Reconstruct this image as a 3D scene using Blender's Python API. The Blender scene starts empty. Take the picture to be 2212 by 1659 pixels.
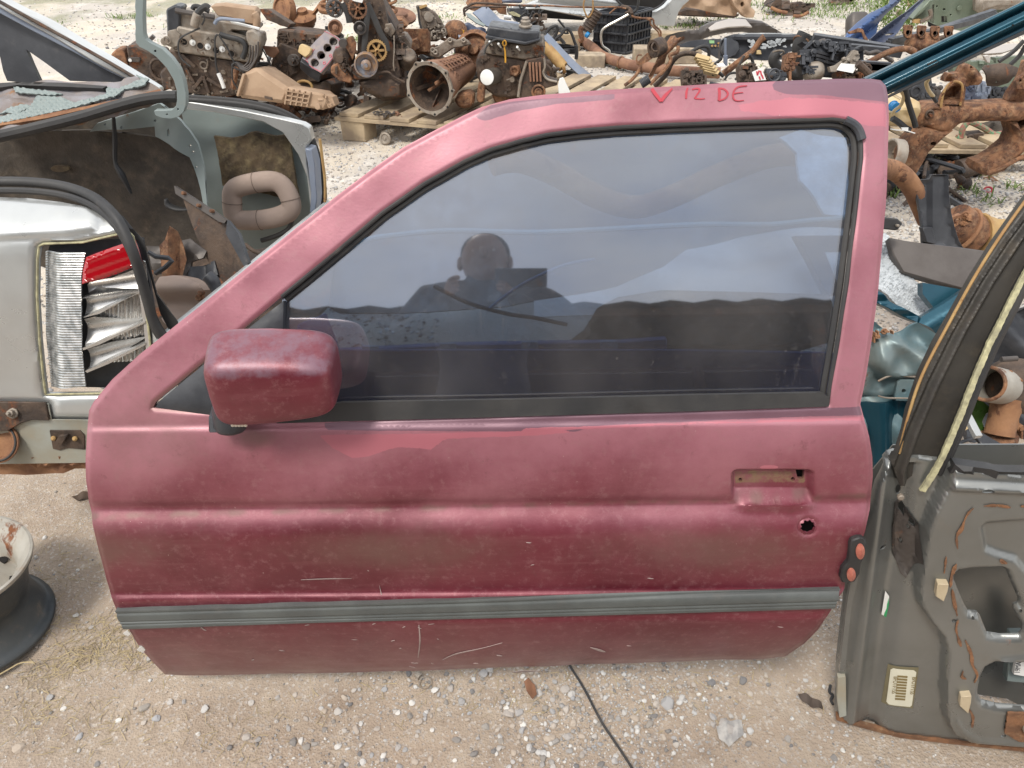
import bpy, bmesh, math, random
import numpy as np
from mathutils import Vector, Matrix
from mathutils.geometry import delaunay_2d_cdt
R = math.radians
random.seed(7); rng = np.random.default_rng(7)
SC = bpy.context.scene
COL = SC.collection

# ------------------------------------------------------------------ camera
FPX, CX, CY, CAMH, PITCH, ROLL = 1603.7, 1106.0, 829.5, 1.45, R(38), R(1.3)
_R = Vector((1, 0, 0)); _F = Vector((0, math.cos(PITCH), -math.sin(PITCH))); _U = Vector((0, math.sin(PITCH), math.cos(PITCH)))
UPV = _R*math.sin(ROLL) + _U*math.cos(ROLL)
RTV = _R*math.cos(ROLL) - _U*math.sin(ROLL)
CAM = Vector((0, 0, CAMH))
cam_d = bpy.data.cameras.new('camera'); cam = bpy.data.objects.new('camera', cam_d); COL.objects.link(cam)
cam_d.sensor_width = 36; cam_d.lens = 36*FPX/2212; cam_d.clip_start = 0.02; cam_d.clip_end = 500
mw = Matrix((RTV, UPV, -_F)).transposed().to_4x4(); mw.translation = CAM
cam.matrix_world = mw
SC.camera = cam

# ------------------------------------------------------------------ light
SUN_EL, SUN_AZ, SUN_STR, SUN_ANG = 60, 215, 1.5, 12     # azimuth: where the sun stands, clockwise from +y
SKY_STR, CLOUD = 0.12, 8.5
EXPOSURE = 0.78
w = bpy.data.worlds.new('World'); SC.world = w; w.use_nodes = True
nt = w.node_tree; nt.nodes.clear()
out = nt.nodes.new('ShaderNodeOutputWorld'); bg = nt.nodes.new('ShaderNodeBackground')
sky = nt.nodes.new('ShaderNodeTexSky'); sky.sky_type = 'NISHITA'; sky.sun_disc = False
sky.sun_elevation = R(SUN_EL); sky.sun_rotation = R(SUN_AZ); sky.dust_density = 2.0
tc = nt.nodes.new('ShaderNodeTexCoord'); mp = nt.nodes.new('ShaderNodeMapping'); mp.inputs['Scale'].default_value = (1, 1, 2.2)
nz = nt.nodes.new('ShaderNodeTexNoise'); nz.inputs['Scale'].default_value = 2.2; nz.inputs['Detail'].default_value = 7; nz.inputs['Roughness'].default_value = .55
cr = nt.nodes.new('ShaderNodeValToRGB'); cr.color_ramp.elements[0].position = .34; cr.color_ramp.elements[0].color = (.35, .35, .35, 1); cr.color_ramp.elements[1].position = .66
mx = nt.nodes.new('ShaderNodeMix'); mx.data_type = 'RGBA'; mx.inputs['B'].default_value = (CLOUD, CLOUD*.985, CLOUD*.965, 1)
nt.links.new(tc.outputs['Generated'], mp.inputs['Vector']); nt.links.new(mp.outputs[0], nz.inputs['Vector']); nt.links.new(nz.outputs[0], cr.inputs[0])
nt.links.new(cr.outputs[0], mx.inputs['Factor']); nt.links.new(sky.outputs[0], mx.inputs['A']); nt.links.new(mx.outputs['Result'], bg.inputs[0])
bg.inputs[1].default_value = SKY_STR; nt.links.new(bg.outputs[0], out.inputs[0])
sl = bpy.data.lights.new('sun', 'SUN'); sl.energy = SUN_STR; sl.angle = R(SUN_ANG); sl.color = (1, .95, .87)
so = bpy.data.objects.new('sun', sl); COL.objects.link(so)
sd = Vector((math.sin(R(SUN_AZ))*math.cos(R(SUN_EL)), math.cos(R(SUN_AZ))*math.cos(R(SUN_EL)), math.sin(R(SUN_EL))))
so.rotation_euler = sd.to_track_quat('Z', 'Y').to_euler(); so.location = (0, 0, 8)
SC.view_settings.view_transform = 'Standard'; SC.view_settings.look = 'None'; SC.view_settings.gamma = 1
SC.view_settings.exposure = EXPOSURE; SC.view_settings.use_curve_mapping = False
SC.cycles.max_bounces = 8; SC.cycles.transparent_max_bounces = 16

# ------------------------------------------------------------------ picking points in the place
def ray(u, v):
    return _F + RTV*((u-CX)/FPX) + UPV*((CY-v)/FPX)
def Yp(u, v, y):
    d = ray(u, v); return CAM + d*(y/d.y)
def Zp(u, v, z=0.0):
    d = ray(u, v); return CAM + d*((z-CAMH)/d.z)
def mpx(p):                       # metres per unit of picture at a point
    return (Vector(p)-CAM).dot(_F)/FPX
def tf(kx, ox, ky=None, oy=0.0):
    ky = ky or kx
    def f(*pts):
        r = [(ox+p[0]*kx, oy+p[1]*ky)+tuple(p[2:]) for p in pts]
        return r if len(r) > 1 else r[0]
    return f
ZA = tf(.175, 0); ZB = tf(.225, 276.5); ZC = tf(.225, 718.9); ZD = tf(.225, 1161.3); ZE = tf(.275, 1603.7)
ZF = tf(.2333, 1824.9, oy=110.6); ZG = tf(.3, 1824.9, oy=442.4); YA = tf(1/3, 0, oy=221.2); YB = tf(1/3, 0, oy=719)
YE = tf(.4333, 1769.6, oy=940); YF = tf(1/3, 1437.8, oy=884.8); XA = tf(.175, 1824.9); XB = tf(.25, 1382.5); XC = tf(1/3, 0, oy=497.7)
XD = tf(.25, 829.5); XE = tf(.4, 1990.8, oy=442.4); XF = tf(.3, 0, oy=1050.7); GL = tf(.6, 553, oy=221.2)

class Plane:
    """a real plane in the yard: through the point seen at (u,v) standing y metres away, leaning back by tilt, turned by yaw"""
    def __init__(s, u, v, y, yaw=0, tilt=0):
        s.o = Yp(u, v, y); a, t = R(yaw), R(tilt)
        s.n = Vector((math.sin(a)*math.cos(t), -math.cos(a)*math.cos(t), math.sin(t)))
    def p(s, u, v, off=0.0):
        d = ray(u, v); t = ((s.o + s.n*off - CAM).dot(s.n))/d.dot(s.n); return CAM + d*t
    def map(s, us, vs, off=0.0):
        P = [s.p(a, b) for a, b in zip(us, vs)]
        P = np.array(P); N = np.tile(np.array(s.n), (len(P), 1))
        off = np.broadcast_to(off, len(P))
        return P + N*off[:, None], N
class Prof:
    """a bodywork surface: constant section along its length, lean angle given from row to row"""
    def __init__(s, u0, y0, yaw, rows, smooth=4.0):
        v = np.arange(rows[0][0], rows[-1][0]-1, -1.0)        # from the lowest row up
        rv = np.array([r[0] for r in rows])[::-1]; rt = np.array([r[1] for r in rows])[::-1]
        tl = np.interp(v, rv, rt)
        k = int(smooth*3); kern = np.exp(-(np.arange(-k, k+1)/smooth)**2/2); kern /= kern.sum()
        tl = np.convolve(np.pad(tl, k, 'edge'), kern, 'valid')
        ys = [y0]; p = Yp(u0, v[0], y0); zs = [p.z]
        for i in range(1, len(v)):
            T_ = math.tan(R(tl[i])); d = ray(u0, v[i]); sl_ = d.z/d.y
            y = (ys[-1] + T_*(CAMH-zs[-1]))/(1-T_*sl_); ys.append(y); zs.append(CAMH+sl_*y)
        s.z = np.array(zs); s.y = np.array(ys); o = np.argsort(s.z); s.z = s.z[o]; s.y = s.y[o]
        s.sl = np.gradient(s.y, s.z); s.yaw = R(yaw)
        s.h = np.array((math.sin(s.yaw), -math.cos(s.yaw), 0)); s.x0 = Yp(u0, v[0], y0).x
    def _f(s, P):
        yy = -((P[:, 0]-s.x0)*s.h[0] + (P[:, 1])*s.h[1])/math.cos(s.yaw)
        z = P[:, 2]; pr = np.interp(z, s.z, s.y)
        pr = np.where(z > s.z[-1], s.y[-1]+(z-s.z[-1])*s.sl[-1], pr); pr = np.where(z < s.z[0], s.y[0]+(z-s.z[0])*s.sl[0], pr)
        return yy-pr
    def map(s, us, vs, off=0.0):
        us = np.atleast_1d(np.array(us, float)); vs = np.atleast_1d(np.array(vs, float))
        D = np.array(_F)[None, :] + np.outer((us-CX)/FPX, np.array(RTV)) + np.outer((CY-vs)/FPX, np.array(UPV))
        C = np.array(CAM); lo = np.full(len(us), .2); hi = np.full(len(us), 6.0)
        for _ in range(34):
            m = (lo+hi)/2; f = s._f(C+D*m[:, None]); hi = np.where(f > 0, m, hi); lo = np.where(f > 0, lo, m)
        P = C + D*((lo+hi)/2)[:, None]
        sl_ = np.interp(P[:, 2], s.z, s.sl)
        N = np.stack([np.full(len(us), s.h[0]), np.full(len(us), s.h[1]), sl_], 1); N /= np.linalg.norm(N, axis=1)[:, None]
        return P + N*np.broadcast_to(off, len(us))[:, None], N
    def p(s, u, v, off=0.0):
        return Vector(s.map([u], [v], off)[0][0])

# ------------------------------------------------------------------ shapes (verts, faces)
def join(*ms):
    V, Fc, n = [], [], 0
    for v, f in ms:
        V.append(np.asarray(v, float)); Fc += [tuple(i+n for i in q) for q in f]; n += len(v)
    return np.concatenate(V), Fc
def inpoly(x, y, poly):
    P = np.array(poly)[:, :2]; r = np.zeros(len(x), bool); j = len(P)-1
    for i in range(len(P)):
        xi, yi, xj, yj = P[i][0], P[i][1], P[j][0], P[j][1]
        if yi != yj:
            r ^= ((yi > y) != (yj > y)) & (x < (xj-xi)*(y-yi)/(yj-yi)+xi)
        j = i
    return r
def sdist(x, y, poly):            # signed distance, positive inside
    P = np.array(poly, float)[:, :2]; d = np.full(len(x), 1e9)
    for i in range(len(P)):
        a = P[i-1]; b = P[i]; ab = b-a; L = (ab**2).sum()+1e-12
        t = np.clip(((x-a[0])*ab[0]+(y-a[1])*ab[1])/L, 0, 1)
        d = np.minimum(d, np.hypot(x-a[0]-t*ab[0], y-a[1]-t*ab[1]))
    return np.where(inpoly(x, y, poly), d, -d)
def sm(x, a, b):
    t = np.clip((x-a)/(b-a), 0, 1); return t*t*(3-2*t)
def dens(poly, step, closed=True):
    o = []; n = len(poly)
    for i in range(n if closed else n-1):
        a, b = poly[i], poly[(i+1) % n]; L = math.hypot(b[0]-a[0], b[1]-a[1]); k = max(1, int(L/step))
        for j in range(k): o.append((a[0]+(b[0]-a[0])*j/k, a[1]+(b[1]-a[1])*j/k))
    if not closed: o.append(tuple(poly[-1][:2]))
    return o
def cat(pts, k=6, closed=False):  # Catmull-Rom through points of any dimension
    P = [np.array(p, float) for p in pts]; n = len(P); o = []
    rngi = range(n) if closed else range(n-1)
    for i in rngi:
        p0 = P[(i-1) % n] if closed or i > 0 else P[0]; p1 = P[i]; p2 = P[(i+1) % n]; p3 = P[(i+2) % n] if closed or i+2 < n else P[n-1]
        for j in range(k):
            t = j/k; o.append(.5*((2*p1)+(p2-p0)*t+(2*p0-5*p1+4*p2-p3)*t*t+(3*p1-p0-3*p2+p3)*t**3))
    if not closed: o.append(P[-1])
    return [tuple(q) for q in o]
def ell(u, v, ru, rv=None, n=20, a0=0.0):
    rv = rv or ru; return [(u+ru*math.cos(a0+2*math.pi*i/n), v+rv*math.sin(a0+2*math.pi*i/n)) for i in range(n)]
def rrect(x0, y0, x1, y1, r, n=4):
    o = []
    for cx, cy, a in ((x1-r, y0+r, -90), (x1-r, y1-r, 0), (x0+r, y1-r, 90), (x0+r, y0+r, 180)):
        for i in range(n+1): o.append((cx+r*math.cos(R(a+90*i/n)), cy+r*math.sin(R(a+90*i/n))))
    return o
def sheet(outline, sf, th=.004, step=None, stepv=None, holes=(), off=0.0, offf=None, extra=None, dstep=None, gmin=0):
    dd = dstep or (step or 40)
    loops = [dens(outline, dd)] + [dens(h, max(2.0, dd/2)) for h in holes]
    V, E = [], []
    for lp in loops:
        n = len(V); V += [(float(p[0]), float(p[1])) for p in lp]; E += [(n+i, n+(i+1) % len(lp)) for i in range(len(lp))]
    if step:
        sv = stepv or step; O = np.array(outline)
        gx, gy = np.meshgrid(np.arange(O[:, 0].min()+step/2, O[:, 0].max(), step), np.arange(O[:, 1].min()+sv/2, O[:, 1].max(), sv))
        gx = gx.ravel()+rng.uniform(-.05, .05, gx.size); gy = gy.ravel()
        if gmin:
            k = (sdist(gx, gy, loops[0]) > gmin)
            if holes: k &= sdist(gx, gy, loops[1]) < -gmin
            gx = gx[k]; gy = gy[k]
        if extra is not None: gx = np.concatenate([gx, extra[0]]); gy = np.concatenate([gy, extra[1]])
        k = sdist(gx, gy, loops[0]) > sv*.35
        for h in loops[1:]: k &= sdist(gx, gy, h) < -sv*.3
        V += list(zip(gx[k].tolist(), gy[k].tolist()))
    r = delaunay_2d_cdt([Vector(v) for v in V], E, [], 0, 1e-5)
    vv = np.array([(a.x, a.y) for a in r[0]]); ff = np.array([f for f in r[2] if len(f) == 3])
    c = vv[ff].mean(1); k = inpoly(c[:, 0], c[:, 1], loops[0])
    for h in loops[1:]: k &= ~inpoly(c[:, 0], c[:, 1], h)
    ff = ff[k]
    o_ = off if offf is None else off+offf(vv[:, 0], vv[:, 1])
    P, N = sf.map(vv[:, 0], vv[:, 1], o_)
    # orient towards the viewer
    a = P[ff[:, 1]]-P[ff[:, 0]]; b = P[ff[:, 2]]-P[ff[:, 0]]; nn = np.cross(a, b); fl = (nn*N[ff[:, 0]]).sum(1) < 0
    ff[fl] = ff[fl][:, ::-1]
    B = P-N*th; n = len(P); F_ = [tuple(q) for q in ff.tolist()]
    ed = {}
    for q in F_:
        for i in range(3):
            e = (q[i], q[(i+1) % 3]); ed[e] = 1
    side = [(e[1], e[0], e[0]+n, e[1]+n) for e in ed if (e[1], e[0]) not in ed]
    F2 = F_ + [tuple(i+n for i in q[::-1]) for q in F_] + side
    return np.concatenate([P, B]), F2, vv
def gridpatch(sf, L_, R_, nu, nv, offf, th=.004):
    ya = np.linspace(L_[0][1], L_[-1][1], nv+1); yb = np.linspace(R_[0][1], R_[-1][1], nv+1); xa = np.interp(ya, [p[1] for p in L_], [p[0] for p in L_]); xb = np.interp(yb, [p[1] for p in R_], [p[0] for p in R_])
    t = np.linspace(0, 1, nu+1)[None]; X = (xa[:, None]*(1-t)+xb[:, None]*t).ravel(); Y = (ya[:, None]*(1-t)+yb[:, None]*t).ravel(); Pp, N = sf.map(X, Y, offf(X, Y)); w_ = nu+1; n = len(Pp)
    F_ = [(j*w_+i, j*w_+i+1, (j+1)*w_+i+1, (j+1)*w_+i) for j in range(nv) for i in range(nu)]; F_ += [tuple(k+n for k in f[::-1]) for f in F_]
    bd = [i for i in range(w_)]+[j*w_+nu for j in range(1, nv+1)]+[nv*w_+i for i in range(nu-1, -1, -1)]+[j*w_ for j in range(nv-1, 0, -1)]
    F_ += [(bd[k], bd[k]+n, bd[(k+1) % len(bd)]+n, bd[(k+1) % len(bd)]) for k in range(len(bd))]; return np.concatenate([Pp, Pp-N*th]), F_
def sh(*a, **k):
    r = sheet(*a, **k); return r[0], r[1]
def slab(pl, outline, off=0.0, th=.05):    # flat-faced solid: outline on the plane, going back by th
    f = [pl.p(u, v, off) for u, v in outline]; b = [q-pl.n*th for q in f]; n = len(f)
    V = np.array(f+b); F_ = [tuple(range(n)), tuple(range(2*n-1, n-1, -1))] + [(i, i+n, (i+1) % n+n, (i+1) % n) for i in range(n)]
    return V, F_
def basis(ax):
    ax = Vector(ax).normalized(); h = Vector((0, 0, 1)) if abs(ax.z) < .9 else Vector((1, 0, 0))
    x = ax.cross(h).normalized(); return x, ax.cross(x).normalized(), ax
def lathe(c, ax, prof, seg=24, lobes=None, close=True):
    x, y, z = basis(ax); c = Vector(c); V = []; F_ = []
    for k, (r, h) in enumerate(prof):
        for i in range(seg):
            a = 2*math.pi*i/seg; rr = r*(1+(lobes(a, k) if lobes else 0)); V.append(c+x*(rr*math.cos(a))+y*(rr*math.sin(a))+z*h)
    m = len(prof)
    for k in range(m-1):
        for i in range(seg): F_.append((k*seg+i, k*seg+(i+1) % seg, (k+1)*seg+(i+1) % seg, (k+1)*seg+i))
    if close:
        if prof[0][0] > 1e-6: F_.append(tuple(range(seg-1, -1, -1)))
        if prof[-1][0] > 1e-6: F_.append(tuple((m-1)*seg+i for i in range(seg)))
    return np.array(V), F_
def cyl(a, b, r, r2=None, seg=16):
    a = Vector(a); b = Vector(b); return lathe(a, b-a, [(r, 0), (r2 if r2 is not None else r, (b-a).length)], seg)
def tube(pts, r, seg=8, k=5, smooth=True, cap=True, flat=1.0):
    P = cat([tuple(p) for p in pts], k) if smooth and len(pts) > 2 else [tuple(p) for p in pts]
    P = [Vector(p) for p in P]; n = len(P)
    rr = [r]*n if np.isscalar(r) else list(np.interp(np.linspace(0, len(r)-1, n), range(len(r)), r))
    x = None; V = []; F_ = []
    for i in range(n):
        t = (P[min(i+1, n-1)]-P[max(i-1, 0)]).normalized()
        if x is None: x, y, _ = basis(t)
        else:
            x = (x-t*x.dot(t)).normalized(); y = t.cross(x)
        for j in range(seg):
            a = 2*math.pi*j/seg; V.append(P[i]+x*(rr[i]*math.cos(a))+y*(rr[i]*flat*math.sin(a)))
    for i in range(n-1):
        for j in range(seg): F_.append((i*seg+j, i*seg+(j+1) % seg, (i+1)*seg+(j+1) % seg, (i+1)*seg+j))
    if cap: F_ += [tuple(range(seg-1, -1, -1)), tuple((n-1)*seg+j for j in range(seg))]
    return np.array(V), F_
def pipe(pts, r, wall=.15, **k):           # open-ended tube: outer and inner wall
    v1, f1 = tube(pts, r, cap=False, **k); r2 = r*(1-wall) if np.isscalar(r) else [q*(1-wall) for q in r]
    v2, f2 = tube(pts, r2, cap=False, **k); seg = k.get('seg', 8); n = len(v1)
    f = f1+[tuple(i+n for i in q[::-1]) for q in f2]
    for j in range(seg):
        j2 = (j+1) % seg; f.append((j, n+j, n+j2, j2)); e = n-seg; f.append((e+j, e+j2, n+e+j2, n+e+j))
    return np.concatenate([v1, v2]), f
def box(c, ex, ey, ez):
    c, ex, ey, ez = map(Vector, (c, ex, ey, ez)); V = [c+ex*i+ey*j+ez*k for i in (-1, 1) for j in (-1, 1) for k in (-1, 1)]
    return np.array(V), [(0, 1, 3, 2), (4, 6, 7, 5), (0, 4, 5, 1), (2, 3, 7, 6), (0, 2, 6, 4), (1, 5, 7, 3)]
def pbox(c, sx, sy, sz, yaw=0):
    a = R(yaw); return box(c, (math.cos(a)*sx/2, math.sin(a)*sx/2, 0), (-math.sin(a)*sy/2, math.cos(a)*sy/2, 0), (0, 0, sz/2))
def bar(a, b, wx, wz, up=(0, 0, 1)):
    a = Vector(a); b = Vector(b); t = (b-a); s_ = t.cross(Vector(up)).normalized(); u_ = s_.cross(t).normalized()
    return box((a+b)/2, t/2, s_*wx/2, u_*wz/2)
def torus(c, ax, R1, r, seg=24, s2=8, sq=1.0, a0=0, a1=2*math.pi):
    x, y, z = basis(ax); c = Vector(c); pts = [c+x*R1*math.cos(a0+(a1-a0)*i/seg)+y*R1*sq*math.sin(a0+(a1-a0)*i/seg) for i in range(seg)]
    V = []; F_ = []
    for i in range(seg):
        a = a0+(a1-a0)*i/seg; d = (x*math.cos(a)+y*sq*math.sin(a)).normalized()
        for j in range(s2):
            b = 2*math.pi*j/s2; V.append(pts[i]+d*(r*math.cos(b))+z*(r*math.sin(b)))
    for i in range(seg):
        for j in range(s2):
            i2 = (i+1) % seg; j2 = (j+1) % s2; F_.append((i*s2+j, i2*s2+j, i2*s2+j2, i*s2+j2))
    return np.array(V), F_
def helix(c, ax, r, h, turns, wr, seg=7):
    x, y, z = basis(ax); c = Vector(c); n = int(turns*14)
    return tube([c+x*(r*math.cos(2*math.pi*turns*i/n))+y*(r*math.sin(2*math.pi*turns*i/n))+z*(h*i/n) for i in range(n+1)], wr, seg=seg, smooth=False)
def gear(c, ax, r, w, teeth=28, holes=5, hub=.22, seg=4):
    """toothed wheel: rim, spokes and hub, open between the spokes"""
    c = Vector(c); ax = Vector(ax).normalized(); x, y, z = basis(ax); ms = []
    n = teeth*4; V = []; F_ = []
    for k, (ri, h) in enumerate([(0, 0), (0, w), (.78, w), (.78, 0)]):
        for i in range(n):
            a = 2*math.pi*i/n
            rr = r*(1.0 if (i % 4) in (0, 1) else .93) if k < 2 else r*ri
            V.append(c+x*(rr*math.cos(a))+y*(rr*math.sin(a))+z*h)
    for k in range(4):
        k2 = (k+1) % 4
        for i in range(n): F_.append((k*n+i, k*n+(i+1) % n, k2*n+(i+1) % n, k2*n+i))
    ms.append((np.array(V), F_)); ms.append(lathe(c, ax, [(hub*r, -.1*w), (hub*r, w*1.15), (hub*.5*r, w*1.3), (hub*.5*r, w*.8)], 14))
    for i in range(holes):
        a = 2*math.pi*i/holes; d = x*math.cos(a)+y*math.sin(a); e = z.cross(d)
        ms.append(box(c+d*(r*.52)+z*w*.5, d*r*.32, e*r*.1, z*w*.32))
    return join(*ms)

# ------------------------------------------------------------------ objects
def mkmesh(name, V, F_, mat, bevel=0, ang=38, smooth=True, bseg=1):
    me = bpy.data.meshes.new(name); me.from_pydata([tuple(v) for v in V], [], F_)
    if len(F_) < 60000:
        bm = bmesh.new(); bm.from_mesh(me); bmesh.ops.recalc_face_normals(bm, faces=bm.faces); bm.to_mesh(me); bm.free()
    if mat: me.materials.append(mat)
    if smooth:
        me.polygons.foreach_set('use_smooth', [True]*len(me.polygons)); me.set_sharp_from_angle(angle=R(ang))
    o = bpy.data.objects.new(name, me); COL.objects.link(o)
    if bevel:
        b = o.modifiers.new('bevel', 'BEVEL'); b.width = bevel; b.segments = bseg; b.limit_method = 'ANGLE'; b.angle_limit = R(35); b.use_clamp_overlap = True
    return o
def tag(o, label=None, cat_=None, group=None, kind=None):
    if label: o['label'] = label
    if cat_: o['category'] = cat_
    if group: o['group'] = group
    if kind: o['kind'] = kind
    return o
class Thing:
    def __init__(s, name, label, cat_, group=None):
        s.name, s.label, s.cat, s.group, s.parts = name, label, cat_, group, []
    def add(s, part, mesh, mat, parent=None, bevel=0.0015, ang=38, label=None, kind=None, attrs=None, bseg=1):
        s.parts.append(dict(part=part, mesh=(mesh[0], mesh[1]), mat=mat, parent=parent, bevel=bevel, ang=ang, label=label, kind=kind, attrs=attrs, bseg=bseg)); return len(s.parts)-1
    def done(s):
        A = np.concatenate([p['mesh'][0] for p in s.parts]); base = Vector((float(A[:, 0].mean()), float(A[:, 1].mean()), float(A[:, 2].min())))
        if len(s.parts) == 1:
            p = s.parts[0]; o = mkmesh(s.name, p['mesh'][0]-np.array(base), p['mesh'][1], p['mat'], p['bevel'], p['ang'], bseg=p['bseg']); o.location = base
            s.objs = [o]; s.root = tag(o, s.label, s.cat, s.group); return s
        e = bpy.data.objects.new(s.name, None); e.empty_display_size = .1; COL.objects.link(e); e.location = base; s.root = tag(e, s.label, s.cat, s.group); s.objs = []
        for p in s.parts:
            o = mkmesh(p['part'], p['mesh'][0]-np.array(base), p['mesh'][1], p['mat'], p['bevel'], p['ang'], bseg=p['bseg'])
            o.parent = e if p['parent'] is None else s.objs[p['parent']]
            if p['label']: o['label'] = p['label']
            if p['kind']: o['kind'] = p['kind']
            if p['attrs']:
                for nm, arr in p['attrs'].items():
                    at = o.data.attributes.new(nm, 'FLOAT', 'POINT'); at.data.foreach_set('value', np.asarray(arr, np.float32))
            s.objs.append(o)
        return s
def one(name, label, cat_, mesh, mat, group=None, bevel=.0015, ang=38):
    t = Thing(name, label, cat_, group); t.add(name, mesh, mat, bevel=bevel, ang=ang); return t.done()
def copies(src, placements, labels=None):
    """src: finished Thing; placements: list of 4x4 matrices in world space"""
    for i, m in enumerate(placements):
        r = src.root.copy(); COL.objects.link(r); r.matrix_world = m
        if labels: r['label'] = labels[i]
        mp_ = {}
        for o in src.objs:
            if o is src.root: continue
            c = o.copy(); COL.objects.link(c); mp_[o] = c; c.parent = r if o.parent is src.root else mp_[o.parent]

# ------------------------------------------------------------------ materials
def M(name, c1, c2=None, sc=6.0, rough=.5, metal=0.0, rust=0.0, rc1=(.20, .075, .03), rc2=(.09, .035, .018), rsc=9.0, dirt=0.0, dc=(.30, .22, .15), bump=.15, bsc=90.0, coat=0.0, spec=.5, streak=1.0, vary=.35, trans=None):
    m = bpy.data.materials.new(name); m.use_nodes = True; t = m.node_tree; N = t.nodes; L = t.links; b = N['Principled BSDF']
    tcn = N.new('ShaderNodeTexCoord'); mpn = N.new('ShaderNodeMapping'); mpn.inputs['Scale'].default_value = (1, 1, streak); L.new(tcn.outputs['Object'], mpn.inputs[0]); V = mpn.outputs[0]
    def noise(s_, det=6, ro=.6, dist=0):
        n = N.new('ShaderNodeTexNoise'); n.inputs['Scale'].default_value = s_; n.inputs['Detail'].default_value = det; n.inputs['Roughness'].default_value = ro; n.inputs['Distortion'].default_value = dist; L.new(V, n.inputs['Vector']); return n.outputs['Fac']
    def rng_(x, a, b_, lo=0.0, hi=1.0):
        r = N.new('ShaderNodeMapRange'); r.interpolation_type = 'SMOOTHSTEP'; r.inputs['From Min'].default_value = a; r.inputs['From Max'].default_value = b_; r.inputs['To Min'].default_value = lo; r.inputs['To Max'].default_value = hi; L.new(x, r.inputs['Value']); return r.outputs['Result']
    def mix(f, A, B):
        n = N.new('ShaderNodeMix'); n.data_type = 'RGBA'; L.new(f, n.inputs['Factor'])
        for s_, x in (('A', A), ('B', B)):
            if isinstance(x, tuple): n.inputs[s_].default_value = (*x, 1)
            else: L.new(x, n.inputs[s_])
        return n.outputs['Result']
    c2 = c2 or tuple(x*(1-vary) for x in c1)
    col = mix(rng_(noise(sc), .35, .65), c1, c2)
    ro = rng_(noise(sc*2.3), .3, .7, max(0, rough-.08), min(1, rough+.1)); rv = ro; mv = None
    if rust > 0:
        rf = rng_(noise(rsc, 10, .68, .4), .68-rust*.42, .74-rust*.42); rcol = mix(rng_(noise(rsc*5, 4, .7), .4, .62), rc1, rc2); col = mix(rf, col, rcol)
        q = N.new('ShaderNodeMix'); L.new(rf, q.inputs['Factor']); L.new(ro, q.inputs['A']); q.inputs['B'].default_value = .92; rv = q.outputs['Result']
        if metal > 0: mv = rng_(rf, 0, 1, metal, 0)
    if dirt > 0:
        df = rng_(noise(sc*1.7+3, 8, .7), .62-dirt*.35, .9-dirt*.25, 0, min(1, .55+dirt*.4)); col = mix(df, col, dc)
    L.new(col, b.inputs['Base Color']); L.new(rv, b.inputs['Roughness'])
    if mv is not None: L.new(mv, b.inputs['Metallic'])
    else: b.inputs['Metallic'].default_value = metal
    b.inputs['Coat Weight'].default_value = coat; b.inputs['Coat Roughness'].default_value = .12; b.inputs['Specular IOR Level'].default_value = spec
    if bump:
        bn = N.new('ShaderNodeBump'); bn.inputs['Strength'].default_value = min(1, bump); bn.inputs['Distance'].default_value = .004; L.new(noise(bsc, 8, .7), bn.inputs['Height']); L.new(bn.outputs[0], b.inputs['Normal'])
    return m
m_rubber = M('black_rubber', (.022, .022, .023), (.04, .038, .036), rough=.55, dirt=.12, dc=(.14, .12, .1), bump=.1)
m_plastic = M('black_plastic', (.025, .027, .032), (.05, .053, .06), rough=.42, dirt=.15, dc=(.2, .17, .14), bump=.1, sc=10)
m_plasticg = M('grey_blue_plastic', (.17, .205, .27), (.22, .25, .31), rough=.45, dirt=.15, bump=.08)
m_rust = M('rusty_steel', (.26, .125, .062), (.085, .042, .026), rough=.85, rust=.38, rc1=(.15, .062, .03), rc2=(.06, .028, .018), rsc=24, dirt=.45, dc=(.42, .27, .155), bump=.9, bsc=90, sc=26)
m_rustd = M('dark_greasy_iron', (.10, .066, .045), (.04, .028, .022), rough=.7, rust=.3, dirt=.3, dc=(.24, .16, .1), bump=.6, bsc=100, sc=16)
m_rusto = M('orange_rust', (.31, .16, .08), (.19, .09, .048), rough=.9, rust=.25, rc1=(.15, .06, .03), rc2=(.08, .04, .025), dirt=.2, dc=(.42, .26, .15), bump=.6, sc=16, rsc=22)
m_alu = M('dirty_aluminium', (.34, .30, .25), (.20, .165, .13), rough=.55, metal=.35, rust=.18, dirt=.4, dc=(.30, .2, .13), bump=.5, sc=14, rsc=16)
m_alud = M('oily_aluminium', (.22, .18, .14), (.09, .07, .055), rough=.6, metal=.2, rust=.22, dirt=.45, dc=(.24, .16, .105), bump=.6, sc=18)
m_beige = M('dusty_cast_alloy', (.40, .28, .185), (.31, .205, .13), rough=.8, dirt=.35, dc=(.42, .30, .2), bump=.4, sc=10)
m_redrust = M('red_dusty_cast', (.28, .15, .09), (.17, .085, .055), rough=.85, dirt=.35, dc=(.38, .22, .14), bump=.5, sc=12)
m_wood = M('weathered_wood', (.42, .34, .24), (.25, .2, .15), rough=.85, dirt=.2, dc=(.3, .23, .16), bump=.5, sc=14, bsc=140)
m_woody = M('pallet_wood', (.44, .345, .225), (.28, .215, .15), rough=.85, dirt=.2, bump=.5, sc=10)
m_silver = M('silver_paint', (.52, .535, .525), (.46, .47, .46), rough=.32, metal=.55, rust=.06, dirt=.12, dc=(.42, .37, .28), bump=.02, coat=.4, sc=4)
m_silverd = M('grimy_silver_paint', (.40, .42, .38), (.36, .34, .27), rough=.5, metal=.25, rust=.12, rc1=(.33, .17, .07), rc2=(.2, .09, .04), dirt=.4, dc=(.40, .31, .2), bump=.1, sc=7)
m_inner = M('grey_primer_paint', (.24, .285, .28), (.21, .25, .24), rough=.5, rust=.05, dirt=.1, bump=.03, sc=5)
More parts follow.
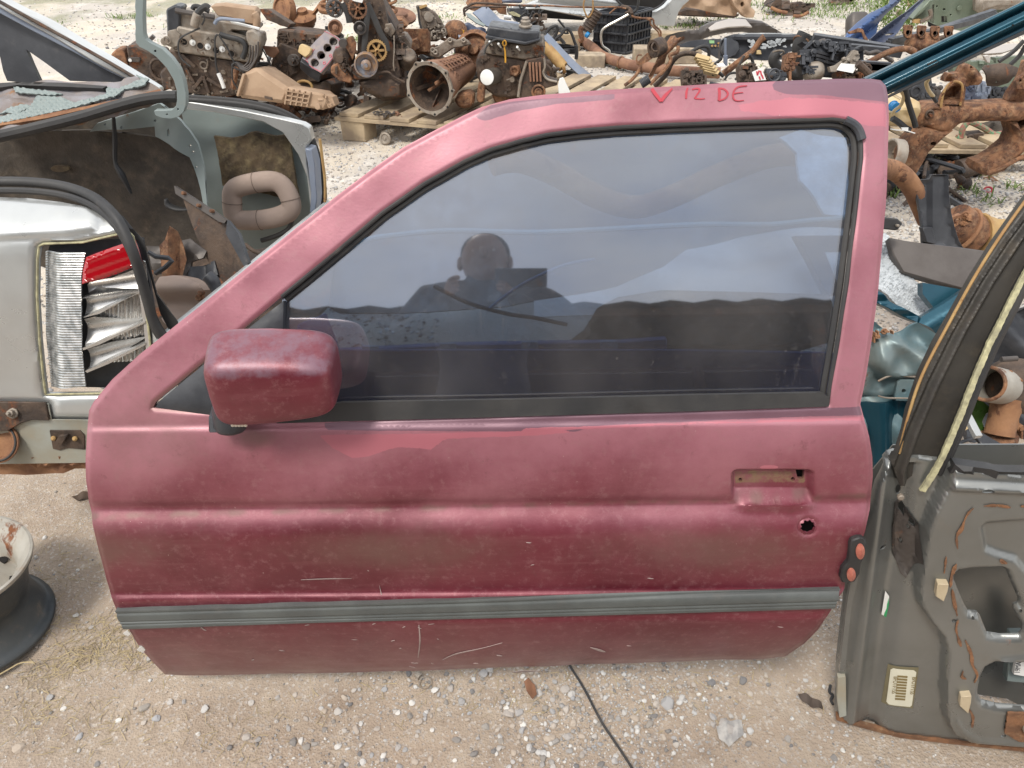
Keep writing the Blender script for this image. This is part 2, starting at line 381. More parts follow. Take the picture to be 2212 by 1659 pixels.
m_felt = M('brown_felt', (.085, .07, .055), (.05, .042, .034), rough=.95, dirt=.4, dc=(.17, .13, .09), bump=1, bsc=60, sc=12)
m_feltr = M('mouldy_felt', (.12, .085, .05), (.06, .045, .03), rough=.95, dirt=.6, dc=(.24, .19, .1), bump=1, bsc=70, sc=18)
m_beigef = M('beige_cloth', (.36, .28, .235), (.31, .24, .2), rough=.95, dirt=.15, dc=(.22, .17, .13), bump=.25, bsc=500, sc=5)
m_chrome = M('chrome_reflector', (.62, .62, .60), (.5, .49, .47), rough=.26, metal=.7, rust=.12, rc1=(.30, .20, .12), rc2=(.2, .13, .08), rsc=18, dirt=.3, dc=(.34, .27, .2), bump=0, sc=14)
m_greyp = M('metallic_grey_paint', (.24, .247, .238), (.195, .2, .19), rough=.33, metal=.65, rust=.10, dirt=.12, dc=(.24, .2, .15), bump=.03, coat=.25, sc=4)
m_clip = M('aged_cream_clip', (.50, .42, .29), (.4, .32, .2), rough=.5, dirt=.3)
m_greyrust = M('rust_stain', (.24, .115, .055), (.13, .065, .035), rough=.9, dirt=.3, dc=(.42, .33, .2), bump=.6, sc=30)
m_teal = M('teal_paint', (.008, .055, .085), (.011, .075, .11), rough=.42, metal=.5, dirt=.1, bump=0, coat=.3, sc=3)
m_tealg = M('faded_teal_paint', (.10, .17, .19), (.17, .205, .20), rough=.45, metal=.3, rust=.14, dirt=.25, dc=(.25, .2, .15), bump=.05, sc=7)
m_blue = M('dusty_blue_paint', (.05, .10, .24), (.07, .095, .16), rough=.4, metal=.3, dirt=.25, dc=(.22, .22, .24), bump=.03, sc=5)
m_blued = M('dark_blue_plastic', (.055, .07, .12), (.075, .085, .12), rough=.45, dirt=.2, bump=.05, sc=8)
m_green = M('green_grey_paint', (.15, .18, .13), (.12, .15, .11), rough=.45, metal=.2, rust=.08, dirt=.2, dc=(.27, .24, .17), bump=.03, sc=5)
m_yrust = M('yellow_heat_rust', (.44, .29, .12), (.32, .18, .07), rough=.7, metal=.2, rust=.25, dirt=.2, bump=.3, sc=12)
m_shelf = M('peeling_shelf_paint', (.25, .24, .255), (.17, .135, .115), rough=.6, rust=.3, rc1=(.30, .17, .09), rc2=(.16, .09, .06), rsc=6, dirt=.3, dc=(.33, .25, .18), bump=.3, sc=9)
m_navy = M('navy_sheet_metal', (.04, .07, .20), (.03, .055, .15), rough=.45, metal=.2, dirt=.15, bump=.05)
m_white = M('white_plastic', (.74, .74, .72), (.66, .66, .63), rough=.5, dirt=.05, bump=.03)
m_cream = M('translucent_cream_plastic', (.58, .44, .23), (.50, .36, .18), rough=.35, dirt=.1, bump=.05, spec=.5)
m_insul = M('white_insulation_felt', (.54, .57, .59), (.40, .43, .45), rough=.95, dirt=.12, dc=(.4, .38, .34), bump=1, bsc=70, sc=30)
m_steelp = M('dark_steel_plate', (.10, .088, .08), (.075, .064, .058), rough=.5, metal=.3, rust=.12, dirt=.12, bump=.15, sc=9)
m_chromepipe = M('bright_pipe', (.62, .6, .55), (.5, .47, .42), rough=.3, metal=.8, dirt=.1, bump=.05)
m_red = M('red_paint_mark', (.50, .035, .055), (.38, .04, .06), rough=.6, bump=.05)
m_yellow = M('yellow_plastic', (.65, .33, .03), rough=.5, dirt=.2, bump=.05)
m_hole = M('dark_cavity', (.012, .01, .009), rough=.9, bump=0)
m_gasket = M('blue_grey_gasket', (.23, .21, .23), (.3, .25, .24), rough=.6, dirt=.3, dc=(.4, .35, .28), bump=.2, sc=30)
m_pink = M('pink_sealant', (.60, .14, .18), rough=.6, bump=.1)
m_wheel = M('cream_wheel_paint', (.42, .40, .35), (.33, .31, .27), rough=.5, metal=.2, rust=.22, dirt=.35, dc=(.34, .24, .15), bump=.2, sc=14)
m_wheeld = M('dark_wheel_barrel', (.035, .045, .055), (.07, .075, .075), rough=.4, metal=.3, dirt=.2, rust=.05, bump=.15, sc=7)
m_bluecap = M('blue_cap', (.02, .22, .5), rough=.4, bump=0)
m_skin = M('skin', (.25, .13, .08), rough=.5, bump=0)
m_shirt = M('dark_shirt', (.03, .035, .05), rough=.9, bump=.2)
m_jeans = M('dark_jeans', (.03, .04, .07), rough=.9, bump=.2)
m_pale = M('pale_dusty_paint', (.50, .46, .42), (.42, .40, .38), rough=.4, metal=.2, dirt=.25, bump=.03, sc=4)
m_concrete = M('pale_stone', (.45, .43, .40), (.3, .29, .28), rough=.9, bump=.4, sc=60)
m_leafgreen = M('green_leaf', (.10, .17, .03), (.16, .22, .05), rough=.6, bump=0, sc=30)
m_straw = M('dry_straw', (.46, .37, .21), (.32, .25, .14), rough=.8, bump=0, sc=30)
m_lime = M('chalky_yellow_line', (.50, .47, .28), (.30, .28, .18), rough=.85, dirt=.25, dc=(.12, .11, .08), bump=.4, sc=60)

def m_doorpaint():
    m = bpy.data.materials.new('faded_red_paint'); m.use_nodes = True; t = m.node_tree; N = t.nodes; L = t.links; b = N['Principled BSDF']
    tcn = N.new('ShaderNodeTexCoord'); V = tcn.outputs['Object']
    def noise(s_, det=6, ro=.6, sx=None):
        n = N.new('ShaderNodeTexNoise'); n.inputs['Scale'].default_value = s_; n.inputs['Detail'].default_value = det; n.inputs['Roughness'].default_value = ro
        if sx:
            q = N.new('ShaderNodeMapping'); q.inputs['Scale'].default_value = sx; L.new(V, q.inputs[0]); L.new(q.outputs[0], n.inputs['Vector'])
        else: L.new(V, n.inputs['Vector'])
        return n.outputs['Fac']
    def rg(x, a, b_, lo=0.0, hi=1.0):
        r = N.new('ShaderNodeMapRange'); r.interpolation_type = 'SMOOTHSTEP'
        for k, q in (('From Min', a), ('From Max', b_), ('To Min', lo), ('To Max', hi)): r.inputs[k].default_value = q
        L.new(x, r.inputs['Value']); return r.outputs['Result']
    def mix(f, A, B):
        n = N.new('ShaderNodeMix'); n.data_type = 'RGBA'; L.new(f, n.inputs['Factor'])
        for s_, x in (('A', A), ('B', B)):
            if isinstance(x, tuple): n.inputs[s_].default_value = (*x, 1)
            else: L.new(x, n.inputs[s_])
        return n.outputs['Result']
    def at(nm, amp=.35, sc_=30.0, wdt=.05):
        a = N.new('ShaderNodeAttribute'); a.attribute_name = nm
        s1 = N.new('ShaderNodeMath'); s1.operation = 'MULTIPLY_ADD'; L.new(noise(sc_, 8, .7), s1.inputs[0]); s1.inputs[1].default_value = amp; L.new(a.outputs['Fac'], s1.inputs[2])
        return rg(s1.outputs[0], .5+amp/2-wdt, .5+amp/2+wdt)
    col = mix(rg(noise(3.2, 5, .55), .38, .62), (.165, .020, .036), (.125, .012, .024))
    col = mix(rg(noise(9, 8, .7), .45, .8, 0, .5), col, (.26, .07, .09))
    col = mix(rg(noise(5, 7, .65, (1, 1, .35)), .54, .78, 0, .35), col, (.17, .05, .055))     # dusty film
    col = mix(rg(noise(4, 6, .7, (1.2, 1, 14)), .5, .72, 0, .22), col, (.30, .12, .13))
    col = mix(at('fade_sheen', .5, 12, .35), col, (.39, .155, .19))  # fading together with painted-in sky sheen
    col = mix(rg(noise(70, 9, .75), .50, .68, 0, .38), col, (.33, .16, .17)); col = mix(rg(noise(42, 9, .8), .56, .70, 0, .45), col, (.13, .045, .045))
    col = mix(at('stain'), col, (.19, .095, .125))
    col = mix(at('fresh_shine', .9, 38, .04), col, (.45, .145, .18))
    dm = N.new('ShaderNodeMath'); dm.operation = 'MULTIPLY'; dm.inputs[1].default_value = .68; L.new(at('dirt', .6, 14, .25), dm.inputs[0]); col = mix(dm.outputs[0], col, (.16, .088, .072))
    col = mix(at('primer', 1.0, 45, .12), col, (.25, .16, .095))
    col = mix(at('white', .5, 70, .03), col, (.7, .7, .66))
    col = mix(rg(noise(150, 3, .6), .745, .77), col, (.45, .32, .30))                     # stone chips
    L.new(col, b.inputs['Base Color'])
    L.new(rg(noise(11, 8, .65), .3, .7, .34, .50), b.inputs['Roughness']); b.inputs['Metallic'].default_value = .35
    b.inputs['Specular IOR Level'].default_value = .5; b.inputs['Coat Weight'].default_value = .55; b.inputs['Coat Roughness'].default_value = .40
    bn = N.new('ShaderNodeBump'); bn.inputs['Strength'].default_value = .12; bn.inputs['Distance'].default_value = .002; L.new(noise(260, 4, .7), bn.inputs['Height']); L.new(bn.outputs[0], b.inputs['Normal'])
    return m
m_door = m_doorpaint()
def m_glassy():
    m = bpy.data.materials.new('dusty_tinted_glass'); m.use_nodes = True; t = m.node_tree; N = t.nodes; L = t.links; N.remove(N['Principled BSDF'])
    o = N['Material Output']; tr = N.new('ShaderNodeBsdfTransparent'); tr.inputs[0].default_value = (.42, .53, .68, 1)
    gl = N.new('ShaderNodeBsdfGlossy'); gl.inputs['Roughness'].default_value = .03; fr = N.new('ShaderNodeFresnel'); fr.inputs[0].default_value = 1.5
    fm = N.new('ShaderNodeMath'); fm.operation = 'MULTIPLY'; fm.inputs[1].default_value = 5.4; L.new(fr.outputs[0], fm.inputs[0])
    a = N.new('ShaderNodeMixShader'); L.new(fm.outputs[0], a.inputs[0]); L.new(tr.outputs[0], a.inputs[1]); L.new(gl.outputs[0], a.inputs[2])
    df = N.new('ShaderNodeBsdfDiffuse'); df.inputs[0].default_value = (.36, .33, .31, 1)
    tcn = N.new('ShaderNodeTexCoord'); fs = []
    for sc_, a0, a1, hi, sx in ((6, .3, .75, .13, (1, 1, .5)), (90, .58, .66, .07, (1, 1, 1)), (240, .65, .68, .14, (1, 1, .8)), (30, .62, .74, .10, (6, 1, .5))):
        q = N.new('ShaderNodeMapping'); q.inputs['Scale'].default_value = sx; L.new(tcn.outputs['Object'], q.inputs[0])
        n = N.new('ShaderNodeTexNoise'); n.inputs['Scale'].default_value = sc_; n.inputs['Detail'].default_value = 6; L.new(q.outputs[0], n.inputs['Vector'])
        r = N.new('ShaderNodeMapRange'); r.inputs['From Min'].default_value = a0; r.inputs['From Max'].default_value = a1; r.inputs['To Max'].default_value = hi; L.new(n.outputs[0], r.inputs['Value']); fs.append(r.outputs[0])
    x = fs[0]
    for y in fs[1:]:
        mm = N.new('ShaderNodeMath'); mm.operation = 'MAXIMUM'; L.new(x, mm.inputs[0]); L.new(y, mm.inputs[1]); x = mm.outputs[0]
    ad = N.new('ShaderNodeMath'); ad.operation = 'ADD'; ad.inputs[1].default_value = .03; L.new(x, ad.inputs[0])
    c = N.new('ShaderNodeMixShader'); L.new(ad.outputs[0], c.inputs[0]); L.new(a.outputs[0], c.inputs[1]); L.new(df.outputs[0], c.inputs[2]); L.new(c.outputs[0], o.inputs[0])
    return m
m_glass = m_glassy()
m_mould = M('grey_rubber_moulding', (.105, .115, .11), (.075, .082, .08), rough=.55, dirt=.25, dc=(.14, .125, .11), bump=.08, sc=9)
def m_redlens():
    m = bpy.data.materials.new('red_lens'); m.use_nodes = True; b = m.node_tree.nodes['Principled BSDF']; b.inputs['Base Color'].default_value = (.36, .004, .010, 1); b.inputs['Roughness'].default_value = .12; b.inputs['Coat Weight'].default_value = 1; b.inputs['Coat Roughness'].default_value = .05
    n = m.node_tree.nodes.new('ShaderNodeTexNoise'); n.inputs['Scale'].default_value = 40; bn = m.node_tree.nodes.new('ShaderNodeBump'); bn.inputs['Strength'].default_value = .1; m.node_tree.links.new(n.outputs[0], bn.inputs['Height']); m.node_tree.links.new(bn.outputs[0], b.inputs['Normal']); return m
m_lens = m_redlens()
def m_clearlens():
    m = bpy.data.materials.new('clear_ribbed_lens'); m.use_nodes = True; b = m.node_tree.nodes['Principled BSDF']; b.inputs['Base Color'].default_value = (.55, .57, .57, 1); b.inputs['Roughness'].default_value = .22; b.inputs['Metallic'].default_value = .6
    n = m.node_tree.nodes.new('ShaderNodeTexNoise'); n.inputs['Scale'].default_value = 12; r = m.node_tree.nodes.new('ShaderNodeValToRGB'); r.color_ramp.elements[0].color = (.33, .35, .35, 1); r.color_ramp.elements[1].color = (.66, .67, .66, 1); r.color_ramp.elements[0].position = .35; r.color_ramp.elements[1].position = .6
    m.node_tree.links.new(n.outputs[0], r.inputs[0]); m.node_tree.links.new(r.outputs[0], b.inputs['Base Color']); return m
m_clear = m_clearlens()

# ------------------------------------------------------------------ ground
def m_groundf():
    m = bpy.data.materials.new('dusty_ground'); m.use_nodes = True; t = m.node_tree; N = t.nodes; L = t.links; b = N['Principled BSDF']
    g = N.new('ShaderNodeNewGeometry'); V = g.outputs['Position']; sp = N.new('ShaderNodeSeparateXYZ'); L.new(V, sp.inputs[0])
    def noise(s_, det=8, ro=.6):
        n = N.new('ShaderNodeTexNoise'); n.inputs['Scale'].default_value = s_; n.inputs['Detail'].default_value = det; n.inputs['Roughness'].default_value = ro; L.new(V, n.inputs['Vector']); return n.outputs['Fac']
    def rg(x, a, b_, lo=0.0, hi=1.0):
        r = N.new('ShaderNodeMapRange'); r.interpolation_type = 'SMOOTHSTEP'
        for k, q in (('From Min', a), ('From Max', b_), ('To Min', lo), ('To Max', hi)): r.inputs[k].default_value = q
        L.new(x, r.inputs['Value']); return r.outputs['Result']
    def mix(f, A, B, ty='MIX'):
        n = N.new('ShaderNodeMix'); n.data_type = 'RGBA'; n.blend_type = ty
        if isinstance(f, float): n.inputs['Factor'].default_value = f
        else: L.new(f, n.inputs['Factor'])
        for s_, x in (('A', A), ('B', B)):
            if isinstance(x, tuple): n.inputs[s_].default_value = (*x, 1)
            else: L.new(x, n.inputs[s_])
        return n.outputs['Result']
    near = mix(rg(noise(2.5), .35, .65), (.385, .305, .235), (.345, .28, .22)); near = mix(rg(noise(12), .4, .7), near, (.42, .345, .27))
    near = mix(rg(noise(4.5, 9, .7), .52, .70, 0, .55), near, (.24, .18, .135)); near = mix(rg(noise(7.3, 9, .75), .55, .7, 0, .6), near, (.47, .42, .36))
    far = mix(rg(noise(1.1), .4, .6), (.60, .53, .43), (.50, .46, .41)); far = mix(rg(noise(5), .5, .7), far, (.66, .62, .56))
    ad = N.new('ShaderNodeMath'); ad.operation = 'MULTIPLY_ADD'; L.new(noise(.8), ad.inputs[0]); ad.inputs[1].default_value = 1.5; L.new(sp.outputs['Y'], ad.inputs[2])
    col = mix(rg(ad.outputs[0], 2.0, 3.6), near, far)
    vo = N.new('ShaderNodeTexVoronoi'); vo.inputs['Scale'].default_value = 210; L.new(V, vo.inputs['Vector'])
    hs = N.new('ShaderNodeSeparateColor'); L.new(vo.outputs['Color'], hs.inputs[0])
    pale = mix(hs.outputs[1], (.32, .28, .25), (.60, .56, .51))
    col = mix(rg(hs.outputs[0], .80, .82, 0, .55), col, pale)                                # grit
    col = mix(rg(noise(55, 6, .7), .55, .75, 0, .5), col, (.17, .125, .09))
    gr = mix(rg(noise(60), .4, .6), (.10, .13, .04), (.2, .2, .09)); ax = N.new('ShaderNodeMath'); ax.operation = 'MULTIPLY_ADD'; L.new(noise(1.7), ax.inputs[0]); ax.inputs[1].default_value = 5.0; L.new(sp.outputs['Y'], ax.inputs[2])
    col = mix(rg(ax.outputs[0], 9.9, 10.8, 0, .55), col, gr)
    L.new(col, b.inputs['Base Color']); b.inputs['Roughness'].default_value = .95; b.inputs['Specular IOR Level'].default_value = .2
    hh = N.new('ShaderNodeMath'); hh.operation = 'MULTIPLY_ADD'; L.new(noise(38, 9, .7), hh.inputs[0]); hh.inputs[1].default_value = 3.0; L.new(vo.outputs['Distance'], hh.inputs[2])
    bn = N.new('ShaderNodeBump'); bn.inputs['Strength'].default_value = .55; bn.inputs['Distance'].default_value = .006; L.new(hh.outputs[0], bn.inputs['Height']); L.new(bn.outputs[0], b.inputs['Normal'])
    return m
m_ground = m_groundf()
def gz(x, y):
    return .006*np.sin(x*5.1+1.3*np.sin(y*3))*np.cos(y*4.3+x) + .0035*np.sin(x*17+y*9)*np.sin(y*14-x*5)
def make_ground():
    xs = np.concatenate([[-80, -40, -20, -12], np.arange(-8, -1.6, .2), np.arange(-1.6, 2.6, .03), np.arange(2.6, 8, .2), [12, 20, 40, 80]])
    ys = np.concatenate([[-60, -20, -8], np.arange(-3, .5, .25), np.arange(.5, 1.6, .03), np.arange(1.6, 9, .08), [12, 20, 40, 80, 120]])
    X, Y = np.meshgrid(xs, ys); Z_ = gz(X, Y)*np.where((abs(X) < 8) & (Y < 9), 1, 0)
    V = np.stack([X.ravel(), Y.ravel(), Z_.ravel()], 1); w_ = len(xs); F_ = [(j*w_+i, j*w_+i+1, (j+1)*w_+i+1, (j+1)*w_+i) for j in range(len(ys)-1) for i in range(w_-1)]
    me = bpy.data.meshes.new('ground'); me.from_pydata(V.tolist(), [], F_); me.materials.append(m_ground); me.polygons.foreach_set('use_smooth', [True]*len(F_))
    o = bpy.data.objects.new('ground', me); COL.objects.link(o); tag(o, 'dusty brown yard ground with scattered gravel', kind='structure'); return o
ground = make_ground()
def m_stonef():
    m = bpy.data.materials.new('gravel_stone'); m.use_nodes = True; t = m.node_tree; N = t.nodes; L = t.links; b = N['Principled BSDF']
    g = N.new('ShaderNodeNewGeometry'); oi = N.new('ShaderNodeObjectInfo'); ad = N.new('ShaderNodeMath'); ad.operation = 'ADD'; L.new(g.outputs['Random Per Island'], ad.inputs[0]); L.new(oi.outputs['Random'], ad.inputs[1])
    fr = N.new('ShaderNodeMath'); fr.operation = 'FRACT'; L.new(ad.outputs[0], fr.inputs[0])
    r = N.new('ShaderNodeValToRGB'); e = r.color_ramp.elements; e[0].color = (.17, .165, .165, 1); e[1].color = (.62, .60, .56, 1); e[1].position = 1
    for p, c in ((.2, (.30, .27, .235)), (.4, (.34, .34, .345)), (.6, (.42, .35, .28)), (.8, (.46, .45, .435))):
        q = e.new(p); q.color = (*c, 1)
    L.new(fr.outputs[0], r.inputs[0])
    n = N.new('ShaderNodeTexNoise'); n.inputs['Scale'].default_value = 120; L.new(g.outputs['Position'], n.inputs['Vector'])
    x = N.new('ShaderNodeMix'); x.data_type = 'RGBA'; x.blend_type = 'MULTIPLY'; x.inputs['Factor'].default_value = .5; L.new(r.outputs[0], x.inputs['A']); L.new(n.outputs['Color'], x.inputs['B'])
    bc = N.new('ShaderNodeBrightContrast'); L.new(r.outputs[0], bc.inputs[0]); L.new(r.outputs[0], b.inputs['Base Color']); b.inputs['Roughness'].default_value = .85
    return m
m_stone = m_stonef()
bm = bmesh.new(); bmesh.ops.create_icosphere(bm, subdivisions=1, radius=1); ICOV = np.array([v.co[:] for v in bm.verts]); ICOF = np.array([[v.index for v in f.verts] for f in bm.faces]); bm.free()
def stonefield(name, label, n, fx, size):
    X, Y = fx(n); n = len(X); S = size(n); V = np.repeat(ICOV[None], n, 0)*rng.uniform(.72, 1.18, (n, 12, 1))
    sc_ = np.stack([S*rng.uniform(.7, 1.3, n), S*rng.uniform(.6, 1.1, n), S*rng.uniform(.4, .75, n)], 1); V = V*sc_[:, None, :]
    a = rng.uniform(0, 2*math.pi, n); c, s_ = np.cos(a)[:, None], np.sin(a)[:, None]; tl = rng.normal(0, .35, n)[:, None]
    x = V[:, :, 0]; z = V[:, :, 2]; x2 = x*np.cos(tl)+z*np.sin(tl); z2 = -x*np.sin(tl)+z*np.cos(tl); y = V[:, :, 1]
    P = np.stack([x2*c-y*s_+X[:, None], x2*s_+y*c+Y[:, None], z2+(gz(X, Y)+S*.18)[:, None]], 2).reshape(-1, 3)
    Fc = (ICOF[None]+(np.arange(n)*12)[:, None, None]).reshape(-1, 3)
    me = bpy.data.meshes.new(name); me.vertices.add(len(P)); me.vertices.foreach_set('co', P.astype(np.float32).ravel()); me.loops.add(Fc.size); me.loops.foreach_set('vertex_index', Fc.astype(np.int32).ravel())
    me.polygons.add(len(Fc)); me.polygons.foreach_set('loop_start', np.arange(0, Fc.size, 3, dtype=np.int32)); me.polygons.foreach_set('loop_total', np.full(len(Fc), 3, np.int32)); me.update(calc_edges=True); me.materials.append(m_stone)
    o = bpy.data.objects.new(name, me); COL.objects.link(o); tag(o, label, kind='stuff'); return o
def near_xy(n):
    X = rng.uniform(-1.25, 1.25, n); Y = rng.uniform(.45, 1.5, n); cl = np.sin(X*4.7+1)*np.cos(Y*7.3+X*2)+.6*np.sin(X*11-Y*9)
    pr = np.clip(.03+.26*sm(X, -.75, .3)+.34*cl*sm(X, -.8, 0), .015, 1); k = rng.uniform(0, 1, n) < pr; return X[k], Y[k]
stonefield('near_gravel', 'small grey and tan gravel strewn over the dirt in the foreground', 90000, near_xy, lambda n: .0014+.0088*rng.beta(.9, 6.5, n))
def mid_xy(n):
    X = rng.uniform(-2.2, 3.0, n); Y = rng.uniform(1.6, 4.6, n); k = ((X > .75) | (X < -.25)) & (rng.uniform(0, 1, n) < np.where(X < 0, .4, 1)); return X[k], Y[k]
stonefield('yard_gravel', 'grey crushed gravel covering the yard in the middle distance', 62000, mid_xy, lambda n: .004+.011*rng.beta(1.3, 4, n))
def far_xy(n):
    X = rng.uniform(-6, 6, n); Y = rng.uniform(4.4, 9.5, n); cl = np.sin(X*1.7+1)*np.cos(Y*2.3+X); k = rng.uniform(0, 1, n) < np.clip(.55+.5*cl, .1, 1)*np.where(X < -1.2, .3, 1); return X[k], Y[k]
stonefield('far_gravel', 'pale gravel covering the yard behind the scrap', 42000, far_xy, lambda n: .006+.014*rng.beta(1.3, 4, n))
# the larger stones, one by one, as pieces of the ground
bm = bmesh.new(); bmesh.ops.create_icosphere(bm, subdivisions=2, radius=1); I2 = np.array([v.co[:] for v in bm.verts]); I2F = [tuple(v.index for v in f.verts) for f in bm.faces]; bm.free()
stone_me = []
for k in range(9):
    d = np.array([rng.normal(0, 1, 3) for _ in range(7)]); d /= np.linalg.norm(d, axis=1)[:, None]; v = I2.copy()
    for q in d:
        h = v@q; lim = rng.uniform(.55, .85); v -= np.outer(np.maximum(h-lim, 0), q)
    v[:, 2] *= .7; v += rng.normal(0, .02, v.shape)
    me = bpy.data.meshes.new('stone'); me.from_pydata(v.tolist(), [], I2F); me.materials.append(m_stone); stone_me.append(me)
def stone(u, v, px, flat=1.0):
    p = Zp(u, v, 0); s_ = px*mpx(p)/2; o = bpy.data.objects.new('stone', random.choice(stone_me)); COL.objects.link(o)
    o.location = (p.x, p.y, float(gz(np.array(p.x), np.array(p.y)))+s_*.25*flat); o.scale = (s_, s_*random.uniform(.65, 1), s_*random.uniform(.5, .8)*flat); o.rotation_euler = (random.uniform(-.3, .3), random.uniform(-.3, .3), random.uniform(0, 6.28)); o.parent = ground
for u, v, px in [(162, 1326, 15), (320, 1421, 17), (40, 1618, 30), (107, 1505, 22), (170, 1590, 20), (313, 1562, 16), (256, 1556, 17), (311, 1530, 28), (339, 1556, 22), (372, 1455, 16), (195, 1353, 16), (186, 1341, 10), (400, 1520, 14), (370, 1519, 18), (1043, 1455, 24), (770, 1577, 24), (745, 1580, 14), (780, 1565, 16), (815, 1575, 16), (890, 1520, 16), (905, 1560, 22), (860, 1540, 16), (1320, 1549, 16), (1403, 1562, 24), (1440, 1520, 34), (1570, 1572, 42), (1540, 1550, 20), (1100, 1540, 30), (1130, 1562, 18), (1150, 1590, 18), (1080, 1590, 14), (1010, 1555, 16), (985, 1600, 22), (960, 1505, 12), (1180, 1480, 14), (1250, 1530, 18), (1460, 1600, 14), (1500, 1540, 14), (640, 1560, 12), (600, 1510, 14), (1290, 1470, 12), (1740, 1470, 12), (1660, 1480, 12), (1700, 1600, 18), (1640, 1520, 16), (1800, 1640, 18), (560, 1600, 16), (210, 1650, 16), (80, 1560, 12), (136, 1530, 14), (500, 1570, 14), (700, 1540, 16), (680, 1610, 18), (860, 1615, 18), (930, 1640, 18), (1230, 1620, 18), (1330, 1630, 14), (430, 1590, 12)]:
    stone(u, v, px, .8)
for _ in range(238):
    u = random.triangular(430, 2000, 1150); v = random.uniform(1448, 1670); stone(u, v, random.triangular(9, 24, 11))
# ================================================================== the red door
DOOR = Prof(1106, .868, -1.0, [(1480, -22), (1440, -19), (1400, -13), (1370, -7), (1345, -2), (1336, 20), (1330, 14), (1322, 5), (1294, 5), (1288, 30), (1284, 58), (1277, 55), (1273, 4), (1230, 2), (1185, 7), (1158, 16), (1136, 33), (1112, 47), (1094, 44), (1088, 5), (1080, -14), (1070, 8), (1040, 15), (990, 19), (940, 23), (924, 26), (920, 52), (914, 50), (909, 24), (893, 26), (760, 28), (600, 30), (300, 33), (220, 38), (150, 46)], smooth=1.7)
out_pts = [(355, 1462), (330, 1435), (300, 1400), (272, 1355), (250, 1320), (243, 1303), (228, 1255), (210, 1190), (197, 1133), (195, 1108), (189, 1085), (184, 1040), (183, 990), (185, 930), (190, 888), (200, 869), (240, 820), (300, 765), (365, 713), (450, 645), (540, 572), (640, 490), (720, 427), (800, 367), (870, 317), (940, 279), (1000, 248), (1040, 230), (1100, 213), (1170, 203), (1250, 196), (1400, 187), (1600, 176), (1800, 168), (1885, 167), (1906, 170), (1917, 182), (1921, 205), (1922, 250), (1921, 330), (1915, 450), (1900, 620), (1885, 740), (1870, 830), (1861, 875), (1869, 905), (1880, 945), (1887, 990), (1888, 1031), (1883, 1075), (1881, 1100), (1871, 1151), (1856, 1195), (1828, 1255), (1826, 1272), (1804, 1312), (1771, 1361), (1738, 1395), (1698, 1423), (1650, 1427), (1230, 1440), (820, 1455), (400, 1464)]
win = [(607, 900), (328, 882), (334, 870), (400, 815), (470, 757), (540, 698), (607, 641), (661, 597), (733, 537), (823, 461), (913, 398), (1003, 347), (1060, 322), (1123, 304), (1183, 290), (1253, 281), (1333, 274), (1450, 268), (1573, 263), (1700, 259), (1800, 256), (1832, 262), (1852, 279), (1861, 302), (1862, 341), (1849, 461), (1831, 611), (1813, 731), (1795, 835), (1789, 876), (1500, 885), (1100, 897), (800, 905)]
rec = rrect(1580, 1015, 1760, 1082, 14)
key = [(1746+(17 if i % 4 < 2 else 14.5)*math.cos(2*math.pi*i/36), 1139+(17 if i % 4 < 2 else 14.5)*.92*math.sin(2*math.pi*i/36)) for i in range(36)]
latch_hole = YF((867, 422), (925, 420), (916, 487), (880, 487))
scr1 = ell(1606, 1050, 4.5, n=10); scr2 = ell(1721, 1048, 4.5, n=10)
def door_off(x, y):
    s_ = sdist(x, y, rec); o = -.017*sm(s_, -3, 13)
    sl_ = sm(x, 1560, 1590)*(1-sm(x, 1755, 1785)); o += .012*np.exp(-((x-1670)/75)**4)*np.exp(-((y-1090)/12)**2)   # metal under the pocket carried over the crease
    o += -.0035*np.exp(-((np.hypot(x-1746, (y-1139)/.92)-20)/4.0)**2)
    e = sdist(x, y, out_pts); o += -.0035*(1-sm(e, 0, 13))                   # folded edge all round
    w_ = -sdist(x, y, win); o += -.003*(1-sm(w_, 0, 9))                    # edge turned in at the window
    o += .0009*np.sin(x/61+y/37)*np.sin(y/53-x/90)+.0006*np.sin(x/23)*np.sin(y/31)  # dents
    return o
ex_ = np.meshgrid(np.arange(1572, 1770, 4.0), np.arange(1006, 1096, 3.0)); ex2 = np.meshgrid(np.arange(1718, 1775, 3.5), np.arange(1112, 1166, 3.5))
edge_x = []
for dd, PL_ in [(q, p) for q in (3.0, 6.5, 10.0, 13.5) for p in (out_pts, win)]:
    g = np.array(dens(PL_, 5)); n_ = len(g); t_ = np.roll(g, -1, 0)-np.roll(g, 1, 0); t_ /= np.linalg.norm(t_, axis=1)[:, None]
    for sgn in (1, -1):
        q = g+np.stack([-t_[:, 1], t_[:, 0]], 1)*dd*sgn; edge_x.append(q[inpoly(q[:, 0], q[:, 1], out_pts) & ~inpoly(q[:, 0], q[:, 1], win)])
edge_x = np.concatenate(edge_x)
extra = (np.concatenate([ex_[0].ravel(), ex2[0].ravel(), edge_x[:, 0]]), np.concatenate([ex_[1].ravel(), ex2[1].ravel(), edge_x[:, 1]]))
V, F_, uv = sheet(out_pts, DOOR, th=.006, step=13, stepv=4.2, holes=[win, key, latch_hole, scr1, scr2], offf=door_off, extra=extra, dstep=5, gmin=15)
x, y = uv[:, 0], uv[:, 1]; nse = np.sin(x/17)*np.cos(y/13)+.5*np.sin(x/7+y/9)
def blob(poly, soft=8, X=None, Y=None): return .5+.5*np.clip(sdist(x if X is None else X, y if Y is None else Y, poly)/soft, -1, 1)
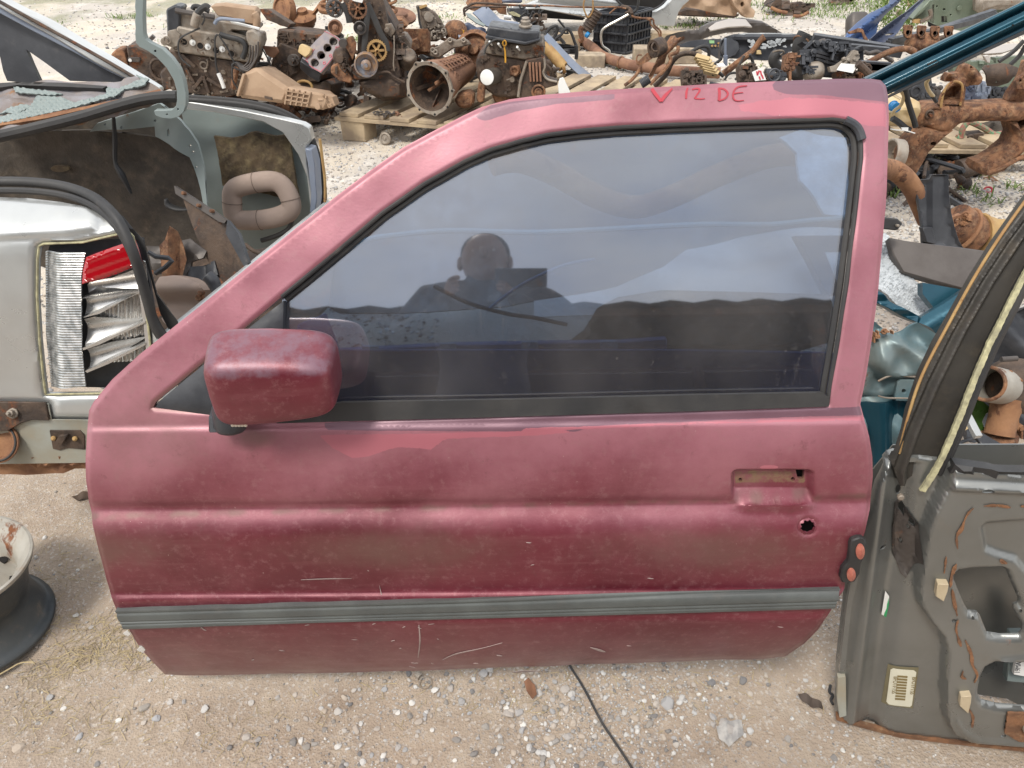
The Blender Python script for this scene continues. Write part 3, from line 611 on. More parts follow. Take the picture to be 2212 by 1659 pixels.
stain = np.maximum.reduce([blob([(1690, 160), (1930, 160), (1925, 222), (1860, 214), (1780, 206), (1700, 203), (1672, 195), (1668, 183)]), blob([(1020, 255), (1060, 225), (1120, 217), (1200, 211), (1330, 203), (1330, 215), (1200, 226), (1120, 240), (1050, 262)])*.93,
    blob([(700, 912), (1860, 878), (1866, 898), (1700, 902), (1290, 920), (1240, 934), (700, 930)])*.9, blob([(450, 725), (455, 720), (460, 730)])*.1])
fresh_shine = np.maximum.reduce([blob([(690, 940), (1230, 930), (1240, 934), (1160, 940), (960, 948), (930, 972), (860, 965), (800, 985), (760, 990), (720, 968)], 6), blob([(1590, 225), (1700, 210), (1850, 216), (1915, 226), (1916, 275), (1800, 262), (1600, 240)], 10)*.97, blob(ell(1661, 1010, 21, 5), 3), blob([(1130, 925), (1870, 900), (1870, 908), (1500, 916), (1130, 934)], 4)*.95])  # peeled patches; last strip paints the bright highlight of the shoulder line
dirt = .14*(y < 1335)+.55*np.clip(1-np.abs(y-(1092+(1106-x)*.026))/14, 0, 1)*sm(nse, -1.2, 1) + .50*np.exp(-((y-1185)/60)**2)*(.7+.3*np.sin(x/110)) + .5*(1-sm(-sdist(x, y, win), 0, 9))*(y < 900) + .10*np.exp(-((y-1440)/20)**2) + .4*np.exp(-((x-330)/180)**2-((y-900)/150)**2)*(nse > -2)+.45*np.exp(-((x-560)/60)**2-((y-945)/25)**2)
fade_sheen = .04+.45*np.exp(-((x-285)/110)**2-((y-960)/55)**2)+.50*(1-sm(y, 820, 1120))*(.55+.45*sm(y, 780, 900))+.42*(1-sm(y, 1110, 1200))*(.8+.2*np.sin(x/70+y/60))+.28*np.exp(-((x-1450)/260)**2-((y-1200)/60)**2)  # real fading plus sky sheen painted on the upper panel and crease ledge
prim = .52*blob(rrect(1590, 1026, 1750, 1060, 10), 5)
white = np.maximum(blob(ell(272, 1367, 7, 6, 8), 3), blob(ell(305, 1402, 9, 6, 8), 3))
z0 = lambda a: np.concatenate([a, a])
rd = Thing('car_door', 'faded metallic red car door with window and mirror, leaning upright in the middle', 'car door')
skin = rd.add('outer_skin', (V, F_), m_door, bevel=0, ang=42, attrs=dict(stain=z0(stain), fresh_shine=z0(fresh_shine), dirt=z0(dirt), fade_sheen=z0(fade_sheen), primer=z0(prim), white=z0(white)))
inner_poly = [(365, 1440), (300, 1350), (215, 1130), (205, 900), (330, 895), (607, 915), (1100, 912), (1780, 892), (1850, 900), (1865, 1030), (1845, 1180), (1790, 1320), (1700, 1405), (1200, 1425)]
rd.add('inner_panel', sh(inner_poly, DOOR, th=.003, off=-.075, step=60), m_hole, bevel=0)
# window: seal round the opening, glass behind it, sweep strip along the sill
gl_out = [(604, 905), (602, 636)] + win[7:30] + [(1500, 890), (1100, 902), (800, 908)]
glass_i = rd.add('window_glass', sh(gl_out, DOOR, th=.0035, off=-.016, step=60, stepv=40), m_glass, bevel=0)
def on_door(pts, off): return [DOOR.p(u, v, off) for u, v in pts]
seal = win[6:30]; sc_ = [(u+(3 if v > 300 and u > 1800 else 0)*-1, v) for u, v in seal]
rd.add('window_seal', tube(on_door(cat(dens(seal, 30, False), 3)[::1], -.004), .0034, seg=8, smooth=False), m_rubber, bevel=0)
def inset(poly, d):
    P = np.array(poly); t_ = np.gradient(P, axis=0); t_ /= np.linalg.norm(t_, axis=1)[:, None]; return [(a[0]-b[1]*d, a[1]+b[0]*d) for a, b in zip(P, t_)]
s2 = inset(cat(dens(seal, 30, False), 2), 8)
rd.add('glass_channel', tube(on_door(s2, -.012), .0046, seg=8, smooth=False), m_rubber, bevel=0)
rd.add('corner_join', tube(on_door([(1826, 259), (1845, 269), (1856, 283), (1862, 302)], 0), .0062, seg=8), m_plastic, bevel=0)
strip = [(1775, 847), (1789, 858), (1788, 877), (1500, 887), (1100, 899), (800, 907), (601, 913), (590, 905), (596, 893), (740, 868), (1100, 862), (1500, 852)]
rd.add('sill_strip', sh(strip, DOOR, th=.010, off=.004), m_rubber, bevel=.003)
tri = [(612, 650), (606, 908), (470, 900), (336, 880), (342, 868), (470, 762), (560, 690)]
rd.add('mirror_triangle', sh(tri, DOOR, th=.012, off=.003, step=20, offf=lambda x, y: -.004*(1-sm(sdist(x, y, tri), 0, 8))), m_plastic, bevel=0)
# mouldings
def band(v0l, v0r, v1l, v1r, x0t, x1t, x0b, x1b):
    f = lambda xx, vl, vr: vl+(vr-vl)*(xx-245)/(1818-245)
    return [(x0t+(x1t-x0t)*i/24, f(x0t+(x1t-x0t)*i/24, v0l, v0r)) for i in range(25)] + [(x1b+(x0b-x1b)*i/24, f(x1b+(x0b-x1b)*i/24, v1l, v1r)) for i in range(25)]
mo = band(1313, 1267, 1352, 1307, 253, 1812, 270, 1800)
def mo_off(x, y):
    k = (y-(1313+(1267-1313)*(x-245)/1573))/39.5; o = np.zeros_like(k)
    for c0, wd, h in ((.16, .05, -.0022), (.62, .05, -.002), (.80, .04, -.0018)): o += h*np.exp(-((k-c0)/wd)**2)
    return o+.0018*np.sin(np.clip(k, 0, 1)*math.pi)
rd.add('side_moulding', gridpatch(DOOR, [(253, 1312.7), (270, 1351.4)], [(1812, 1267.2), (1800, 1307.1)], 70, 44, lambda x, y: mo_off(x, y)+.0075, .010), m_mould, bevel=0)
# pair of amber reflectors at the rear edge
m_amber = M('faded_orange_lens', (.46, .16, .11), (.36, .10, .075), rough=.35, dirt=.3, dc=(.5, .3, .25), bump=.05, sc=60)
l1 = ell(1849, 1182, 20, 25, 20); l2 = ell(1832, 1230, 19, 21, 20)
hold = [(1836, 1160), (1852, 1154), (1864, 1157), (1868, 1168), (1864, 1195), (1856, 1210), (1853, 1232), (1843, 1248), (1828, 1252), (1815, 1250), (1811, 1240), (1815, 1222), (1828, 1206), (1831, 1190), (1832, 1170)]
hi = rd.add('reflector_holder', sh(hold, DOOR, th=.012, off=.009, step=8), m_rubber, bevel=.002)
for cu, cv, ru, rv in ((1853, 1182, 9.5, 16), (1834, 1231, 9.5, 14)):
    c = DOOR.p(cu, cv, .009); k = mpx(c); e = ell(cu, cv, ru, rv, 20)
    rd.add('reflector', sh(e, DOOR, th=.006, off=.0105, step=4, offf=lambda x, y: .004*sm(sdist(x, y, e), 0, 9)), m_amber, parent=hi, bevel=0)
# hand-painted marking on the roof rail
def stroke(pts, r, off=.0012):
    P = cat(pts, 5); us = [p[0] for p in P]; vs = [p[1] for p in P]; n = len(P); L_, R_ = [], []
    for i in range(n):
        a = P[max(0, i-1)]; b_ = P[min(n-1, i+1)]; tx, ty = b_[0]-a[0], b_[1]-a[1]; q = math.hypot(tx, ty)+1e-9; ww = r*(P[i][2] if len(P[i]) > 2 else 1); L_.append((P[i][0]-ty/q*ww, P[i][1]+tx/q*ww)); R_.append((P[i][0]+ty/q*ww, P[i][1]-tx/q*ww))
    return sh(L_+R_[::-1], DOOR, th=.0006, off=off)
strk = [[(1095, 855, 1.3), (1130, 905, 1.4), (1185, 975, 1.2)], [(1185, 975, 1.2), (1225, 920, 1.4), (1292, 852, .6)], [(1440, 845, .7), (1428, 890, .9), (1425, 950, .7)],
        [(1482, 862, .5), (1530, 852, .7), (1555, 870, .8), (1520, 925, .6), (1510, 945, .6), (1560, 952, .5), (1605, 948, .3)], [(1740, 850, 1), (1745, 900, 1.1), (1740, 968, 1)], [(1735, 850, .6), (1790, 860, .7), (1825, 900, .8), (1800, 945, .7), (1740, 970, .5)],
        [(2010, 825, .4), (1930, 835, .6), (1890, 865, .7), (1875, 915, .7), (1885, 955, .6), (1920, 970, .4), (1980, 965, .3)], [(1885, 900, .5), (1930, 893, .4), (1972, 890, .3)]]
rd.add('painted_marking', join(*[stroke([(1161.3+a*.225, b_*.225, c_) for a, b_, c_ in s_], 2.7) for s_ in strk]), m_red, parent=skin, bevel=0)
m_scr = M('bare_scratch', (.42, .33, .31), rough=.7, bump=0)
rr = random.Random(2); ss = []
for _ in range(30):
    u = rr.uniform(420, 1150) if rr.random() < .75 else rr.uniform(400, 1750); v = rr.uniform(1345, 1440) if rr.random() < .8 else rr.uniform(1150, 1280); L0 = rr.uniform(3, 14); dv = rr.uniform(-2, 2)
    ss.append(stroke([(u, v, .3), (u+L0/2, v+dv, 1), (u+L0, v+dv*1.6, .2)], rr.uniform(.5, 1.1), .0008))
for P in ([(955, 1425, .2), (985, 1412, .9), (1040, 1400, .4), (1085, 1388, .2)], [(1275, 1398, .4), (1295, 1404, 2), (1308, 1408, .5)], [(1105, 1452, .3), (1130, 1450, 1.6), (1165, 1449, .3)], [(905, 1350, 1), (907, 1385, 1.4), (903, 1420, .6)], [(650, 1252, .3), (700, 1250, .8), (760, 1249, .3)], [(820, 1265, .3), (824, 1285, .8)], [(600, 888, .3), (635, 878, 1), (660, 870, .4)]): ss.append(stroke(P, 1.1, .0008))
for cu, cv, r_ in ((275, 1367, 7), (306, 1402, 8)):
    rd.add('bare_chip', sh([(cu+r_*(1+.3*math.sin(i*2.7))*math.cos(i*.6), cv+r_*.75*(1+.3*math.cos(i*3.1))*math.sin(i*.6)) for i in range(10)], DOOR, th=.0006, off=.001), m_white, parent=skin, bevel=0)
rd.add('scratches', join(*ss), m_scr, parent=skin, bevel=0, kind='stuff')
# mirror: rounded shell standing off the door on a foot
mc = DOOR.p(592, 808, .085); mc = mc+RTV*(46*mpx(mc))+UPV*(16*mpx(mc))
def superell(c, ax, ay, az, ra, rb, rc, e=.5, n=26, m=16, sh_=None):
    V = []; F_ = []
    sp = lambda t, e: math.copysign(abs(t)**e, t)
    for j in range(m+1):
        ph = -math.pi/2+math.pi*j/m
        for i in range(n):
            th = 2*math.pi*i/n; a = sp(math.cos(ph), e)*sp(math.cos(th), e); b_ = sp(math.cos(ph), e)*sp(math.sin(th), e); g = sp(math.sin(ph), e)
            if sh_: a, b_, g = sh_(a, b_, g)
            V.append(c+ax*ra*a+ay*rb*b_+az*rc*g)
    for j in range(m):
        for i in range(n): F_.append((j*n+i, j*n+(i+1) % n, (j+1)*n+(i+1) % n, (j+1)*n+i))
    return np.array(V), F_
k = mpx(mc)
axu = (RTV*.985+UPV*.02+_F*.08).normalized(); nrm = Vector((.05, -1, -.10)).normalized(); upm = (nrm.cross(axu)).normalized(); upm = upm if upm.z > 0 else -upm; nrm = axu.cross(upm).normalized(); nrm = nrm if nrm.dot(_F) < 0 else -nrm
def mshape(a, b_, g):      # a along, b_ up, g outwards
    tap = 1-.10*max(a, 0)-.05*g; sk = -.10*a*(b_ > 0)+.18*a*(b_ < 0)*1.0
    return a*(1-.03*g), b_*tap*(1-.12*max(g, 0)) + (.12*a if b_ < 0 else 0), g*(1-.15*max(b_, 0))
mk = superell(mc, axu, upm, nrm, 134*k, .061, .048, .36, 48, 30, mshape)
mir = rd.add('mirror_housing', mk, m_door, bevel=0, ang=70, attrs=dict(stain=np.clip(.1+.5*(mk[0]@np.array(upm)-Vector(mc).dot(upm))/.05, 0, .5), fresh_shine=np.zeros(len(mk[0])), dirt=np.full(len(mk[0]), .12), fade_sheen=np.clip(.0+.25*(mk[0]@np.array(upm)-Vector(mc).dot(upm))/.06, 0, .62), primer=np.zeros(len(mk[0])), white=np.zeros(len(mk[0]))))  # stain blotches, and the top's brighter sky tone painted in with height
f0 = DOOR.p(500, 880, .02); f1 = DOOR.p(515, 916, .045)
rd.add('mirror_foot', join(lathe(DOOR.p(517, 905, .035), UPV*-1+_F*.2, [(.024, -.03), (.024, 0), (.019, .010), (.008, .014)], 20), box(DOOR.p(500, 880, .02), RTV*.02, UPV*.012, nrm*.03)), m_plastic, parent=mir, bevel=.002)
cl = Plane(517, 915, f1.y-.03, 0, -10)
rd.add('mirror_spring', join(*[cyl(cl.p(502+i*7, 911, .004), cl.p(503+i*7, 919, .004), .0028, seg=8) for i in range(5)]), m_chromepipe, parent=mir, bevel=0)
rd.done()
# ================================================================== small helpers for scrap
def clutter(pl, outline, n, off=0.0, r=(2, 5), seed=0, ribs=.4):
    rd_ = random.Random(seed); O = outline; xs = [p[0] for p in O]; ys = [p[1] for p in O]; ms = []
    while n > 0:
        u = rd_.uniform(min(xs), max(xs)); v = rd_.uniform(min(ys), max(ys))
        if not inpoly(np.array([u]), np.array([v]), O)[0]: continue
        n -= 1; q = rd_.uniform(*r); p0 = pl.p(u, v, off-.006); k = mpx(p0); t = rd_.random()
        if t < .35: ms.append(lathe(p0, pl.n, [(q*k, 0), (q*k, .012), (q*k*.55, .014), (q*k*.55, .02)], 8))
        elif t < .35+ribs:
            a = rd_.choice((0, math.pi/2, rd_.uniform(0, 3.1))); L_ = q*rd_.uniform(1.5, 4); p1 = pl.p(u+L_*math.cos(a), v+L_*math.sin(a), off-.006)
            if (p1-p0).length > 1e-4: ms.append(bar(p0+pl.n*.008, p1+pl.n*.008, q*k*rd_.uniform(.5, 1.1), .018, up=pl.n))
        elif t < .85: e1 = RTV*(q*k*rd_.uniform(.6, 1.8)); e2 = UPV*(q*k*rd_.uniform(.6, 1.6)); ms.append(box(p0, e1, e2, pl.n*rd_.uniform(.01, .025)))
        else: ms.append(torus(p0+pl.n*.008, pl.n, q*k*1.2, q*k*.35, 12, 6))
    return join(*ms)
def cz(pl, u, v, r, off, ln, r2=None, seg=18, ax=None):   # round boss on a plane, r in picture units
    p0 = pl.p(u, v, off); k = mpx(p0); ax = Vector(ax) if ax is not None else pl.n
    return lathe(p0, ax, [(r*k, 0), ((r2 if r2 is not None else r)*k, ln)], seg)
def tb(pl, pts, r, off=0.0, seg=8, **k):                  # bent pipe or cable, points (u,v[,off])
    P = [pl.p(p[0], p[1], off+(p[2] if len(p) > 2 else 0)) for p in pts]; kk = mpx(P[0])
    return tube(P, [q*kk for q in r] if isinstance(r, (list, tuple)) else r*kk, seg=seg, **k)
def rg_(pl, u, v, R1, r, off=0, sq=1.0, ax=None):
    p0 = pl.p(u, v, off); k = mpx(p0); return torus(p0, ax or pl.n, R1*k, r*k, 26, 8, sq)
def yg(u, v, z=0.0): return Zp(u, v, z).y

# ================================================================== silver saloon with open boot, left
LQ = Prof(100, 1.20, 4, [(1060, 8), (1010, 10), (905, 8), (880, 14), (868, 40), (858, 10), (700, 9), (560, 12), (530, 22), (512, 50), (490, 64), (450, 72), (420, 78), (380, 80)], smooth=5)
sc_car = Thing('wrecked_car', 'wrecked silver car with open boot, rusty tail and cracked tail lamp at the left edge', 'car')
qo = [(-90, 428), (0, 426), (60, 428), (130, 436), (185, 446), (225, 462), (258, 492), (280, 530), (302, 590), (318, 655), (330, 705), (345, 735), (380, 760), (380, 850), (230, 900), (220, 1000), (160, 1003), (60, 1004), (-90, 1006)]
lampo = [(82, 532), (92, 527), (176, 524), (262, 503), (278, 501), (286, 511), (296, 570), (308, 640), (318, 700), (324, 752), (300, 800), (215, 851), (97, 854), (92, 820), (84, 740), (78, 640), (79, 560)]
def lq_off(x, y):
    o = -.012*(1-sm(-sdist(x, y, lampo), 0, 7)); b = blob([(-200, 868), (108, 868), (112, 905), (400, 905), (400, 1200), (-200, 1200)], 10, x, y); o += -.012*b
    o += .010*sm(sdist(x, y, [(0, 520), (150, 512), (212, 502), (222, 472), (190, 446), (0, 430), (-200, 430), (-200, 520)]), -2, 12)
    o += -.012*(1-sm(np.hypot(x+5, (y-955)), 30, 46))
    return o
body = sc_car.add('quarter_panel', sh(qo, LQ, th=.006, step=11, stepv=5, holes=[lampo], offf=lq_off), m_silver, bevel=0, ang=60)
lowp = [(-90, 872), (104, 872), (112, 906), (200, 908), (230, 905), (225, 1001), (-90, 1006)]
sc_car.add('rear_panel_skin', sh(lowp, LQ, th=.003, off=-.004, step=14, offf=lambda x, y: lq_off(x, y)+.012), m_silverd, parent=body, bevel=0)
sc_car.add('rust_edge', sh([(-90, 996), (184, 986), (190, 1008), (186, 1022), (150, 1028), (110, 1035), (60, 1038), (-90, 1036)], LQ, th=.03, off=-.01, step=14, offf=lambda x, y: .008*np.sin(x/9)*np.sin(y/6)-.012*sm(y, 1008, 1016)), m_rusto, parent=body, bevel=0)
sc_car.add('bumper_bracket', sh([(-60, 866), (100, 868), (110, 906), (70, 905), (48, 912), (20, 928), (-60, 930)], LQ, th=.01, off=.006), m_rustd, bevel=.002)
sc_car.add('bracket_bolt', lathe(LQ.p(32, 890, .006), -_F, [(.012, 0), (.012, .003), (.008, .004), (.008, .013), (.004, .014), (.004, .02)], 8), m_alu, bevel=.001)
hub = LQ.p(0, 955, .0)
sc_car.add('round_opening', join(torus(hub-_F*.008, -_F, .037, .0028, 30, 8), torus(hub-_F*.006, -_F, .043, .003, 30, 8), lathe(hub+_F*.008, -_F, [(.0, 0), (.034, 0), (.037, .012)], 30, close=False)), m_rusto, bevel=0)
sc_car.add('opening_rim', torus(hub-_F*.010, -_F, .0405, .0022, 30, 8), m_rubber, bevel=0)
lp = sc_car.add('number_plate_latch', sh(YB((318, 635), (515, 635), (545, 665), (548, 760), (440, 750), (385, 765), (340, 755)), LQ, th=.006, off=-.001), m_rustd, bevel=.001)
for a, b_ in ((352, 680), (490, 682)):
    q = YB((a, b_)); sc_car.add('screw', lathe(LQ.p(q[0], q[1], .002), -_F, [(.0055, 0), (.0055, .003), (.003, .006)], 12), m_yrust, parent=lp, bevel=0)
sc_car.add('clip', sh(YB((370, 690), (395, 655), (448, 650), (410, 715), (380, 712)), LQ, th=.008, off=.008), m_rustd, parent=lp, bevel=.001)
# tail lamp
lamp = sc_car.add('tail_lamp', sh(lampo, LQ, th=.01, off=-.045, step=30), m_plastic, bevel=0)
sc_car.add('lamp_gasket', tube([LQ.p(u, v, -.004) for u, v in dens([lampo[i] for i in range(len(lampo))], 12)+[lampo[0]]], .0024, seg=6, smooth=False), m_lime, parent=lamp, bevel=0)
ribo = XC((262, 150), (400, 155), (548, 150), (530, 260), (520, 440), (522, 700), (535, 850), (550, 1018), (470, 1030), (305, 1048), (290, 950), (268, 700), (262, 400))
sc_car.add('ribbed_lens', gridpatch(LQ, XC((262, 150), (268, 700), (305, 1040)), XC((546, 150), (520, 300), (520, 500), (525, 800), (550, 1018)), 14, 420, lambda x, y: -.004+.0006*np.sin(2*math.pi*y/5.6)-.016*(1-sm(x-(86+(y-530)*.03), 0, 42))), m_clear, parent=lamp, bevel=0, ang=80)
redo = XC((552, 178), (700, 120), (845, 70), (870, 140), (893, 225), (770, 280), (640, 325), (525, 352), (532, 260))
sc_car.add('red_lens', sh(redo, LQ, th=.02, off=.0, step=5, offf=lambda x, y: .0004*np.sin((y+.35*x)/3.2)*sm(sdist(x, y, redo), 0, 5)-.004*(1-sm(sdist(x, y, redo), 0, 5))), m_lens, parent=lamp, bevel=.0015)
sc_car.add('reflector_base', sh(XC((528, 350), (885, 232), (900, 240), (958, 770), (830, 880), (700, 890), (545, 915)), LQ, th=.003, off=-.036, step=20), m_chrome, parent=lamp, bevel=0)
scoops = [[(560, 352), (700, 330), (862, 262), (885, 398), (760, 400), (600, 395), (545, 430), (530, 380)], [(525, 448), (600, 430), (890, 408), (780, 470), (640, 540), (530, 565)], [(530, 590), (600, 572), (760, 600), (935, 590), (800, 660), (660, 735), (540, 768)], [(545, 790), (700, 745), (930, 720), (800, 800), (700, 860), (560, 915)]]
for i, s_ in enumerate(scoops):
    P = XC(*s_); sc_car.add('reflector_scoop', sh(P, LQ, th=.003, off=-.010, step=3, offf=lambda x, y, P=P, c=np.polyfit([p[0] for p in P], [p[1] for p in P], 1): -.016*(1-np.clip((y-np.polyval(c, x))/26, -1, 1)**2)), m_chrome, parent=lamp, bevel=0, ang=70)
for s_ in ([(565, 572), (880, 425), (905, 470), (920, 590), (760, 605)], [(690, 740), (890, 615), (920, 620), (930, 700), (740, 750)], [(640, 890), (940, 745), (955, 770), (955, 830), (830, 880)]):
    P = XC(*s_); sc_car.add('fluted_reflector', sh(P, LQ, th=.003, off=-.024, step=1.6, stepv=8, offf=lambda x, y: .0022*np.sin(x*2*math.pi/9.0)), m_chrome, parent=lamp, bevel=0, ang=70)
for s_ in ([(528, 445), (905, 402), (903, 410), (530, 572), (640, 545), (880, 412)], [(528, 770), (940, 592), (938, 604), (640, 745), (535, 782)], [(545, 918), (940, 735), (938, 748), (700, 870), (560, 928)]):
    sc_car.add('fin', sh(XC(*s_), LQ, th=.02, off=-.004), m_chrome, parent=lamp, bevel=0)
sc_car.add('lamp_side_rim', sh(XC((862, 240), (895, 225), (935, 480), (955, 600), (965, 760), (940, 800), (920, 600), (895, 430)), LQ, th=.012, off=-.006), m_pale, parent=lamp, bevel=.001)
# near side of the boot opening: rubber seal with its lip
npts = [(-60, 406), (0, 404), (70, 405), (135, 412), (185, 426), (225, 448), (262, 485), (290, 535), (308, 590), (322, 640), (333, 680), (350, 712), (372, 738)]
sc_car.add('boot_seal', join(tube([LQ.p(u, v, .012) for u, v in npts], .0105, seg=10), tube([LQ.p(u-4, v+13, .006) for u, v in npts], .007, seg=8)), m_rubber, bevel=0, label='near black rubber boot seal')
sc_car.add('boot_gutter', sh([(u+10, v+2) for u, v in npts[3:]]+[(380, 700), (335, 640), (305, 520), (262, 460), (215, 428), (150, 404)], LQ, th=.004, off=-.01, step=30), m_rubber, bevel=0)
# boot interior
BK = Plane(420, 440, 1.86, 0, 4)
carp = YA((-150, 240), (300, 185), (560, 180), (860, 205), (1080, 235), (1130, 262), (1200, 258), (1218, 312), (1185, 345), (1240, 345), (1285, 480), (1312, 560), (1335, 700), (1500, 1000), (1300, 1300), (900, 1300), (-150, 900))
cf = lambda x, y: .004*np.sin(x/31+1)*np.cos(y/27)+.0012*np.sin(x/9+y/11)*np.sin(x/13-y/8)
sc_car.add('boot_carpet', sh(carp, BK, th=.01, step=10, offf=cf), m_felt, bevel=0)
sc_car.add('shelf_underside', sh([(-80, 340), (0, 296), (200, 255), (345, 216), (385, 216), (392, 260), (400, 360), (-80, 360)], Plane(300, 280, 1.93, 0, 4), th=.01), m_felt, bevel=0)
sc_car.add('carpet_slot', sh(YA(*ell(402, 420, 60, 22, 16)), BK, th=.01, off=.012), m_feltr, bevel=0)
sc_car.add('wheel_arch_flange', sh(YA((600, 180), (640, 130), (1040, 0), (1190, 100), (1245, 170), (1290, 260), (1330, 420), (1362, 660), (1345, 690), (1312, 560), (1240, 345), (1120, 258), (1015, 215), (1010, 150), (880, 155)), BK, th=.01, off=.016, step=12, offf=lambda x, y: .008*np.sin((x+y*.3)/18), holes=[YA(*ell(1105, 185, 9, 26, 10)), YA(*ell(1245, 270, 8, 8, 8)), YA(*ell(1260, 312, 8, 8, 8)), YA(*ell(1278, 415, 8, 8, 8)), YA(*ell(810, 148, 9, 9, 8)), YA(*ell(1015, 112, 8, 8, 8)), YA(*ell(690, 138, 8, 8, 8))]), m_inner, bevel=0)
sc_car.add('hanging_lining', tube([BK.p(*YA((735, 90)), .04), BK.p(*YA((745, 250)), .04), BK.p(*YA((748, 390)), .045), BK.p(*YA((790, 470)), .05), BK.p(*YA((850, 590)), .05)], [.004, .006, .005, .009, .003], seg=7), m_rubber, bevel=0)
RW = Plane(570, 380, 2.12, -6, 6)
wall = [(380, 212), (470, 218), (570, 236), (640, 262), (676, 305), (692, 360), (700, 470), (640, 560), (560, 700), (430, 700), (445, 520), (440, 430), (425, 330), (400, 270)]
sc_car.add('inner_side_panel', sh(wall, RW, th=.01, step=16, offf=lambda x, y: .02*sm(y, 520, 430)+.010*np.sin(x/40)), m_inner, bevel=0)
sc_car.add('felt_patch', sh(YA((1435, 190), (1540, 205), (1620, 190), (1660, 168), (1700, 160), (1760, 178), (1830, 190), (1910, 180), (1935, 350), (1972, 590), (1900, 592), (1690, 540), (1490, 505), (1460, 300)), RW, th=.012, off=.052, step=6, offf=lambda x, y: .002*np.sin(x/5+np.sin(y/6))*np.sin(y/7)), m_feltr, bevel=0)
fpts = [(355, 214), (400, 216), (470, 220), (540, 228), (600, 243), (645, 268), (672, 305), (688, 350), (697, 400), (699, 445)]
sc_car.add('boot_seal', join(tube([RW.p(u, v, .11-.0002*(u-355)) for u, v in fpts], .011, seg=10), tube([RW.p(u+2, v-6, .11-.0002*(u-355)) for u, v in fpts], .007, seg=8)), m_rubber, bevel=0, label='far black rubber boot seal')
sc_car.add('far_quarter_rim', sh([(340, 192), (402, 196), (470, 206), (560, 221), (640, 238), (681, 248), (694, 256), (700, 280), (688, 296), (689, 330), (700, 400), (706, 430), (697, 430), (690, 360), (672, 312), (640, 266), (600, 244), (500, 224), (400, 213), (350, 208)], RW, th=.03, off=.11), m_silver, bevel=.002)
sc_car.add('far_tail_lamp', sh([(688, 297), (700, 300), (708, 330), (712, 400), (708, 436), (697, 430), (700, 390), (694, 330)], RW, th=.05, off=.12), m_plasticg, bevel=.002)
sc_car.add('far_lamp_edge', tube([RW.p(u, v, .125) for u, v in [(691, 300), (696, 340), (702, 390), (702, 436)]], .004, seg=6), m_yrust, bevel=0)
FLR = Plane(520, 600, 1.7, 0, 75)
sc_car.add('boot_floor', sh([(260, 560), (430, 520), (560, 500), (720, 440), (700, 620), (420, 900), (340, 760)], FLR, th=.01, off=-.06, step=40), m_rustd, bevel=0)
p0, p1 = LQ.p(352, 735, .02), RW.p(706, 448, .12)
ds = (p1-p0)
sc_car.add('rear_lip', join(bar(p0, p1, .03, .016), bar(p0+Vector((.004, .016, .006)), p1+Vector((.004, .016, .006)), .012, .02)), m_silver, bevel=.003)
for k in range(3):
    q = p0+ds*(.08+.37*k)+Vector((0, -.004, .01)); sc_car.add('lip_slot', box(q, ds.normalized()*.012, (0, .004, 0), (0, 0, .002)), m_hole, bevel=0)
# parcel shelf, rear pillar and lifted hinge
SH = Plane(200, 250, 1.72, 0, 62)
sc_car.add('parcel_shelf', sh(ZA((-600, 900), (0, 1020), (340, 1022), (620, 1005), (920, 992), (1500, 1010), (1670, 930), (2000, 1100), (2012, 1160), (1500, 1310), (900, 1450), (0, 1640), (-600, 1760)), SH, th=.02, step=8, offf=lambda x, y: .004*np.sin(y/4.2-x/33)+.002*np.sin(x/14)), m_shelf if 'm_shelf' in globals() else m_silverd, bevel=0)
sc_car.add('shelf_rust_band', sh(ZA((-600, 1690), (0, 1585), (600, 1490), (1200, 1350), (1700, 1240), (2010, 1158), (1990, 1130), (1600, 1230), (1100, 1340), (500, 1450), (0, 1530), (-600, 1620)), SH, th=.01, off=.008, step=20), m_rusto, bevel=0)
sc_car.add('window_strip', sh(ZA((-600, 1100), (0, 1075), (250, 1060), (800, 1068), (1350, 1110), (1300, 1140), (800, 1118), (250, 1098), (0, 1135), (-600, 1190)), SH, th=.01, off=.012, step=20), m_rubber, bevel=0)
for P in ([(190, 1105), (260, 1110), (420, 1135), (600, 1150), (800, 1195), (650, 1210), (400, 1190), (220, 1175)], [(20, 1440), (120, 1370), (300, 1320), (440, 1340), (300, 1400), (220, 1450), (120, 1420)], [(1340, 1110), (1480, 1130), (1640, 1060), (1760, 1010), (1700, 960), (1860, 1010), (1800, 1090), (1560, 1140), (1420, 1230), (1330, 1200)], [(490, 1215), (800, 1235), (930, 1300), (1200, 1230), (1330, 1190), (1500, 1200), (900, 1370), (400, 1480), (0, 1560), (0, 1480), (350, 1400)]):
    sc_car.add('flaking_paint', sh(ZA(*P), SH, th=.004, off=.009, step=3, offf=lambda x, y: .002*np.sin(x/2.1)*np.sin(y/1.7)), m_inner if len(P) < 12 else m_plasticg, bevel=0)
sc_car.add('shelf_seal', tube([SH.p(*ZA(q), .0) for q in ((-400, 1760), (0, 1680), (500, 1565), (1000, 1440), (1400, 1320), (1750, 1230), (2000, 1195), (2190, 1190))], .013, seg=9), m_rubber, bevel=0)
PI_ = Plane(200, 120, 1.95, 0, 12)
sc_car.add('pillar_lining', sh(ZA((-300, -110), (0, 60), (500, 340), (1000, 610), (1400, 840), (1665, 975), (1530, 1010), (910, 992), (600, 780), (335, 610), (420, 800), (525, 1010), (340, 1024), (90, 1000), (40, 880), (0, 700), (-300, 500)), PI_, th=.012, step=25, offf=lambda x, y: .02*sm(x, 0, 200)), m_plastic, bevel=0)
sc_car.add('pillar_trim', sh(ZA((-300, -160), (0, 20), (500, 290), (1000, 560), (1400, 785), (1680, 960), (1660, 985), (1400, 860), (1000, 640), (500, 380), (0, 110), (-300, -60)), PI_, th=.02, off=.035), m_plasticg, bevel=.002)
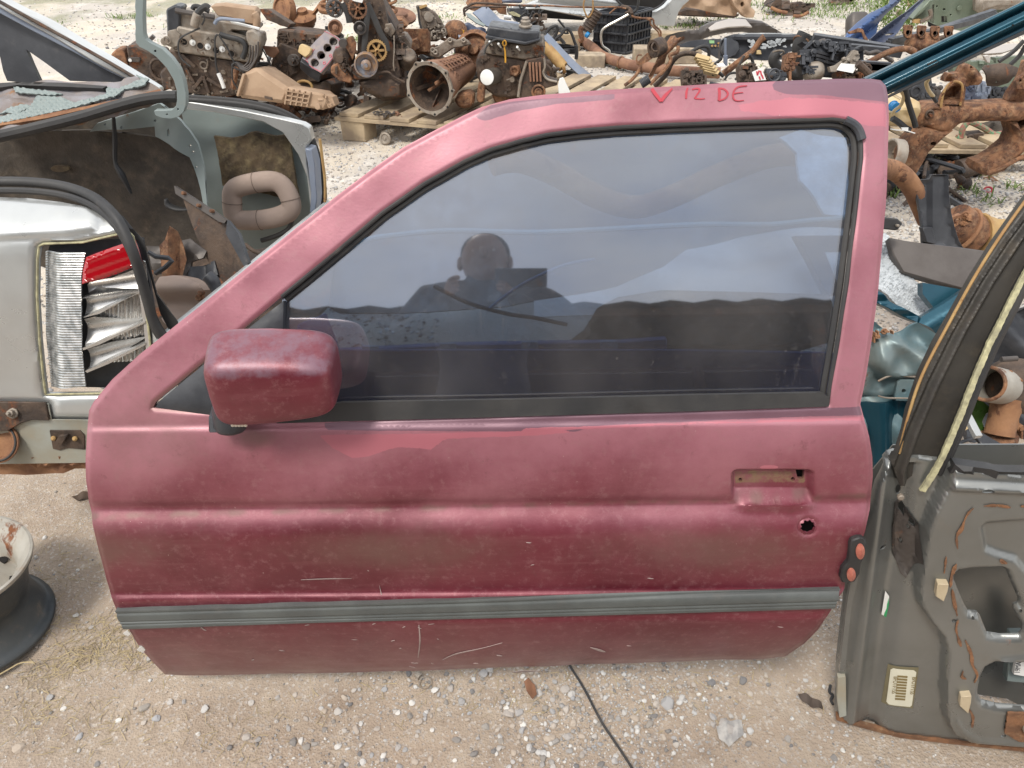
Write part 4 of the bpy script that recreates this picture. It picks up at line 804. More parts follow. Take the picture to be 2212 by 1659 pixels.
sc_car.add('rear_pillar', sh(ZA((-300, -290), (0, -90), (120, 0), (600, 240), (1000, 480), (1400, 710), (1690, 895), (1990, 1080), (1995, 1130), (1900, 1080), (1670, 960), (1300, 765), (900, 535), (400, 240), (0, 10), (-300, -160)), PI_, th=.06, off=.045, step=20, offf=lambda x, y: .004*np.sin(x/30)), m_silver, bevel=.003)
sc_car.add('window_rubber', tube([PI_.p(*ZA(q), .05) for q in ((-300, -150), (0, 22), (500, 300), (1000, 575), (1400, 800), (1680, 965))], .004, seg=6), m_rustd, bevel=0)
HG = Plane(370, 200, 1.72, 8, 8)
hin = ZB((75, -60), (145, -60), (142, 150), (148, 320), (165, 375), (210, 410), (330, 470), (420, 560), (490, 660), (535, 780), (556, 900), (556, 1010), (530, 1080), (480, 1125), (410, 1142), (330, 1135), (262, 1108), (250, 1062), (330, 1062), (420, 1056), (462, 1015), (472, 960), (468, 870), (440, 770), (370, 650), (270, 545), (190, 490), (110, 450), (75, 410), (68, 330), (72, 270), (66, 200), (74, 130), (66, 60))
sc_car.add('boot_hinge', sh(hin, HG, th=.028, off=.0, holes=[ZB(*ell(262, 492, 12, 12, 10)), ZB(*ell(480, 1050, 9, 9, 8)), ZB(*ell(374, 1100, 9, 9, 8))]), m_inner, bevel=.004, ang=50)
# number plate of small wires on the rear deck etc. is skipped; things lying in the boot follow
sc_car.done()
hp = RW.p(*YA((1700, 640)), .10); HR = Plane(*YA((1700, 640)), hp.y, -10, 14)
ring_ = cat(YA((1525, 560), (1690, 515), (1800, 520), (1865, 590), (1885, 690), (1790, 745), (1620, 765), (1525, 745), (1505, 650)), 5, closed=True)
def closed_tube(P, r, seg=14, flat=1.0, nrm=None):
    n = len(P); V = []; F_ = []
    for i in range(n):
        t = (P[(i+1) % n]-P[i-1]).normalized(); a = t.cross(nrm).normalized()
        for j in range(seg):
            b_ = 2*math.pi*j/seg; V.append(P[i]+a*(r*math.cos(b_))+nrm*(r*flat*math.sin(b_)))
    for i in range(n):
        i2 = (i+1) % n
        for j in range(seg): F_.append((i*seg+j, i2*seg+j, i2*seg+(j+1) % seg, i*seg+(j+1) % seg))
    return np.array(V), F_
hr = Thing('headrest', 'beige cloth headrest with an open centre lying in the boot of the silver car', 'headrest')
hr.add('cushion', closed_tube([HR.p(u, v) for u, v in ring_], 21.5*mpx(HR.p(570, 430)), 16, .8, HR.n), m_beigef, bevel=0)
m_seam = M('seam_thread', (.20, .15, .12), rough=.9, bump=0)
for k in (4, 17, 28, 40):
    pa, pb, pc = HR.p(*ring_[k-1]), HR.p(*ring_[k]), HR.p(*ring_[(k+1) % len(ring_)]); a_ = (pc-pa).normalized().cross(HR.n).normalized(); r_ = 21.8*mpx(HR.p(570, 430)); hr.add('seam', tube([pb+a_*(r_*math.cos(t*.45))+HR.n*(r_*.8*math.sin(t*.45)) for t in range(-1, 9)], .0011, seg=5), m_seam, bevel=0)
hr.add('post', tube([HR.p(*YA(q), -.005) for q in ((1895, 750), (1870, 820), (1790, 865), (1695, 895))], .007, seg=8), m_rubber, bevel=0)
hr.done()
H2 = Plane(*YA((1200, 1280)), 1.52, -5, 30)
h2 = Thing('headrest', 'second beige headrest half hidden low in the boot beside the black rubber seal', 'headrest')
h2.add('cushion', sh(YA((1030, 1130), (1110, 1120), (1220, 1140), (1320, 1180), (1345, 1215), (1290, 1290), (1250, 1330), (1120, 1450), (1060, 1400), (1040, 1250)), H2, th=.05, step=5, offf=lambda x, y: .02*np.sin((y-600)/13)), m_beigef, bevel=.01)
h2.add('bolt', join(cz(H2, *YA((1310, 1265)), 7, .02, .02), cz(H2, *YA((1318, 1235)), 5, .03, .02)), m_rust); h2.done()
B1 = Plane(*YA((1400, 850)), 1.66, -20, 28)
b1 = Thing('trim_board', 'dark warped board with drilled metal edge standing among boot junk', 'board')
b1.add('board', sh(YA((1150, 560), (1490, 790), (1560, 860), (1620, 1060), (1440, 1170), (1380, 1100), (1330, 980), (1240, 760)), B1, th=.008, step=10, offf=lambda x, y: .006*np.sin(x/16)), m_rustd)
b1.add('edge_rail', sh(YA((1150, 543), (1490, 765), (1475, 785), (1440, 775), (1160, 595)), B1, th=.012, off=.012), m_steelp)
b1.add('edge_flap', sh(YA((1490, 765), (1560, 850), (1625, 1040), (1605, 1075), (1480, 850)), B1, th=.012, off=.010), m_plastic)
for q in ((1203, 590), (1300, 670), (1385, 705)): b1.add('screw', cz(B1, *YA(q), 4, .01, .012), m_rust)
b1.done()
b2 = Plane(*YA((1120, 950)), 1.60, 20, 20)
one('wheel_arch_piece', 'brown pointed panel scrap standing upright in the boot', 'panel', sh(YA((1100, 800), (1150, 840), (1190, 940), (1210, 1020), (1180, 1130), (1050, 1130), (1030, 930), (1070, 890)), b2, th=.01, step=8, offf=lambda x, y: .01*np.sin(x/8)), m_rust)
one('liner_scrap', 'dark grey torn liner scrap behind the pointed brown panel', 'liner', sh(YA((950, 930), (1050, 930), (1230, 880), (1330, 960), (1320, 1010), (1230, 1030), (1210, 1120), (1000, 1110)), Plane(*YA((1120, 950)), 1.64, 0, 35), th=.01, step=10, offf=lambda x, y: .012*np.sin(x/17)*np.sin(y/11)), m_steelp)
one('lamp_bracket', 'black plastic frame with a pointed corner beside the boot seal', 'bracket', tube([Plane(330, 560, 1.50, 0, 20).p(*YA(q)) for q in ((960, 970), (1010, 1000), (1090, 1008), (1115, 1025), (1070, 1070), (1005, 1110))], .006, seg=6, smooth=False), m_plastic)
one('rubber_handle', 'rounded black rubber grip sticking up at the boot lip', 'grip', tube([Plane(455, 590, 1.5, 0, 20).p(*YA(q)) for q in ((1410, 1230), (1380, 1160), (1340, 1120))], [.012, .016, .015], seg=10), m_plastic)
one('black_duct', 'black ducting lying under the boards in the boot', 'duct', join(sh(YA((1200, 1080), (1400, 1030), (1420, 1120), (1330, 1180), (1190, 1140)), Plane(430, 590, 1.62, 0, 40), th=.03, step=8, offf=lambda x, y: .01*np.sin(x/9))), m_plastic)
one('bent_pull_handle', 'curved black strap piece lying on the boot carpet', 'strap', tube([BK.p(*YA(q), .06) for q in ((1075, 625), (1090, 665), (1150, 690), (1220, 695))], [.008, .013, .012, .006], seg=8, flat=.5), m_rubber)
one('wire_end', 'rusty cable lying under the headrest', 'cable', tube([FLR.p(*YA(q), .0) for q in ((1590, 920), (1640, 960), (1720, 990), (1760, 985))], .006, seg=7), m_rustd)

# ================================================================== loose steel wheel, bottom left
c0 = Zp(-55, 1352, .022); c1 = c0-RTV*.057+UPV*.13-ray(-80, 1280).normalized()*.125; ax = (c1-c0).normalized(); hh = (c1-c0).length
wh = Thing('steel_wheel', 'bare steel wheel with cream face and dark barrel lying on the dirt at bottom left', 'wheel')
wh.add('rim_barrel', lathe(c0, ax, [(a*.80, b_) for a, b_ in [(.183, -.006), (.196, -.004), (.199, .002), (.196, .008), (.184, .012), (.172, .018), (.168, .04), (.150, .055), (.150, .085), (.158, .095), (.171, hh-.03), (.180, hh-.014), (.190, hh-.010), (.190, hh-.004)]], 72, close=False), m_wheeld, bevel=0, ang=50)
wh.add('rim_face', lathe(c0, ax, [(a*.80, b_) for a, b_ in [(.190, hh-.006), (.194, hh), (.193, hh+.005), (.186, hh+.006), (.178, hh-.004), (.165, hh-.020), (.150, hh-.028), (.142, hh-.050), (.138, hh-.075), (.120, hh-.072), (.10, hh-.055), (.07, hh-.05), (.05, hh-.07), (.03, hh-.07)]], 72, close=False), m_wheel, bevel=0, ang=50)
for k in range(8):
    a = 2*math.pi*k/8+.35; x_, y_, _ = basis(ax); c = c0+x_*(.097*math.cos(a))+y_*(.097*math.sin(a))+ax*(hh-.0715)
    wh.add('vent_hole', lathe(c, ax, [(.013, 0), (.013, .002)], 16), m_hole, bevel=0)
wh.done()
# ================================================================== grey door shell, right
GD = Prof(1850, .700, -12, [(1680, 6), (1560, 6), (1100, 8), (1000, 10), (960, 16), (800, 24), (500, 30), (330, 32)], smooth=10)
gdoor = Thing('car_door', 'bare grey door shell seen from inside with cut-outs and rust at the right edge', 'car door')
pan = [(1806, 1552), (1806, 1500), (1809, 1438), (1826, 1287), (1845, 1200), (1866, 1135), (1884, 1083), (1893, 1045), (1902, 1022), (1912, 998), (1921, 986), (1934, 982), (1990, 984), (2034, 988), (2100, 992), (2330, 1012), (2330, 1690), (2212, 1622), (2060, 1604), (1943, 1591), (1860, 1568)]
B_ = YE((640, 92), (622, 180), (590, 240), (545, 330), (510, 430), (495, 520), (480, 640), (468, 720), (480, 800), (540, 890), (590, 950), (608, 1020), (603, 1120), (600, 1250), (612, 1370), (650, 1440), (730, 1480), (1300, 1520), (1300, 92))
hA = YE((650, 665), (652, 640), (675, 622), (740, 612), (880, 606), (905, 618), (925, 670), (968, 768), (965, 785), (945, 792), (942, 815), (962, 850), (985, 890), (988, 920), (970, 942), (880, 945), (815, 935), (800, 900), (780, 850), (762, 830), (722, 828), (705, 800), (670, 720))
hB = YE((768, 1215), (780, 1150), (805, 1100), (850, 1076), (920, 1070), (1300, 1080), (1300, 1310), (1000, 1300), (860, 1288), (790, 1270), (770, 1245))
hC = YE(*ell(798, 209, 32, 15, 12)); hD = YE(*ell(318, 564, 20, 11, 12)); hE = YE(*ell(645, 858, 12, 9, 10)); hF = YE(*ell(738, 847, 8, 7, 8)); hG = YE(*ell(970, 808, 8, 8, 8)); hH = YE(*ell(890, 1425, 14, 9, 10)); hI = YE((412, 335), (438, 375), (432, 428), (402, 395)); hJ = YE((455, 415), (486, 440), (482, 470), (450, 455)); hK = YE(*ell(402, 290, 15, 26, 12)); hM = YE((1000, 450), (1100, 430), (1100, 560), (1020, 550), (1000, 520))
def gd_off(x, y):
    o = .030*sm(sdist(x, y, B_), -5, 9)
    for h in (hA, hB): o += -.008*(1-sm(-sdist(x, y, h), 0, 9))
    o += -.010*sm(sdist(x, y, YE((770, 400), (790, 520), (850, 545), (940, 570), (1010, 650), (1300, 700), (1300, 330), (800, 370))), -2, 12)
    o += .010*np.exp(-((y-(1026+(x-2100)*.05))/9)**2)*sm(x, 2030, 2050)
    e = x-(1806+(1552-y)*.135*(y > 1000)); o += .012*np.exp(-((e-30)/14)**2)-.012*np.exp(-((e-78)/22)**2)
    o += -.014*(1-sm(sdist(x, y, pan), 0, 6))
    r1 = YE((830, 1040), (1300, 990), (1300, 1040), (900, 1066)); o += .006*sm(sdist(x, y, r1), -3, 8)
    l2_ = sdist(x, y, YE((690, 1420), (760, 1460), (1300, 1500), (1300, 1480), (780, 1440), (700, 1390), (660, 1330), (655, 1360))); o += .005*sm(l2_, -3, 4)
    o += -.008*sm(sdist(x, y, YE((400, 340), (500, 450), (500, 600), (430, 710), (380, 620), (370, 480))), -2, 8)
    return o
gp = gdoor.add('inner_pressing', sh(pan, GD, th=.004, step=4.6, stepv=4.6, holes=[hA, hB, hC, hD, hE, hF, hG, hH, hI, hJ, hK], offf=gd_off, dstep=6), m_greyp, bevel=0, ang=60)
gdoor.add('outer_panel', sh([(1830, 1540), (1850, 1300), (1900, 1100), (1960, 1030), (2330, 1030), (2330, 1660), (2212, 1600)], GD, th=.003, off=-.09, step=80), m_greyp, bevel=0, label='inside of the outer door skin, seen through the cut-outs')
frm = [(1921, 990), (1934, 981), (1947, 940), (1960, 892), (1990, 805), (2020, 742), (2050, 690), (2100, 600), (2150, 520), (2212, 432), (2300, 320), (2330, 320), (2330, 430), (2262, 510), (2212, 592), (2185, 642), (2150, 712), (2110, 800), (2080, 870), (2052, 935), (2038, 990), (2030, 1004), (1990, 1030), (1940, 1040)]
mid = [(1932, 1010), (1960, 930), (2005, 825), (2060, 715), (2120, 610), (2180, 520), (2260, 415)]
def fr_off(x, y):
    xs = np.interp(y, [p[1] for p in mid][::-1], [p[0] for p in mid][::-1]); return .012*np.exp(-((x-xs-14)/9)**2)-.010*sm(x-xs, 20, 34)+.006*np.exp(-((x-xs+10)/5)**2)
m_frame = M('dark_grimy_paint', (.050, .045, .038), (.035, .032, .028), rough=.5, metal=.2, rust=.03, dirt=.3, dc=(.12, .095, .065), bump=.1, sc=9)
fi = gdoor.add('window_frame', sh(frm, GD, th=.02, step=3.2, dstep=10, off=.004, offf=fr_off), m_frame, bevel=0, ang=60)
gdoor.add('frame_edge_rust', tube([GD.p(u, v, .006) for u, v in [(1940, 975), (1960, 894), (1990, 806), (2050, 691), (2100, 601), (2150, 521), (2212, 433), (2300, 321)]], .0022, seg=6), m_yrust, parent=fi, bevel=0)
yl = [(1985, 1050), (2008, 1015), (2030, 975), (2062, 900), (2095, 815), (2128, 738), (2160, 675), (2195, 605), (2240, 530), (2330, 405)]
gdoor.add('chalky_seal_line', sh([(u-3, v) for u, v in yl]+[(u+9, v+2) for u, v in yl[::-1]], GD, th=.006, off=.013, step=5, offf=lambda x, y: .0012*np.sin(x/3)*np.sin(y/4)), m_lime, parent=fi, bevel=0)
gdoor.add('window_run', tube([GD.p(u+16, v+6, -.002) for u, v in yl[1:]], .010, seg=8), m_rubber, parent=fi, bevel=0)
gdoor.add('sill_seal', sh(YE((628, 148), (650, 100), (820, 112), (850, 120), (1300, 150), (1300, 200), (880, 182), (845, 165), (700, 158)), GD, th=.02, off=.028, step=16, offf=lambda x, y: .006*np.sin((y-985)/4)), m_rubber, bevel=.001)
gdoor.add('door_lock_plate', sh(YE((385, 350), (410, 335), (440, 380), (495, 450), (498, 590), (470, 640), (430, 708), (405, 690), (370, 590), (372, 480)), GD, th=.006, off=.0, step=5, offf=lambda x, y: gd_off(x, y)+.004+.001*np.sin(x)*np.sin(y/2), holes=[hI, hJ, YE(*ell(450, 470, 9, 13, 8)), YE(*ell(415, 548, 8, 14, 8))]), m_steelp, bevel=0)
gdoor.add('lock_knob', cz(GD if hasattr(GD, 'n') else Plane(1945, 1068, GD.p(1945, 1068).y, -12, 8), *YE((403, 300)), 7, .01, .008), m_alu)
for a in ((555, 650, 608, 652, 602, 690, 585, 738, 545, 712), (672, 1205, 722, 1200, 720, 1235, 708, 1290, 665, 1250)):
    P = YE(*[(a[i], a[i+1]) for i in range(0, 10, 2)]); gdoor.add('trim_clip', sh(P, GD, th=.014, off=.042), m_clip, bevel=.001)
gdoor.add('label_green', sh(YE((334, 792), (354, 820), (352, 860), (338, 924), (315, 908)), GD, th=.0006, off=.004, offf=lambda x, y: gd_off(x, y)), m_white, parent=gp, bevel=0, label='small white and green sticker')
gdoor.add('label_green_band', sh(YE((351, 828), (352, 860), (338, 924), (326, 915), (340, 868)), GD, th=.0006, off=.0048, offf=lambda x, y: gd_off(x, y)), M('green_print', (.04, .38, .14), bump=0), parent=gp, bevel=0)
def goff(x, y): return gd_off(x, y)
gdoor.add('sticker_backing', sh(YE((345, 1148), (495, 1155), (465, 1358), (312, 1340)), GD, th=.0006, off=.002, step=6, offf=goff), M('old_glue_brown', (.16, .14, .08), bump=.2, dirt=.3), parent=gp, bevel=0)
gdoor.add('sticker', sh(rr if False else YE((368, 1160), (470, 1166), (482, 1176), (460, 1340), (450, 1348), (345, 1338), (335, 1328), (356, 1170)), GD, th=.0006, off=.0032, step=6, offf=goff), M('beige_sticker', (.62, .60, .48), bump=0, dirt=.15), parent=gp, bevel=0, label='beige printed sticker')
m_print = M('brown_print', (.20, .15, .06), bump=0)
bars = []
for k in range(9):
    y0_ = 1190+k*14; x0_ = 388-(k*14)*.10; bars.append(sh(YE((x0_, y0_), (x0_+50, y0_+3), (x0_+49, y0_+12), (x0_-1, y0_+9)), GD, th=.0004, off=.0040, offf=goff))
gdoor.add('barcode', join(*bars), m_print, parent=gp, bevel=0, kind='stuff')
def text_on(txt, org, ex, ey, size):
    cu = bpy.data.curves.new('t', 'FONT'); cu.body = txt; cu.size = size; cu.extrude = .0002; ob = bpy.data.objects.new('t', cu); me = ob.to_mesh(); V = [Vector(org)+Vector(ex)*v.co.x+Vector(ey)*v.co.y+Vector(ex).cross(Vector(ey))*v.co.z for v in me.vertices]; F_ = [tuple(p.vertices) for p in me.polygons]; ob.to_mesh_clear(); bpy.data.objects.remove(ob); bpy.data.curves.remove(cu); return np.array([tuple(v) for v in V]), F_
def dirs(sf, a, b_, o): p = sf.p(*a, o); q = sf.p(*b_, o); e = (q-p).normalized(); n = Vector(sf.map([a[0]], [a[1]])[1][0]); return p, e, n.cross(e).normalized()
lets = []
for a, b_ in (((370, 1195), (355, 1325)), ((462, 1195), (445, 1325))):
    p, e, f = dirs(GD, YE(a), YE(b_), float(goff(np.array([YE(a)[0]]), np.array([YE(a)[1]]))[0])+.0045); lets.append(text_on('BFOTFTSS', p, e, f, .011))
gdoor.add('sticker_text', join(*lets), m_print, parent=gp, bevel=0, kind='stuff')
# rust running along the bonded seam
rr_ = random.Random(4)
for s_ in ([(735, 300), (700, 340), (680, 400), (655, 440), (660, 500)], [(655, 575), (640, 610), (625, 690)], [(635, 700), (645, 760), (660, 830)], [(665, 850), (655, 900), (680, 980)], [(700, 950), (730, 1020), (735, 1070), (760, 1120), (745, 1160)], [(785, 290), (850, 286), (915, 296)], [(965, 290), (1030, 295)], [(720, 1290), (740, 1330), (735, 1380)], [(690, 1100), (685, 1130), (705, 1140)], [(605, 540), (595, 620)], [(865, 555), (900, 570)]):
    P = cat(YE(*s_), 3); L_, R2 = [], []
    for i, p in enumerate(P):
        a = P[max(0, i-1)]; b_ = P[min(len(P)-1, i+1)]; tx, ty = b_[0]-a[0], b_[1]-a[1]; q = math.hypot(tx, ty)+1e-6; w_ = rr_.uniform(1.2, 5.0)*(.4 if i in (0, len(P)-1) else 1); L_.append((p[0]-ty/q*w_, p[1]+tx/q*w_)); R2.append((p[0]+ty/q*w_*.8, p[1]-tx/q*w_*.8))
    gdoor.add('rust_scab', sh(L_+R2[::-1], GD, th=.001, off=.0022, step=3, offf=lambda x, y: gd_off(x, y)+.0006*np.sin(x)*np.sin(y)), m_greyrust, parent=gp, bevel=0)
gdoor.add('rusty_bracket', sh(YE((905, 1298), (1300, 1310), (1300, 1460), (960, 1440), (890, 1400)), GD, th=.004, off=.036, step=8, offf=lambda x, y: .001*np.sin(x/3)*np.sin(y/3)), m_greyrust, bevel=0)
gdoor.add('hinge_bolt', lathe(GD.p(*YE((1010, 1372)), .036), -_F, [(.014, 0), (.014, .004), (.010, .005), (.010, .016), (.004, .018)], 8), m_alu)
gdoor.add('bottom_rust', sh([(1806, 1542), (1860, 1562), (1943, 1584), (2060, 1598), (2212, 1614), (2330, 1650), (2330, 1676), (2212, 1620), (2060, 1604), (1943, 1590), (1860, 1568), (1806, 1552)], GD, th=.010, off=.004, step=5), m_greyrust, bevel=0)
gdoor.add('hinge_plate', sh(YE((90, 1190), (128, 1188), (132, 1380), (98, 1390), (86, 1300)), GD, th=.01, off=.008, step=6), m_silverd, bevel=.001)
gdoor.add('edge_rail', sh([(1811, 1440), (1822, 1440), (1836, 1300), (1852, 1230), (1860, 1190), (1850, 1190), (1836, 1240), (1826, 1300)], GD, th=.012, off=.012, step=14), m_greyp, bevel=.001)
gdoor.add('inner_cable', tube([GD.p(*YE(q), -.02) for q in ((690, 618), (740, 645), (850, 650), (905, 645))], .0035, seg=6), m_white, bevel=0)
gdoor.add('regulator_channel', sh(YE((985, 1070), (1060, 1070), (1060, 1310), (960, 1300), (975, 1200)), GD, th=.02, off=-.03), m_inner, bevel=.002)
gdoor.add('regulator_tab', sh(YE((1000, 1110), (1060, 1100), (1060, 1240), (980, 1225)), GD, th=.01, off=-.012), m_white, bevel=.002)
p, e, f = dirs(GD, YE((1012, 1215)), YE((1030, 1080)), -.0115); gdoor.add('stamped_text', text_on('19MAI091', p, e, -f if (-f).dot(RTV) < 0 else f, .012), m_plastic, bevel=0, kind='stuff')
gdoor.done()
# ================================================================== long pallet carrying the engines
def pallet(name, label, O, e1, e2, L1, L2, zt, nplank, mat, broken=()):
    """O: front left corner; e1 along the front, e2 away; planks run along e2"""
    t = Thing(name, label, 'pallet'); e1 = Vector(e1).normalized(); e2 = Vector(e2).normalized(); O = Vector((O[0], O[1], 0)); Zv = Vector((0, 0, 1)); rr = random.Random(int(O.x*100))
    for i in range(nplank):
        if i in broken: continue
        c = O+e1*(L1*(i+.5)/nplank)+e2*(L2/2+rr.uniform(-.012, .012))+Zv*(zt-.010); a = rr.uniform(-.012, .012)
        t.add('plank', box(c, (e1+e2*a)*(L1/nplank*.36), (e2-e1*a)*(L2/2), Zv*.010), mat, bevel=.002)
    for k in (0, .5, 1):
        c = O+e1*(L1/2)+e2*(L2*(.04+.92*k))+Zv*(zt-.031); t.add('cross_board', box(c, e1*(L1/2), e2*.048, Zv*.010), mat, bevel=.002)
    for k in (0, .5, 1):
        for j in (0, .5, 1):
            t.add('block', box(O+e1*(L1*(.06+.88*j))+e2*(L2*(.05+.9*k))+Zv*((zt-.042)/2), e1*.07, e2*.05, Zv*((zt-.042)/2)), mat, bevel=.004)
    return t.done()
a_ = Zp(*ZC((20, 1135)), .12); b_ = Zp(*ZC((1110, 1225)), .12); e1 = (b_-a_).normalized(); e2 = Vector((-e1.y, e1.x, 0))+e1*.30
pallet('pallet', 'weathered wooden pallet carrying the engines, its left end seen above the red door', a_, e1, e2, 1.55, 1.05, .15, 10, m_woody)
one('caster_wheel', 'small grey wheel leaning on a pallet block', 'wheel', lathe(Zp(*ZC((505, 1330)), .03)+Vector((0, 0, .0)), (-.3, -1, .25), [(.03, -.012), (.034, -.006), (.034, .006), (.024, .01), (.02, .004), (.008, .004), (.006, .012)], 20), m_alu)
CP = Plane(*ZC((550, 1080)), yg(*ZC((550, 1080)), .16), 0, 60); ch = Thing('chain', 'dull purple-grey chain heaped on the pallet planks', 'chain'); rr = random.Random(3)
for k in range(20):
    u = 400+k*13+rr.uniform(-6, 6); v = 1075+22*math.sin(k*1.1)+rr.uniform(-12, 12)+k*1.2; ch.add('link', rg_(CP, *ZC((u, v)), 4.6, 1.3, .008*(k % 3), .6, ax=Vector((rr.uniform(-1, 1), rr.uniform(-1, 1), rr.uniform(.2, 1)))), m_steelp if k < 16 else m_redrust, bevel=0)
ch.done()

# ================================================================== engine with pale cylinder head, far left
E1 = Plane(*ZB((700, 700)), 4.12, 6, 4); E = Thing('engine', 'pale headed four cylinder engine with loose ignition leads, first from the left', 'engine', 'scrap engines on the pallet')
E.add('engine_block', slab(E1, ZB((385, 470), (520, 500), (1000, 570), (1205, 600), (1175, 690), (1120, 760), (1080, 900), (960, 930), (640, 905), (330, 850), (300, 700), (400, 600)), 0, .34), m_rustd, bevel=.01)
hd = E.add('cylinder_head', slab(E1, ZB((470, 250), (700, 300), (1240, 385), (1250, 470), (1205, 610), (1000, 580), (520, 510), (400, 480), (440, 400)), .03, .30), m_alu, bevel=.008)
E.add('valve_cover', slab(E1, ZB((480, 120), (640, 150), (850, 190), (1240, 270), (1240, 310), (1000, 290), (980, 305), (1235, 385), (700, 305), (470, 255)), .0, .20), m_alu, bevel=.012)
E.add('intake_manifold', join(slab(E1, ZB((790, 60), (900, 50), (1210, 90), (1240, 130), (1232, 240), (1100, 215), (990, 170), (860, 150)), -.05, .12), tb(E1, ZB((860, 90), (1000, 85), (1150, 100), (1225, 130)), 9, -.08), tb(E1, ZB((1210, 120), (1240, 180), (1230, 260)), 8, -.04)), m_beige, bevel=.006)
E.add('timing_cover', slab(E1, ZB((362, 90), (440, 48), (520, 68), (505, 120), (495, 300), (470, 370), (375, 420), (372, 250)), .02, .12), m_plastic, bevel=.008)
E.add('cover_pipe', tb(E1, ZB((455, 100), (620, 130), (830, 165)), 5.5, .03), m_steelp, bevel=0)
for q in ((540, 402), (695, 440), (846, 482), (992, 515)):
    E.add('exhaust_port', rg_(E1, *ZB(q), 7.6, 1.6, .03, 1.0), m_alud, parent=hd, bevel=0); E.add('port_bore', cz(E1, *ZB(q), 7, .022, .0095), m_hole, parent=hd, bevel=0)
for q in ((622, 408), (768, 448), (905, 470)):
    E.add('spark_plug', join(cz(E1, *ZB(q), 6.2, .03, .006), cz(E1, *ZB(q), 3, .034, .03, 2)), m_white, parent=hd, bevel=0)
E.add('casting_detail', join(clutter(E1, ZB((400, 480), (1190, 610), (1100, 880), (940, 910), (340, 840), (320, 700)), 46, 0, (1.6, 5), 1), clutter(E1, ZB((450, 280), (1230, 390), (1190, 590), (420, 470)), 30, .03, (1.3, 3.4), 2)), m_alud, bevel=0, kind='stuff')
E.add('casting_rib', join(*[bar(E1.p(*ZB(a), .01), E1.p(*ZB(b_), .01), .016, .03, up=E1.n) for a, b_ in (((725, 730), (630, 850)), ((725, 730), (780, 890)), ((760, 750), (900, 830)), ((515, 520), (650, 640)), ((560, 650), (640, 800)))]), m_rustd, bevel=.002, kind='stuff')
E.add('core_plug', rg_(E1, *ZB((728, 628)), 7, 2, .005), m_alud, bevel=0)
wt = E.add('water_outlet', join(slab(E1, ZB((380, 300), (450, 285), (500, 330), (480, 440), (420, 455), (375, 440)), .05, .08), cz(E1, *ZB((375, 385)), 8, .05, .05), rg_(E1, *ZB((375, 385)), 7, 1.6, .10)), m_alu, bevel=.004)
E.add('distributor', slab(E1, ZB((1130, 300), (1200, 285), (1265, 340), (1275, 420), (1225, 520), (1180, 480), (1135, 380)), .10, .09), m_alu, bevel=.008)
rr = random.Random(5)
for k, q in enumerate(((1175, 470), (1200, 480), (1228, 470), (1250, 440))):
    E.add('ignition_lead', tb(E1, ZB((q[0], q[1]-40), (q[0]-5, q[1]+60), (q[0]-25, q[1]+130), (1100+k*18, 640+k*12), (1040+k*10, 600+k*18)), 2.0, .13+.01*k), m_steelp, bevel=0)
for P, r_ in (([(690, 270), (560, 330), (495, 380), (482, 460), (510, 560), (600, 640)], 1.8), ([(870, 330), (900, 380), (960, 470), (1010, 580), (1110, 700), (1170, 800), (1190, 960)], 2.0), ([(860, 330), (835, 370), (838, 500), (845, 620), (865, 700)], 2.0), ([(1010, 610), (1000, 680), (1010, 780), (1060, 850), (1130, 900)], 1.8), ([(1120, 690), (1000, 640), (1040, 600), (1120, 640), (1200, 690), (1250, 600)], 2.0), ([(720, 130), (735, 180), (710, 240)], 1.8)):
    E.add('cable', tb(E1, ZB(*P), r_, .10), m_rubber, bevel=0)
E.add('plug_boot', tb(E1, ZB((868, 705), (900, 780), (922, 845)), 4.4, .12, smooth=False), m_white, bevel=0)
E.add('ignition_coil', tb(E1, ZB((668, 130), (645, 200), (635, 255)), 9, .10, smooth=False, seg=14), m_alu, bevel=.003); E.add('coil_boot', tb(E1, ZB((668, 130), (700, 90), (750, 60), (780, 80)), 6.5, .10), m_rubber, bevel=0)
E.add('rubber_hose', tb(E1, ZB((880, 330), (960, 355), (1050, 375), (1110, 410), (1130, 470), (1100, 560)), 6, .08, seg=10), m_rubber, bevel=0)
E.add('top_hose', tb(E1, ZB((620, 90), (640, 60), (700, 70), (780, 110)), 5, .02, seg=9), m_rubber, bevel=0)
E.add('breather_pipe', tb(E1, ZB((830, 230), (860, 190), (920, 180), (1010, 190), (1120, 200)), 3.6, .08), m_plasticg, bevel=0)
E.add('seal_rail', slab(E1, ZB((980, 208), (1000, 205), (1262, 270), (1258, 290), (1000, 225)), .06, .02), m_white)
E.add('support_tube', tb(E1, ZB((1050, 650), (1030, 720), (1005, 850)), 6, .05), m_rust, bevel=0)
E.done()
G1 = Plane(*ZB((1400, 800)), 3.95, -6, 12); E = Thing('gearbox', 'dusty tan gearbox casing with ribbed tail, below the first engine', 'gearbox')
E.add('bell_housing', slab(G1, ZB((1100, 690), (1240, 640), (1300, 690), (1510, 830), (1560, 870), (1500, 1000), (1200, 960), (1040, 935)), 0, .22), m_beige, bevel=.02)
E.add('gear_casing', slab(G1, ZB((1510, 835), (1640, 860), (1850, 895), (1925, 955), (1885, 1060), (1700, 1030), (1495, 1000)), .01, .16), m_beige, bevel=.01)
for i in range(5): E.add('rib', bar(G1.p(*ZB((1535+i*55, 848+i*9)), .012), G1.p(*ZB((1510+i*53, 1000+i*6)), .012), .006, .02, up=G1.n), m_beige, bevel=0)
for i in range(3): E.add('rib', bar(G1.p(*ZB((1525-i*8, 870+i*42)), .012), G1.p(*ZB((1750-i*8, 908+i*42)), .012), .006, .02, up=G1.n), m_beige, bevel=0)
